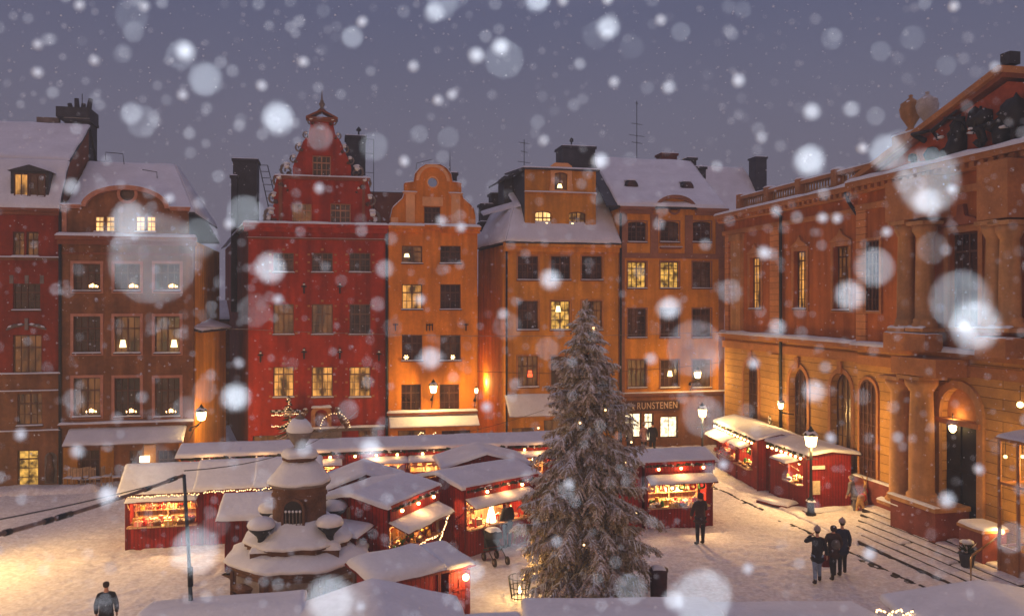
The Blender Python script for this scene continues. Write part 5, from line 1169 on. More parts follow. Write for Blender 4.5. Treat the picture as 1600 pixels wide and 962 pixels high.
for k, (a, b_, op, lb, gd, wh) in enumerate(rows):
    s0, s1 = rp(a), rp(b_); q = r0+V*s0; o_ = fl_ = None
    if op: o_ = (rp(op[0])-s0, rp(op[1])-s0, 1.0, 1.95); fl_ = (o_[0]-.12, o_[1]+.12, 1.98, 2.14, .5)
    stall((q.x, q.y), V, s1-s0, 2.2, 2.45, 2.72, lb, opening=o_, goods=gd, where=wh, light=30 if op else 0, flap=fl_, bulbs=(3, 2, 2, 3, 2, 2, 2)[k], overf=.15, sn=.15)
# --- middle cluster
m1o = (-3.75, 25.0); M1D = Vector((.40, .916))
t1, f1 = stall(m1o, M1D, 2.95, 2.4, 2.42, 2.72, 'red market stall in the middle with three lamps over a long snowy flap', opening=(.12, 2.8, 1.0, 1.8), goods=(('jar', 'candle', 'bread_basket', 'jar', 'knit_garment'), ('gold', 'green', 'brown', 'cream', 'gold')), where='the middle stall with three lamps', light=60, flap=(.0, 2.95, 1.72, 1.98, .75), bulbs=3, board=.40, overf=.12)
m = MB(); m.slab((-1.0, .4, 1.72), (-.06, .4, 1.86), (-.06, 2.7, 1.86), (-1.0, 2.7, 1.72), .05, REDWD); m.box(-.95, -.9, .5, 2.6, -.1, 1.68, REDWD); m.snow((-1.0, .4, 1.73), (-.06, .4, 1.87), (-.06, 2.7, 1.87), (-1.0, 2.7, 1.73), .16, SNOW); m.build('lean_to', t1)
fairy([tuple(f1.w(2.85, -.62+.09*k, 1.72-.24*k+.03*(k % 2))) for k in range(6)], 34, 'fairy lights hanging down the right corner post of the middle stall')
t2, f2 = stall((-1.6, 28.0), Vector((.73, .683)), 3.3, 2.5, 2.30, 2.66, 'red market stall left of the spruce with a glowing white figure in its window', opening=(.10, 2.75, .98, 1.84), goods=(('heart_ornament', 'candle', 'wreath', 'gift_box', 'candle'), ('red', 'red', 'cream', 'gold')), where='the stall left of the spruce', light=65, flap=(.0, 2.95, 1.76, 1.98, .6), bulbs=2, board=.3, overf=.12)
p = f2.w(1.25, .05, .985); fg = thing('lit_figure', 'small glowing white candlelit figure standing in the window of the stall left of the spruce', 'light figure', tuple(p)); MB().lathe([(.17, 0), (.15, .15), (.10, .38), (.06, .48), (.09, .55), (.07, .64), (.01, .70)], (0, 0, 0), emit('white_figure_glow', (1, .78, .45), 5), 10).build('figure', fg)
stall((-2.5, 32.0), V, 3.05, 1.9, 2.25, 2.75, 'market stall seen only as a broad snowy gable roof left of the spruce', kind='gable', sn=.14)
stall((-6.4, 29.0), V, 2.6, 1.9, 2.05, 2.62, 'market stall seen only as a broad snowy gable roof behind the middle stall', kind='gable', sn=.14)
stall((-9.15, 26.6), Vector((.99, .14)), 2.9, 1.7, 1.72, 2.2, 'low dark market stall just behind the stone well', mw=REDWD, sn=.16)
stall((-3.3, 20.7), Vector((.80, .60)), 1.75, 1.25, 1.60, 1.78, 'low snow blanketed red booth between the well and the near gable roof', mw=REDW, sn=.26, kind='lean', overf=.15)
q = Vector((-3.3, 20.7))+Vector((.8, .6))*2.05; t, f_ = stall((q.x, q.y), Vector((.80, .60)), .62, 1.3, 1.55, 1.72, 'narrow snow capped cupboard booth with one round lamp on its front', mw=REDWD, sn=.2, kind='lean', overf=.05)
gl = thing('globe_lamp', 'bright round lamp on the front of the narrow snow capped booth', 'lamp', tuple(f_.w(.45, -.12, 1.30))); MB().ball((0, 0, 0), .09, BULB, 12).build('globe', gl); MB().tube([(0, .1, 0), (0, .02, 0)], .03, SIRON, 6).build('socket', gl); lamp('lamp_light', 'POINT', (.05, -.22, 0), 55, WARM, .08, parent=gl)
fairy([tuple(f1.w(.5+.35*k, -.30, .98+.03*math.sin(k*2))) for k in range(7)], 30, 'fairy lights along the counter of the middle stall with three lamps')
# --- right side
stall((5.05, 31.5), V, 2.72, 2.0, 2.45, 2.78, 'red market stall right of the spruce with a wide lit window and three lamps', opening=(.12, 2.5, .86, 1.74), goods=(('gift_box', 'bread_basket', 'jar', 'wreath', 'gift_box'), ('red', 'cream', 'white', 'gold', 'green')), where='the stall right of the spruce', light=70, flap=(.0, 2.72, 1.80, 2.02, .55), bulbs=3, board=.3, overf=.1)
stall((2.1, 30.9), V, 2.85, 2.0, 2.42, 2.75, 'closed red market stall half hidden by the right side of the spruce', overf=.1)
R2D = Vector((.085, -.996))
stall((10.75, 43.6), R2D, 2.9, 2.0, 2.30, 2.62, 'red market stall farthest back in the right hand row near the corner shop', opening=(.2, 2.7, .9, 1.75), goods=(('gift_box', 'knit_garment', 'heart_ornament'), ('red', 'pink', 'white')), where='the farthest right row stall', light=35, flap=(.0, 2.9, 1.72, 1.95, .7), bulbs=7, overf=.1)
q = Vector((10.75, 43.6))+R2D*2.92
stall((q.x, q.y), R2D, 2.7, 2.0, 2.30, 2.62, 'red market stall in the right hand row with a dark post at its near end', opening=(.3, 2.0, .85, 1.75), goods=(('wreath', 'jar', 'bread_basket'), ('gold', 'green', 'cream')), where='the middle right row stall', light=45, flap=(.1, 1.9, 1.78, 1.95, .5), bulbs=6, overf=.1)
R3D = Vector((.17, -.985))
stall((11.65, 37.6), R3D, 3.3, 1.95, 2.30, 2.45, 'red market stall with a plain closed side beside the glowing lamp post', opening=(1.7, 2.9, 1.0, 1.8), goods=(('jar', 'bread_basket', 'candle'), ('white', 'cream', 'gold')), where='the stall beside the lamp post', light=70, flap=(1.3, 2.7, 1.86, 1.96, .7), bulbs=8, overf=.1)
f3 = Frame((11.65, 37.6), R3D)
MB()
sgn = finish(MB().box(-.16, .16, -.02, .02, -.28, .28, GOODM['cream']).build('notice_board'), 'pale narrow notice board fixed to the lamp side corner of the red stall', 'sign'); sgn.location = f3.w(3.36, .35, .95); sgn.rotation_euler = (0, 0, f3.ang+R(90))
sgn = finish(MB().box(-.28, .28, -.02, .02, -.07, .07, GOODM['white']).build('sign_plate'), 'small pale sign plate under the eave of the stall beside the lamp post', 'sign'); sgn.location = f3.w(3.36, .45, 1.78); sgn.rotation_euler = (0, 0, f3.ang+R(90))
# steps, pallets and drifts round the right stalls
for k, (px, py, w_, d_, rz, lb) in enumerate(((1215, 788, 1.5, .9, -.9, 'snow covered wooden step before the door of the right stall'), (1290, 802, 1.8, .5, .2, 'snow covered pallet along the closed side of the right stall'), (1345, 806, 1.3, .5, .1, 'snow heaped pallet beside the straw goat'))):
    g_ = G(px, py); t = thing('wooden_pallet', lb, 'pallet', (g_.x, g_.y, 0), rz, 'snowy pallets by the right stalls')
    MB().box(-w_/2, w_/2, -d_/2, d_/2, .04, .12, REDWD).box(-w_/2, -w_/2+.1, -d_/2, d_/2, -.03, .038, REDWD).box(w_/2-.1, w_/2, -d_/2, d_/2, -.03, .038, REDWD).build('boards', t)
    MB().snow((-w_/2, -d_/2, .12), (w_/2, -d_/2, .12), (w_/2, d_/2, .12), (-w_/2, d_/2, .12), .13, SNOW, .15).build('snow_cover', t)
# --- foreground roofs
stall((-6.95, 15.4), V, 2.75, 2.3, 2.10, 2.36, 'near snow roofed stall at bottom left with lights at its roof corner', sn=.13)
fairy([(-6.98, 15.1+.12*k, 2.18+.02*(k % 2)) for k in range(8)]+[(-6.98+.1*k, 15.05, 2.15) for k in range(1, 8)], 34, 'fairy lights wound round the left roof corner of the near left stall')
stall((-3.95, 14.9), V, 3.1, 2.2, 2.16, 2.68, 'near stall with a broad snowy gable roof at the bottom of the square', kind='gable', sn=.13)
stall((-.62, 15.35), V, .95, 1.6, 2.02, 2.15, 'narrow low snow roofed booth between the two near stall roofs', sn=.16)
stall((.50, 15.75), (1, .02), 3.55, 2.0, 2.10, 2.28, 'near snow roofed stall directly in front of the spruce', sn=.13)
stall((4.45, 15.7), (1, .02), 2.75, 2.0, 2.04, 2.20, 'near snow roofed stall left of the large bottom right roof', sn=.13)
stall((7.95, 15.0), (1, -.08), 3.5, 2.6, 2.25, 2.62, 'large near stall roof at bottom right before the palace steps', kind='gable', sn=.13)
fairy([(7.2+.1*k, 16.5+.04*(k % 3), 2.45+.05*math.sin(k*1.7)) for k in range(9)], 24, 'fairy lights with fir sprigs left of the bottom right stall roof')

# ================================================================== WELL
wl = thing('stone_well', 'many tiered stone well house with snow capped urns in the middle of the market', 'well', (-6.23, 24.4, 0), R(8))
n8 = dict(n=8, ph=math.pi/8, smooth=False)
MB().lathe([(2.05, -.1), (2.05, .18), (1.9, .2), (1.9, 1.05), (1.98, 1.10), (1.98, 1.26)], (0, 0, 0), WELLST, **n8).build('basin', wl)
m = MB()
for k in range(8):
    g = math.pi/4*k; c_, s_ = math.cos(g), math.sin(g); r_ = 1.9*math.cos(math.pi/8); m.T = Matrix.Rotation(g+math.pi/2, 4, 'Z')
    m.box(-.52, .52, -r_-.03, -r_+.002, .35, .95, STONE); m.box(-.78, -.66, -r_-.05, -r_+.002, .2, 1.05, WELLST); m.box(.66, .78, -r_-.05, -r_+.002, .2, 1.05, WELLST); m.ball((0, -r_-.06, .66), .16, WELLST, 8, 1, .5)
m.T = None; m.build('relief_panel', wl)
def snow_ring(rr, z, h, n=24, oct_=True, name='snow_cover', m_=SNOW):
    """soft snow collar: list of radii/height pairs"""
    m = MB(); prof = [(r, z+q) for r, q in rr]; b = 0
    m.lathe(prof, (0, 0, 0), m_, n); 
    for i, v_ in enumerate(m.v):
        a = math.atan2(v_[1], v_[0]); f = 1
        if oct_: a8 = ((a+math.pi/8) % (math.pi/4))-math.pi/8; f = math.cos(math.pi/8)/math.cos(a8)*1.04
        f += .05*noise.noise(Vector((v_[0]*3, v_[1]*3, v_[2]))); m.v[i] = (v_[0]*f, v_[1]*f, v_[2]+.05*noise.noise(Vector((v_[0]*3, v_[1]*3, 1)))+.02*noise.noise(Vector((v_[0]*9, v_[1]*9, 1))))
    return m.build(name, wl)
snow_ring([(2.03, 1.24), (2.08, 1.29), (2.03, 1.36), (1.8, 1.46), (1.55, 1.58), (.3, 1.60)], 0, .2, 40)
MB().lathe([(1.55, 1.2), (1.5, 1.66), (1.58, 1.68), (1.58, 1.76)], (0, 0, 0), WELLST, **n8).build('tier', wl)
snow_ring([(1.60, 1.75), (1.63, 1.79), (1.56, 1.86), (1.3, 1.98), (1.05, 2.14), (.88, 2.32), (.3, 2.35)], 0, .2, 40)
MB().lathe([(.84, 2.0), (.82, 2.2), (.77, 2.3), (.76, 2.95), (.80, 2.98), (.80, 3.04), (.76, 3.07), (.76, 3.20), (.82, 3.25), (.82, 3.32)], (0, 0, 0), WELLST, 24).build('drum', wl)
m = MB(); g = R(-96)   # arched niche with iron grille
m.T = Matrix.Rotation(g+math.pi/2, 4, 'Z'); m.plate(arch(-.26, .26, 2.3, 2.98), [], -.82, -.70, DOORD); m.plate(arch(-.33, .33, 2.26, 3.05), [arch(-.26, .26, 2.3, 2.98)], -.86, -.78, WELLST)
for k in range(5): m.tube([(-.2+.1*k, -.84, 2.3), (-.2+.1*k, -.86, 2.66)], .016, STONE, 5); m.ball((-.2+.1*k, -.86, 2.68), .04, SNOW, 6)
m.T = None; m.build('niche', wl)
MB().lathe([(.88, 3.30), (.90, 3.36), (.66, 3.60), (.5, 3.75)], (0, 0, 0), STONE, 24).build('canopy', wl)
snow_ring([(.90, 3.36), (.93, 3.40), (.88, 3.48), (.74, 3.62), (.58, 3.82), (.44, 3.98), (.2, 4.0)], 0, .2, 28, False)
MB().lathe([(.42, 3.8), (.44, 4.0), (.5, 4.02), (.5, 4.10), (.30, 4.14)], (0, 0, 0), WELLST, 20).build('neck', wl)
snow_ring([(.50, 4.08), (.54, 4.15), (.46, 4.28), (.3, 4.34)], 0, .1, 20, False)
MB().lathe([(.2, 4.2), (.16, 4.4), (.3, 4.62), (.37, 4.80), (.30, 4.86), (.22, 4.92)], (0, 0, 0), STONE, 16).build('urn', wl)
snow_ring([(.36, 4.80), (.40, 4.86), (.30, 5.06), (.20, 5.18), (.10, 5.20)], 0, .1, 16, False)
MB().lathe([(.12, 5.16), (.15, 5.22), (.05, 5.28), (.03, 5.36)], (0, 0, 0), STONE, 10).build('finial', wl)
for k in range(4):     # snow laden corner urns with spouts
    g = math.pi/4+math.pi/2*k+R(0); cx, cy = 1.33*math.cos(g), 1.33*math.sin(g)
    m = MB(); m.box(cx-.27, cx+.27, cy-.27, cy+.27, 1.3, 1.66, WELLST); m.lathe([(.14, 1.6), (.10, 1.95), (.14, 2.05), (.34, 2.24), (.36, 2.30), (.3, 2.32)], (cx, cy, 0), SIRON, 14); m.tube([(cx*1.1, cy*1.1, 2.12), (cx*.8, cy*.72, 2.08)], [.05, .03], SIRON, 6)
    o = m.build('corner_urn', wl); q = MB(); q.snow((cx-.30, cy-.30, 1.66), (cx+.30, cy-.30, 1.66), (cx+.30, cy+.30, 1.66), (cx-.30, cy+.30, 1.66), .2, SNOW, .12); q.build('base_snow', o); q = MB(); q.lathe([(.36, 2.29), (.40, 2.36), (.34, 2.48), (.2, 2.56), (.02, 2.58)], (cx, cy, 0), SNOW, 14); q.build('snow_cap', o)
fairy([(-7.2+.09*k, 22.42, 1.02+.03*math.sin(k*1.9)) for k in range(2)], 2, 'tiny light on the lower wall of the stone well', r=.01) if False else None
# leaning pole with boom and cables
pm = thing('cable_pole', 'leaning dark pole with a bent top beside the well holding a cable boom', 'pole', (-6.62, 17.6, 0), 0)
tp = P(286, 742, 17.6)-Vector((-6.62, 17.6, 0)); 
MB().tube([(-.13, 0, -.1), (-.17, 0, 2.2), (tp.x+.06, 0, 4.3), (tp.x+.02, 0, 4.95), (tp.x, 0, tp.z)], [.055, .05, .04, .038, .036], mat('blue_black_iron', (.03, .05, .075), .5, .2, 4, .1), 8).build('post', pm)
MB().tube([(-.18, 0, 2.6), (-.19, 0, 3.0)], .06, SIRON, 8).build('collar', pm)
e0 = P(-60, 850, 11.0)-Vector((-6.62, 17.6, 0)); a0 = tp
gb = thing('garland_boom', 'thick snow dusted boom sloping from the pole top out over the left edge', 'boom', (-6.62, 17.6, 0), 0)
MB().tube([a0+(e0-a0)*t_+Vector((0, 0, -.25*t_*(1-t_))) for t_ in (0, .15, .3, .45, .6, .8, 1)], [.03, .036, .034, .034, .034, .036, .036], mat('weathered_boom', (.20, .13, .10), .8, .3, 6, .3), 8).build('boom', gb)
for t_, l_ in ((.05, .05), (.22, .03), (.62, .06), (.70, .03), (.85, .02)):
    q0 = a0+(e0-a0)*t_+Vector((0, 0, -.25*t_*(1-t_))); q1 = a0+(e0-a0)*(t_+l_)+Vector((0, 0, -.25*(t_+l_)*(1-t_-l_))); MB().tube([q0, q1], .05, SIRON, 8).build('clamp', gb)
def wire(pts, r, label, sag=0, m_=SIRON):
    p0, p1 = Vector(pts[0]), Vector(pts[1]); o = MB().tube([p0.lerp(p1, i/16)+Vector((0, 0, -sag*4*(i/16)*(1-i/16)))-p0 for i in range(17)], r, m_, 5).build('overhead_cable'); o.location = p0
    return finish(o, label, 'cable', 'thin cables over the square')
wire((P(285, 745, 17.6), P(-60, 822, 12)), .012, 'thin black cable running above the boom towards the left edge', .05)
wire((P(288, 735, 17.6), P(560, 640, 40)), .012, 'thin cable rising from the leaning pole to the red house', .6)
wire((P(302, 510, 40.6), P(1135, 518, 47)), .013, 'long thin pale cable crossing in front of all the back houses', .35, STONE)
wire((FB.w(FB.c(745, 590)[0], -.1, 4.7), FB.w(FB.c(1131, 600)[0], -.1, 5.0)), .012, 'low slack cable from the narrow lane to the amber house', .35)
wire((P(560, 700, 36), P(850, 640, 46)), .010, 'thin cable slanting over the back row of stalls', .3)

# ================================================================== SPRUCE
TX, TY = 2.15, 24.2
tr = thing('spruce_tree', 'tall frosted spruce with a few small lights standing between the stalls', 'tree', (TX, TY, 0))
MB().tube([(0, 0, -.1), (.03, 0, 3), (-.02, 0, 6), (0, 0, 8.45)], [.19, .13, .07, .015], BRANCH, 10).build('trunk', tr)
rt = random.Random(11)
cr_ = MB(); sn_ = MB(); wd = MB()
RAD = [(0.25, 1.3), (.8, 1.75), (1.6, 1.80), (2.4, 1.66), (3.3, 1.50), (4.2, 1.28), (5.1, 1.08), (6.0, .90), (6.8, .70), (7.4, .46), (8.0, .26), (8.5, .08)]
def rad(z):
    for (a, ra), (b, rb) in zip(RAD, RAD[1:]):
        if a <= z <= b: return ra+(rb-ra)*(z-a)/(b-a)
    return .1
def spray(p, d, L, down, frost):
    """a twig with needles: two crossed, saw edged blades plus fine side needles"""
    d = d.normalized(); side = d.cross(Vector((0, 0, 1)))
    side = side.normalized() if side.length > .05 else Vector((1, 0, 0))
    up = side.cross(d); n = 4
    pts = [p+d*L*i/n+Vector((0, 0, -down*L*(i/n)**2)) for i in range(n+1)]
    mt = NEEDLES2 if rt.random() < frost else NEEDLE
    vs = []; fs = []
    for i in range(n):
        w = .046*(1-.6*i/n)+.014; a = pts[i]; b = pts[i+1]
        for sg, ax in ((1, side), (-1, side), (1, up), (-1, up)):
            q = len(vs); tip = a.lerp(b, 1.25)+ax*sg*w*rt.uniform(.8, 1.5)
            vs += [a-ax*sg*.004, b, tip]; fs.append((q, q+1, q+2))
            q = len(vs); tip = a.lerp(b, .75)+ax*sg*w*rt.uniform(.8, 1.4)
            vs += [a, a.lerp(b, .4), tip]; fs.append((q, q+1, q+2))
    cr_.add(vs, fs, mt)
    if frost > .25 and rt.random() < frost:
        q = []; w = .024
        for i in range(n): k = 1-.7*i/n; q += [pts[i]-side*w*k+up*.008, pts[i]+up*(.026*k+.01), pts[i]+side*w*k+up*.008]
        sn_.add(q, [(3*i+j, 3*i+j+1, 3*i+j+4, 3*i+j+3) for i in range(n-1) for j in range(2)], SNOW, True)
z = .45
while z < 8.35:
    r_ = rad(z); nb = int(7+6*r_/2)
    for k in range(nb):
        a = 2*math.pi*(k+rt.random())/nb; L = r_*rt.choice((.6, .75, .9, 1, 1.05, 1.28))*rt.uniform(.9, 1.05)*(1+.10*noise.noise(Vector((math.cos(a)*1.5, math.sin(a)*1.5, z*.9)))*3)
        zz = z+rt.uniform(-.14, .14); out = Vector((math.cos(a), math.sin(a), 0)); t0 = out.cross(Vector((0, 0, 1)))
        rise = rt.uniform(.1, .5)+.6*max(0, (z-5)/3.5); drp = rt.uniform(.2, .6) if z < 5 else rt.uniform(0, .3)
        n = max(4, int(L/.085)); pts = []
        for i in range(n+1):
            u = i/n; pts.append(Vector((0, 0, zz))+out*L*u+Vector((0, 0, L*(rise*u-(rise+drp)*u*u+.28*u**3)))+t0*.06*math.sin(u*5+k))
        wd.tube(pts, [.022*(1-.8*i/n)+.004 for i in range(n+1)], BRANCH, 4, False)
        fr_w = .7+.25*(z/8)
        for i in range(1, n+1):
            u = i/n
            if u < .18: continue
            tl = (.10+.20*(1-abs(u-.55)*1.3))*min(1, .5+L*.3)*rt.choice((.6, 1, 1, 1.5))
            dd = (pts[i]-pts[i-1]).normalized()
            for sg in (-1, 1):
                spray(pts[i], dd*.75+t0*sg*rt.uniform(.6, 1.1)+Vector((0, 0, rt.uniform(-.35, .1))), tl*rt.uniform(.7, 1.15), rt.uniform(.3, .9), fr_w*.65)
            spray(pts[i], dd*.3+t0*rt.uniform(-.6, .6)+Vector((0, 0, -1)), tl*rt.uniform(.7, 1.2), 0, fr_w*.35)
            if rt.random() < .5: spray(pts[i], dd*.7+Vector((0, 0, .35))+t0*rt.uniform(-.5, .5), tl*.5, .2, fr_w)
        spray(pts[-1], dd, .22, .3, fr_w)
        # snow lying along the bough
        if rt.random() < .5:
            i0 = int(n*.3); w = .034; q = []
            for i in range(i0, n+1):
                k2 = (1-abs(2*(i-i0)/(n-i0+.01)-1)*.6)*rt.uniform(.6, 1.2); q += [pts[i]-t0*w*k2, pts[i]-t0*w*.5*k2+Vector((0, 0, .035*k2)), pts[i]+Vector((0, 0, .05*k2)), pts[i]+t0*w*.5*k2+Vector((0, 0, .035*k2)), pts[i]+t0*w*k2]
            sn_.add(q, [(5*i+j, 5*i+j+1, 5*i+j+6, 5*i+j+5) for i in range(n-i0) for j in range(4)], SNOW, True)
    z += .17+.05*(8.5-z)/8.5
for k in range(12): spray(Vector((0, 0, 8.2+.03*k)), Vector((math.cos(k*2.4)*.5, math.sin(k*2.4)*.5, 1)), .2, .1, .6)
wd.build('bough', tr); cr_.build('crown', tr); sn_.build('snow_cover', tr)
pb = None
for px, py in ((927, 512), (905, 660), (945, 640), (980, 722), (842, 668), (990, 690), (861, 768), (910, 850), (1000, 800)):
    z_ = P(px, py, TY).z; r_ = rad(min(8.3, max(.5, z_)))*.85; x_ = P(px, py, TY-r_*.7).x-TX; y_ = -math.sqrt(max(.02, r_*r_-min(r_*r_*.95, x_*x_)))
    z_ = P(px, py, TY+y_).z
    if pb is None: pb = MB().ball((0, 0, 0), .03, FAIRY, 6).build('light_bulb', tr); b_ = pb
    else: b_ = pb.copy(); COL.objects.link(b_)
    b_.location = (x_, y_-.05, z_)
# wire basket with a candle, bin, small firs
def small(name, label, cat, px, py, group=None, rz=0):
    g_ = G(px, py); return thing(name, label, cat, (g_.x, g_.y, 0), rz, group)
t = small('fire_basket', 'wire basket with a small flame under the left boughs of the spruce', 'basket', 812, 934)
m = MB()
for k in range(14): g = 2*math.pi*k/14; m.tube([(.24*math.cos(g), .24*math.sin(g), 0), (.33*math.cos(g), .33*math.sin(g), .62)], .012, SIRON, 4)
for zz, r_ in ((.05, .25), (.35, .29), (.62, .33)): m.tube([(r_*math.cos(2*math.pi*k/16), r_*math.sin(2*math.pi*k/16), zz) for k in range(17)], .015, SIRON, 4)
m.build('basket', t); MB().lathe([(.03, .15), (.05, .2), (.03, .28), (.005, .36)], (0, 0, 0), BULB, 8).build('flame', t); lamp('flame_light', 'POINT', (0, -.1, .8), 70, WARM, .08, parent=t)
t = small('litter_bin', 'dark round litter bin right of the spruce foot', 'bin', 1029, 940)
MB().lathe([(.22, -.1), (.23, .1), (.26, .88), (.28, .9), (.28, .96), (.22, .97)], (0, 0, 0), mat('dark_bin', (.06, .025, .03), .7, .3, 5, .3), 16).build('bin', t); MB().snow((-.2, -.2, .96), (.2, -.2, .96), (.2, .2, .96), (-.2, .2, .96), .08, SNOW, .1).build('snow_cover', t)
def small_fir(x, y, h, label, group=None, snowy=.5):
    t = thing('small_fir', label, 'fir tree', (x, y, 0), 0, group); m = MB(); r2 = random.Random(int(x*10)); m.tube([(0, 0, -.1), (0, 0, h)], [.04, .01], BRANCH, 5); m.build('trunk', t)
    m = MB()
    for i in range(150):
        z_ = h*(.12+.86*r2.random()); L = (h-z_)*.30*r2.uniform(.6, 1.2)+.06; a = r2.random()*6.28; d = Vector((math.cos(a), math.sin(a), -.25))
        m.tube([(0, 0, z_), d*L*.6+Vector((0, 0, z_)), d*L+Vector((0, 0, z_+.02))], [.03, .045, .004], NEEDLES2 if r2.random() < snowy else GARLAND, 4, False)
    m.build('crown', t); return t
w = fr.w(X(1202, -.9), -.9, 0); small_fir(w.x, w.y, 3.0, 'slim snowy fir standing against the palace behind the right stalls')
w = FB.w(FB.c(452, 660)[0], -.7, 0); t = small_fir(w.x, w.y, 3.7, 'slim fir wound with fairy lights left of the carved red portal')
fairy([tuple(Vector((w.x+.28*math.cos(k*1.1)*(1-k/16), w.y+.28*math.sin(k*1.1)*(1-k/16)-.12, 1.6+.14*k))) for k in range(15)], 20, 'fairy lights wound round the slim fir by the red portal', r=.02)
xq = FB.c(524, 690)[0]; fairy([tuple(FB.w(xq+.80*math.cos(math.pi*k/10), -.4, 1.75+.85*math.sin(math.pi*k/10))) for k in range(11)], 18, 'half ring of fairy lights right of the well cap on the red house', r=.022)
xq0, xq1 = FB.c(425, 690)[0], FB.c(470, 690)[0]
for z_, lb in ((2.55, 'highest'), (1.95, 'lower')): fairy([tuple(FB.w(xq0+(xq1-xq0)*k/6, -.3, z_+.05*(k % 2))) for k in range(7)], 18, lb+' row of fairy lights in the red house shop window', r=.026)
hg = MB(); 
for i in range(26): hg.ball((xq0+(xq1-xq0)*i/26, -.25, 2.75+.03*math.sin(i*2)), .09, SNOW if i % 2 else GARLAND, 6, .8, .5)
hgo = hg.build('fir_garland'); hgo.location = hr.location; hgo.rotation_euler = hr.rotation_euler; finish(hgo, 'snowy fir garland over the red house shop window left of the portal', 'garland')
for (px, py, lb) in ((666, 672, 'cluster of small lights under the awning of the orange house'), (622, 678, 'thin white light chain in the left shop window of the orange house')):
    xq = FB.c(px, py)[0]; zq = FB.c(px, py)[1]; fairy([tuple(FB.w(xq-.5+.17*k, -.25, zq-.25+.22*math.sin(k*1.3))) for k in range(7)], 12, lb, r=.03)

# ================================================================== PEOPLE
def skin_mesh(name, nodes, edges, mats, parent=None, zones=None, sub=2):
    me = bpy.data.meshes.new(name); me.from_pydata([n[0] for n in nodes], edges, [])
    o = bpy.data.objects.new(name, me); COL.objects.link(o)
    md = o.modifiers.new('skin', 'SKIN'); md.use_smooth_shade = True; md.branch_smoothing = .6
    for i, n in enumerate(nodes):
        r = n[1] if isinstance(n[1], tuple) else (n[1], n[1]); me.skin_vertices[0].data[i].radius = r; me.skin_vertices[0].data[i].use_root = (i == 0)
    s2 = o.modifiers.new('sub', 'SUBSURF'); s2.levels = sub; s2.render_levels = sub
    bpy.context.view_layer.update(); dg = bpy.context.evaluated_depsgraph_get()
    nm = bpy.data.meshes.new_from_object(o.evaluated_get(dg)); bpy.data.objects.remove(o); bpy.data.meshes.remove(me)
    nm.materials.clear(); [nm.materials.append(q) for q in mats]
    for p_ in nm.polygons: p_.use_smooth = True; p_.material_index = zones(p_.center) if zones else 0
    nm.name = name; o = bpy.data.objects.new(name, nm); COL.objects.link(o)
    if parent: o.parent = parent
    return o
SKIN = mat('winter_skin', (.50, .26, .18), .6, .08, 6, .05)
def cloth(n, c): return mat('cloth_'+n, tuple(min(1, q*1.6+.004) for q in c), .85, .35, 6, .8)
BLACKC = cloth('black', (.012, .012, .016)); DARKBR = cloth('dark_brown', (.035, .018, .015)); JEANS = cloth('faded_denim', (.13, .17, .25)); NAVY = cloth('navy', (.015, .018, .035)); GREYC = cloth('grey', (.10, .09, .10)); DKRED = cloth('wine', (.10, .015, .015)); LHAT = cloth('pale_wool', (.24, .19, .19)); LEATHER = cloth('boot', (.02, .013, .010)); HAIR = cloth('dark_hair', (.025, .014, .010))
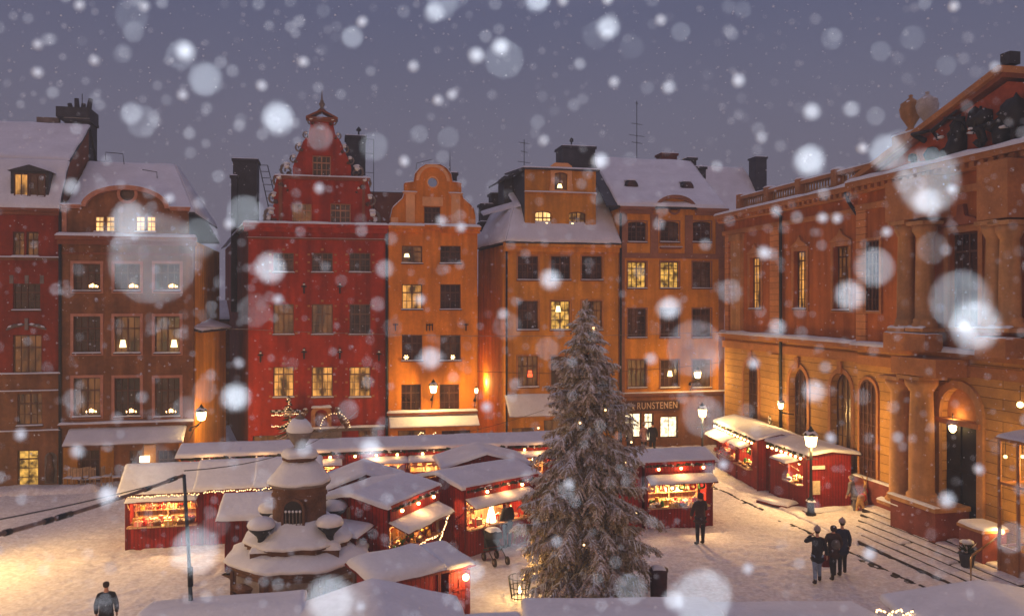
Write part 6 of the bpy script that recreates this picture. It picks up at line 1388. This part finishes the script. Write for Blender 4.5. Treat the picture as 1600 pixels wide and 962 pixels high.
def person(label, x, y, face, h=1.74, coat=BLACKC, legs=BLACKC, hat=None, hood=False, hair=HAIR, coat_len=.50, pose='stand', arms=None, extra=None, lean=0.0, group=None):
    """face: world angle the person looks towards; local +Y is forwards"""
    t = thing('person', label, 'person', (x, y, ground_z(x, y)-.005), face-R(90), group); k = h/1.74
    st_ = {'stand': ((.0, .03), (.0, -.03)), 'stride': ((.20, .22), (-.16, -.26)), 'walk': ((.14, .14), (-.12, -.18))}[pose]
    hipz, kz, az = .92*k, .50*k, .09*k; ln = lean
    sh, ch = (0, ln, 1.40*k), (0, ln*.8, 1.22*k)
    L = lambda s: ((s*.09*k, 0, hipz-.02), (s*(.10)*k, st_[0 if s > 0 else 1][0], kz), (s*.11*k, st_[0 if s > 0 else 1][1], az), (s*.125*k, st_[0 if s > 0 else 1][1]+.15*k, .045))
    arms = arms or {1: ((.235, .0, 1.13), (.235, .09, .89)), -1: ((-.235, .0, 1.13), (-.235, .09, .89))}
    A = lambda s: [Vector((s*.165*k, ln, 1.39*k))]+[Vector((q[0]*k, q[1]*k+ln, q[2]*k)) for q in arms[s]]
    # the body: one continuous skin with neck, head, nose, arms and hands
    nd = [((0, 0, hipz), (.13*k, .10*k)), (ch, (.14*k, .10*k)), ((0, ln, 1.42*k), (.11*k, .08*k)), ((0, ln+.005, 1.50*k), .052*k), ((0, ln+.02, 1.56*k), (.066*k, .075*k)), ((0, ln+.02, 1.635*k), (.078*k, .096*k)), ((0, ln+.01, 1.70*k), (.062*k, .076*k)), ((0, ln+.105*k, 1.60*k), .014*k)]
    ed = [(0, 1), (1, 2), (2, 3), (3, 4), (4, 5), (5, 6), (5, 7)]
    for s in (1, -1):
        a_ = A(s); b = len(nd); nd += [(tuple(a_[0]), .052*k), (tuple(a_[1]), .042*k), (tuple(a_[2]), .028*k)]; ed += [(2, b), (b, b+1), (b+1, b+2)]
        d = (a_[2]-a_[1]).normalized(); pm_ = a_[2]+d*.07*k; sd = Vector((s, 0, 0)); fw = d.cross(sd).normalized()
        nd.append((tuple(pm_), (.040*k, .018*k))); ed.append((b+2, b+3))
        for f in range(4):
            o_ = fw*(.027-.018*f)*k; fl_ = (.075, .083, .078, .06)[f]*k; c1 = pm_+o_+d*fl_*.55; c2 = c1+d*fl_*.4-sd*.02*k
            q = len(nd); nd += [(tuple(c1), .0095*k), (tuple(c2), .008*k)]; ed += [(b+3, q), (q, q+1)]
        q = len(nd); th = a_[2]+d*.03*k+fw*.035*k; nd += [(tuple(th), .011*k), (tuple(th+d*.04*k+fw*.012*k), .009*k)]; ed += [(b+2, q), (q, q+1)]
        l_ = L(s); b = len(nd); nd += [(l_[0], .085*k), (l_[1], .055*k), (l_[2], .036*k), (l_[3], .028*k)]; ed += [(0, b), (b, b+1), (b+1, b+2), (b+2, b+3)]
    skin_mesh('body', nd, ed, [SKIN], t, sub=1)
    # coat with sleeves
    cz = hipz-(coat_len-.30)*k
    nd = [((0, 0, hipz), (.185*k, .145*k)), ((0, -.01, (hipz+cz)/2-.05*k), (.20*k, .16*k)), ((0, -.01, cz-.10*k), (.205*k, .165*k)), (ch, (.195*k, .15*k)), ((0, ln, 1.37*k), (.185*k, .13*k)), ((0, ln, 1.50*k), (.088*k, .09*k))]
    ed = [(0, 1), (1, 2), (0, 3), (3, 4), (4, 5)]
    for s in (1, -1):
        a_ = A(s); b = len(nd); nd += [(tuple(a_[0]), .082*k), (tuple(a_[1]), .066*k), (tuple(a_[2]-(a_[2]-a_[1]).normalized()*.0), .052*k)]; ed += [(4, b), (b, b+1), (b+1, b+2)]
    skin_mesh('coat', nd, ed, [coat], t)
    nd = [((0, 0, hipz-.02), (.135*k, .12*k))]; ed = []; bd = []; be = []
    for s in (1, -1):
        l_ = L(s); b = len(nd); nd += [((l_[0][0], l_[0][1], l_[0][2]-.06), .10*k), (l_[1], .073*k), ((l_[2][0], l_[2][1], l_[2][2]+.06*k), .058*k)]; ed += [(0, b), (b, b+1), (b+1, b+2)]
        skin_mesh('boot', [((l_[2][0], l_[2][1], l_[2][2]+.14*k), .062*k), ((l_[2][0], l_[2][1]-.01, .07), .058*k), ((l_[3][0], l_[3][1]-.03, .055), (.05*k, .045*k)), ((l_[3][0], l_[3][1]+.02, .05), (.042*k, .035*k))], [(0, 1), (1, 2), (2, 3)], [LEATHER], t, sub=1)
    skin_mesh('trousers', nd, ed, [legs], t)
    if hood:
        skin_mesh('hood', [((0, ln-.03, 1.50*k), .10*k), ((0, ln-.03, 1.62*k), (.115*k, .12*k)), ((0, ln-.02, 1.72*k), (.09*k, .10*k))], [(0, 1), (1, 2)], [hood], t)
    else:
        skin_mesh('hair', [((0, ln-.035*k, 1.56*k), (.072*k, .055*k)), ((0, ln-.025*k, 1.66*k), (.092*k, .095*k)), ((0, ln-.005, 1.73*k), (.07*k, .08*k))], [(0, 1), (1, 2)], [hair], t)
    if hat:
        m = MB(); m.lathe([(.095*k, 1.655*k), (.108*k, 1.66*k), (.106*k, 1.70*k), (.10*k, 1.74*k), (.065*k, 1.79*k), (.02, 1.81*k)], (0, ln, 0), hat, 14); m.ball((0, ln, 1.82*k), .025*k, hat, 8); m.build('hat', t)
    m = MB()
    for s in (1, -1): m.ball((s*.03*k, ln+.098*k, 1.635*k), .009*k, HAIR, 6)
    m.box(-.022*k, .022*k, ln+.088*k, ln+.094*k, 1.572*k, 1.58*k, DKRED); m.build('facial_feature', t)
    return t
def gp(px, py): g_ = G(px, py); return g_.x, g_.y
UP = R(90)
x_, y_ = P(166, 1014, 1300*8.6/(1014-472)).xy
person('person in a long black coat walking alone at bottom left, seen from behind', x_, y_, UP+.35, 1.70, BLACKC, BLACKC, coat_len=.72, pose='walk', hair=HAIR)
person('person in a dark jacket and trousers facing the lit stall right of the spruce', *gp(1094, 851), UP+.25, 1.88, DARKBR, BLACKC, hood=DARKBR, coat_len=.46, arms={1: ((.26, .06, 1.14), (.16, .28, 1.16)), -1: ((-.26, .02, 1.12), (-.24, .16, .92))})
person('person in a dark jacket, faded jeans and pale cap with a raised elbow', *gp(1277, 911), UP-.1, 1.70, BLACKC, JEANS, hat=LHAT, coat_len=.50, pose='walk', arms={-1: ((-.36, .10, 1.26), (-.14, .16, 1.46)), 1: ((.27, .02, 1.12), (.30, .05, .86))})
pb_ = person('person with a grey backpack and a dark fur hood beside the one in jeans', *gp(1302, 903), UP-.05, 1.70, DARKBR, BLACKC, hood=HAIR, coat_len=.48, pose='stride', arms={-1: ((-.28, .0, 1.12), (-.33, .02, .86)), 1: ((.27, .04, 1.12), (.24, .14, .95))})
skin_mesh('backpack', [((0, -.22, 1.30), (.13, .08)), ((0, -.25, 1.12), (.15, .10)), ((0, -.24, .98), (.14, .09))], [(0, 1), (1, 2)], [cloth('backpack', (.07, .06, .055))], pb_)
person('person in a pale cap half hidden behind the one with the backpack', *gp(1316, 897), UP-.15, 1.74, NAVY, BLACKC, hat=LHAT, coat_len=.50, pose='walk')
gx_, gy_ = gp(1291, 903); bg = thing('carrier_bag', 'dark red carrier bag held between the two walking people', 'bag', (gx_, gy_-.05, .38)); m = MB(); m.plate([(-.15, 0), (.15, 0), (.16, .36), (-.16, .36)], [], -.06, .06, DKRED); m.tube([(-.08, 0, .36), (-.04, 0, .50), (.04, 0, .50), (.08, 0, .36)], .01, DKRED, 5); m.build('bag', bg)
person('dark dressed person standing at the counter of the stall with the glowing figure', *gp(793, 856), UP+.6, 1.72, BLACKC, BLACKC, hat=BLACKC, coat_len=.55)
x_, y_ = gp(985, 709); person('person in a grey jacket in front of the left shop window of the amber house', x_, 47.6, UP+.4, 1.68, GREYC, BLACKC, hat=GREYC)
person('person in a pale jacket between two others at the amber corner shop', 9.0-1.42, 47.8, UP-.3, 1.70, cloth('dusty_pink', (.30, .16, .14)), BLACKC, hat=LHAT)
person('tall dark person right of the group at the amber corner shop', 9.0-.98, 47.5, UP-.2, 1.84, BLACKC, BLACKC)
person('person in grey bending between the closed red stall and the straw goat', *gp(1336, 806), UP+.9, 1.66, GREYC, GREYC, hood=GREYC, lean=.16)
# pushchair
t = small('pushchair', 'dark snow dusted pushchair parked in front of the stall left of the spruce', 'pushchair', 775, 879, rz=.5)
m = MB(); m.T = Matrix.Rotation(-.3, 4, 'X'); m.box(-.24, .24, -.1, .35, .42, .50, BLACKC); m.T = None
m.box(-.25, .25, .30, .38, .45, 1.02, BLACKC); m.build('seat', t)
m = MB(); m.lathe([(.30, 0), (.28, .12), (.20, .24), (.04, .30)], (0, .18, .80), BLACKC, 12); m.build('hood', t); MB().snow((-.22, -.02, 1.03), (.22, -.02, 1.03), (.22, .42, 1.03), (-.22, .42, 1.03), .11, SNOW, .12).build('snow_cover', t)
m = MB()
for sx_ in (-.24, .24): m.tube([(sx_, -.35, .14), (sx_, .15, .48), (sx_, .48, .98)], .018, SIRON, 6); m.tube([(sx_, .42, .16), (sx_, .1, .5)], .018, SIRON, 6)
m.tube([(-.24, .48, .98), (.24, .48, .98)], .02, SIRON, 6); m.build('frame', t)
for sx_ in (-.24, .24):
    for yy in (-.35, .42):
        q = MB(); q.tube([(sx_-.025, yy, .14), (sx_+.025, yy, .14)], .14, LEATHER, 14); q.tube([(sx_-.03, yy, .14), (sx_+.03, yy, .14)], .06, STONE, 8); q.build('wheel', t)
# straw goat
STRAW = mat('straw', (.62, .36, .14), .8, .25, 12, .8)
t = small('straw_goat', 'pale straw goat standing by the palace wall right of the red stalls', 'straw figure', 1347, 806, rz=.9); t.location.z = .12
o = skin_mesh('body', [((0, 0, .62), .15), ((.30, 0, .66), .15), ((.42, 0, .95), .09), ((.50, 0, 1.12), .085), ((.66, 0, 1.02), .045), ((-.30, 0, .64), .15), ((-.42, 0, .82), .04),
    ((.26, .12, .35), .06), ((.26, .13, .0), .05), ((.26, -.12, .35), .06), ((.26, -.13, .0), .05), ((-.26, .12, .35), .06), ((-.28, .13, .0), .05), ((-.26, -.12, .35), .06), ((-.28, -.13, .0), .05),
    ((.46, .05, 1.24), .025), ((.34, .10, 1.42), .022), ((.18, .12, 1.40), .012), ((.46, -.05, 1.24), .025), ((.34, -.10, 1.42), .022), ((.18, -.12, 1.40), .012)],
    [(0, 1), (1, 2), (2, 3), (3, 4), (0, 5), (5, 6), (1, 7), (7, 8), (1, 9), (9, 10), (5, 11), (11, 12), (5, 13), (13, 14), (3, 15), (15, 16), (16, 17), (3, 18), (18, 19), (19, 20)], [STRAW], t)
m = MB()
for x0, z0, r_ in ((0, .63, .175), (.36, .82, .14), (.27, .22, .08), (-.27, .22, .08)): m.tube([(x0-.025, 0 if z0 > .3 else .125, z0), (x0+.025, 0 if z0 > .3 else .125, z0)], r_, GOODM['red'], 12)
m.build('ribbon', t)
# snow banks
for k, (px, py, Y_, L_, w_, lb) in enumerate(((1045, 700, 46.2, 5.5, 1.6, 'ploughed snow bank in front of the amber corner shop'), (60, 772, 37.6, 5.0, 1.0, 'low snow bank along the foot of the dark red house at far left'))):
    p_ = P(px, py, Y_); t = MB(); t.snow((-L_/2, -w_/2, -.05), (L_/2, -w_/2, -.05), (L_/2, w_/2, -.05), (-L_/2, w_/2, -.05), .5 if k == 0 else .3, GSNOW, .3, .6, seed=k); o = t.build('snow_bank'); o.location = (p_.x, p_.y, 0); o.rotation_euler = (0, 0, .21); finish(o, lb, 'snow bank')

# ================================================================== HAZE
HZ = True
if HZ:
    hm = bpy.data.materials.new('snow_haze'); hm.use_nodes = True; N = hm.node_tree.nodes; N.clear()
    pv = N.new('ShaderNodeVolumePrincipled'); ou = N.new('ShaderNodeOutputMaterial'); hm.node_tree.links.new(pv.outputs[0], ou.inputs['Volume'])
    pv.inputs['Color'].default_value = (.80, .80, .86, 1); pv.inputs['Density'].default_value = .0020
    o = MB().box(-60, 60, -12, 120, -1.2, 30, hm).build('haze', kind='stuff'); finish(o, 'thin grey haze of falling snow over the whole square', 'haze', kind='stuff')


# ================================================================== FALLING SNOW
FLM = bpy.data.materials.new('flake_snow'); FLM.use_nodes = True; b = FLM.node_tree.nodes['Principled BSDF']; b.inputs['Base Color'].default_value = (.88, .89, .92, 1); b.inputs['Roughness'].default_value = .9; b.inputs['Specular IOR Level'].default_value = .1
FL = []
for s_ in range(4):
    m = MB(); m.ball((0, 0, 0), .5, FLM, 8, .9, .55)
    m.v = [tuple(Vector(v_)*(1+.18*noise.noise(Vector(v_)*4+Vector((s_*7, 0, 0))))) for v_ in m.v]; FL.append(m)
protos = []
nfl = 0
def flake(p, s):
    global nfl
    k = nfl % 4
    if k >= len(protos): o = FL[k].build('snowflake'); protos.append(o)
    else: o = protos[k].copy(); COL.objects.link(o)
    nfl += 1
    o.location = p; o.scale = (s, s, s); o.rotation_euler = (nfl*1.3, nfl*.7, nfl*2.1)
    finish(o, 'soft white snowflake clump falling close in front of the square', 'snowflake', 'large snowflakes falling near the camera')
SRC = Vector((.12, -.35, H+.30))
def by_disc(px, py, D, br):
    """flake whose blur disc is D photo pixels wide: its distance and its size follow from the lens and the flash"""
    d = .6
    for _ in range(12):
        p = P(px, py, d); r2 = (p-SRC).length_squared
        Lr = FLASHK/r2; c = min(.9, br*(1.25 if D > 26 and br > .25 else 1)/Lr); s = APERTURE*math.sqrt(c)
        d = 1/(max(.02, D/F-0)/(APERTURE+s)+1/36.)
    flake(tuple(P(px, py, d)), s)
FLASHK = 7.6
BIG = [(433, 186, 66, .85), (320, 124, 64, .34), (290, 81, 44, .95), (285, 85, 56, .15), (550, 58, 44, .32), (679, 20, 42, .5), (690, 8, 56, .25), (566, 34, 18, .6), (646, 104, 27, .42), (745, 87, 36, .75), (784, 74, 40, .8), (788, 94, 70, .2), (840, 0, 52, .65), (949, 43, 48, .7), (850, 219, 26, .42), (937, 252, 38, .9), (1045, 136, 30, .42), (1154, 125, 31, .6), (1269, 175, 39, .7), (1264, 252, 64, .9), (1330, 171, 34, .3), (1368, 182, 36, .14), (1385, 240, 70, .42), (1451, 284, 118, .45), (1447, 315, 60, .6), (1349, 231, 16, .8), (1308, 340, 24, .7), (1194, 395, 33, .85), (1045, 482, 50, .85), (860, 437, 46, .8), (421, 420, 63, .75), (409, 134, 24, .5), (286, 148, 21, .6), (382, 333, 66, .28), (205, 178, 44, .3), (222, 190, 58, .16), (209, 50, 40, .16), (59, 113, 22, .6), (147, 94, 24, .5), (202, 346, 74, .45), (240, 405, 158, .25), (310, 372, 72, .22), (265, 310, 24, .6), (111, 292, 36, .38), (358, 350, 24, .75), (368, 620, 60, .95), (672, 560, 50, .85), (578, 701, 52, .95), (167, 773, 44, .75), (33, 679, 30, .7), (120, 705, 34, .5), (307, 860, 92, .52), (475, 650, 0, 0), (1098, 650, 76, .24), (1085, 545, 100, .20), (1100, 565, 60, .12), (1365, 418, 74, .38), (1328, 462, 60, .55), (1500, 470, 112, .32), (1524, 508, 96, .62), (1510, 515, 36, .5), (1480, 780, 40, .72), (1529, 733, 26, .6), (1272, 612, 48, .55), (1298, 684, 26, .7), (1178, 568, 28, .6), (1215, 512, 38, .45), (1141, 455, 46, .2), (1017, 560, 28, .35), (1129, 725, 22, .65), (1359, 865, 32, .8), (1168, 887, 27, .75), (1098, 935, 110, .5), (1054, 938, 46, .6), (602, 420, 38, .28), (584, 230, 52, .18), (500, 215, 50, .2), (786, 490, 26, .4), (657, 468, 26, .55), (740, 893, 44, .35), (690, 760, 0, 0), (515, 935, 90, .5), (563, 947, 26, .6), (475, 700, 36, .35), (545, 640, 40, .2), (855, 545, 44, .14), (240, 730, 80, .10), (290, 640, 50, .15), (1386, 362, 26, .6), (1402, 683, 26, .3), (805, 600, 20, .2), (870, 845, 20, .3), (885, 765, 36, .2), (985, 920, 60, .22), (800, 840, 66, .22), (115, 625, 42, .2), (373, 567, 20, .4), (398, 485, 60, .12), (320, 610, 46, .14), (1030, 350, 26, .25), (1063, 50, 36, .14), (1120, 260, 26, .25), (1425, 60, 44, .10), (1300, 60, 40, .1), (1190, 215, 18, .35), (1555, 105, 26, .3), (1580, 840, 60, .2), (700, 215, 38, .1), (655, 210, 34, .14), (590, 475, 30, .2), (760, 635, 18, .8), (1490, 10, 20, .5), (1285, 340, 14, .6), (880, 1, 26, .5), (950, 0, 14, .6), (225, 10, 24, .45), (125, 8, 24, .5), (474, 97, 14, .8), (632, 252, 18, .75), (684, 156, 13, .85), (720, 355, 26, .7), (690, 345, 18, .5), (435, 467, 22, .6), (462, 460, 0, 0), (1213, 330, 12, .4), (905, 100, 24, .3), (960, 128, 12, .5), (1540, 290, 0, 0)]
for px, py, D, br in BIG:
    if D: by_disc(px, py, D, br)
rs = random.Random(21)
while nfl < 225:
    D = 7+13*rs.random()**2; br = rs.uniform(.05, .22)
    if rs.random() < .22: D = rs.uniform(24, 62); br = rs.uniform(.05, .12)
    elif rs.random() < .12: br = rs.uniform(.4, .7); D = rs.uniform(8, 14)
    by_disc(rs.uniform(-60, 1660), rs.uniform(-30, 950) if rs.random() < .65 else rs.uniform(-30, 400), D, br)
# the countless far flakes
tiny = MB(); rs = random.Random(4)
for i in range(14000):
    Y_ = 2.0+28*rs.random()**1.25; px, py = rs.uniform(-900, 2500), rs.uniform(-150, 1050)
    p = P(px, py, Y_)
    if p.z < .3: continue
    s = rs.uniform(.004, .0085)*(1+.5*(Y_ > 8)); a = [p+Vector(v_)*s for v_ in ((1, 0, -.3), (-.6, .8, -.3), (-.5, -.8, -.3), (0, 0, 1))]
    tiny.add(a, [(0, 2, 1), (0, 1, 3), (1, 2, 3), (2, 0, 3)], FLM)
for i in range(900):      # nearer flakes to either side of the view
    Y_ = rs.uniform(.5, 7); px = rs.choice((rs.uniform(-2600, -40), rs.uniform(1640, 4200))); p = P(px, rs.uniform(-400, 1300), Y_); s = rs.uniform(.004, .007)
    tiny.add([p+Vector(v_)*s for v_ in ((1, 0, 0), (-1, .1, 0), (0, 1, .1), (0, -1, 0), (.1, 0, 1), (0, 0, -1))], [(0, 2, 4), (2, 1, 4), (1, 3, 4), (3, 0, 4), (2, 0, 5), (1, 2, 5), (3, 1, 5), (0, 3, 5)], FLM, True)
finish(tiny.build('falling_snow'), 'fine snowfall of countless tiny flakes filling the air over the square', 'snowfall', kind='stuff')

# separate blocks that do not touch become parts of their own
def split_parts(names):
    for o in [o for o in bpy.data.objects if o.type == 'MESH' and o.parent and not o.children and o.name.split('.')[0] in names]:
        me = o.data; par = list(range(len(me.vertices)))
        if me.users > 1: continue
        def find(a):
            while par[a] != a: par[a] = par[par[a]]; a = par[a]
            return a
        for p in me.polygons:
            v = list(p.vertices)
            for k in v[1:]: par[find(k)] = find(v[0])
        comp = {}
        for v in me.vertices: comp.setdefault(find(v.index), []).append(v.index)
        cs = list(comp.values())
        if len(cs) < 2: continue
        bb = []
        for c in cs:
            q = [me.vertices[i].co for i in c]; bb.append([min(a[k] for a in q)-.04 for k in range(3)]+[max(a[k] for a in q)+.04 for k in range(3)])
        g = list(range(len(cs)))
        def f2(a):
            while g[a] != a: a = g[a]
            return a
        for i in range(len(cs)):
            for j in range(i):
                if all(bb[i][k] <= bb[j][k+3] and bb[j][k] <= bb[i][k+3] for k in range(3)): g[f2(i)] = f2(j)
        cl = {}
        for i in range(len(cs)): cl.setdefault(f2(i), []).extend(cs[i])
        if len(cl) < 2: continue
        base = o.name.split('.')[0]
        for vs in cl.values():
            vs = sorted(vs); idx = {v: i for i, v in enumerate(vs)}; n = bpy.data.meshes.new(base)
            ps = [p for p in me.polygons if p.vertices[0] in idx]
            n.from_pydata([me.vertices[v].co[:] for v in vs], [], [[idx[v] for v in p.vertices] for p in ps])
            for m_ in me.materials: n.materials.append(m_)
            n.polygons.foreach_set('material_index', [p.material_index for p in ps]); n.polygons.foreach_set('use_smooth', [p.use_smooth for p in ps]); n.update()
            q = bpy.data.objects.new(base, n); COL.objects.link(q); q.parent = o.parent; q.matrix_local = o.matrix_local
        bpy.data.objects.remove(o); bpy.data.meshes.remove(me)
split_parts({'cornice', 'gable_moulding', 'dormer_moulding', 'shopfront_pier', 'carved_hood', 'window_surround', 'pilaster', 'batten', 'prop', 'ceiling_bulb', 'roof', 'shelf', 'snow_cover', 'balustrade', 'roof_rail', 'chimney_top', 'drainpipe', 'door'})
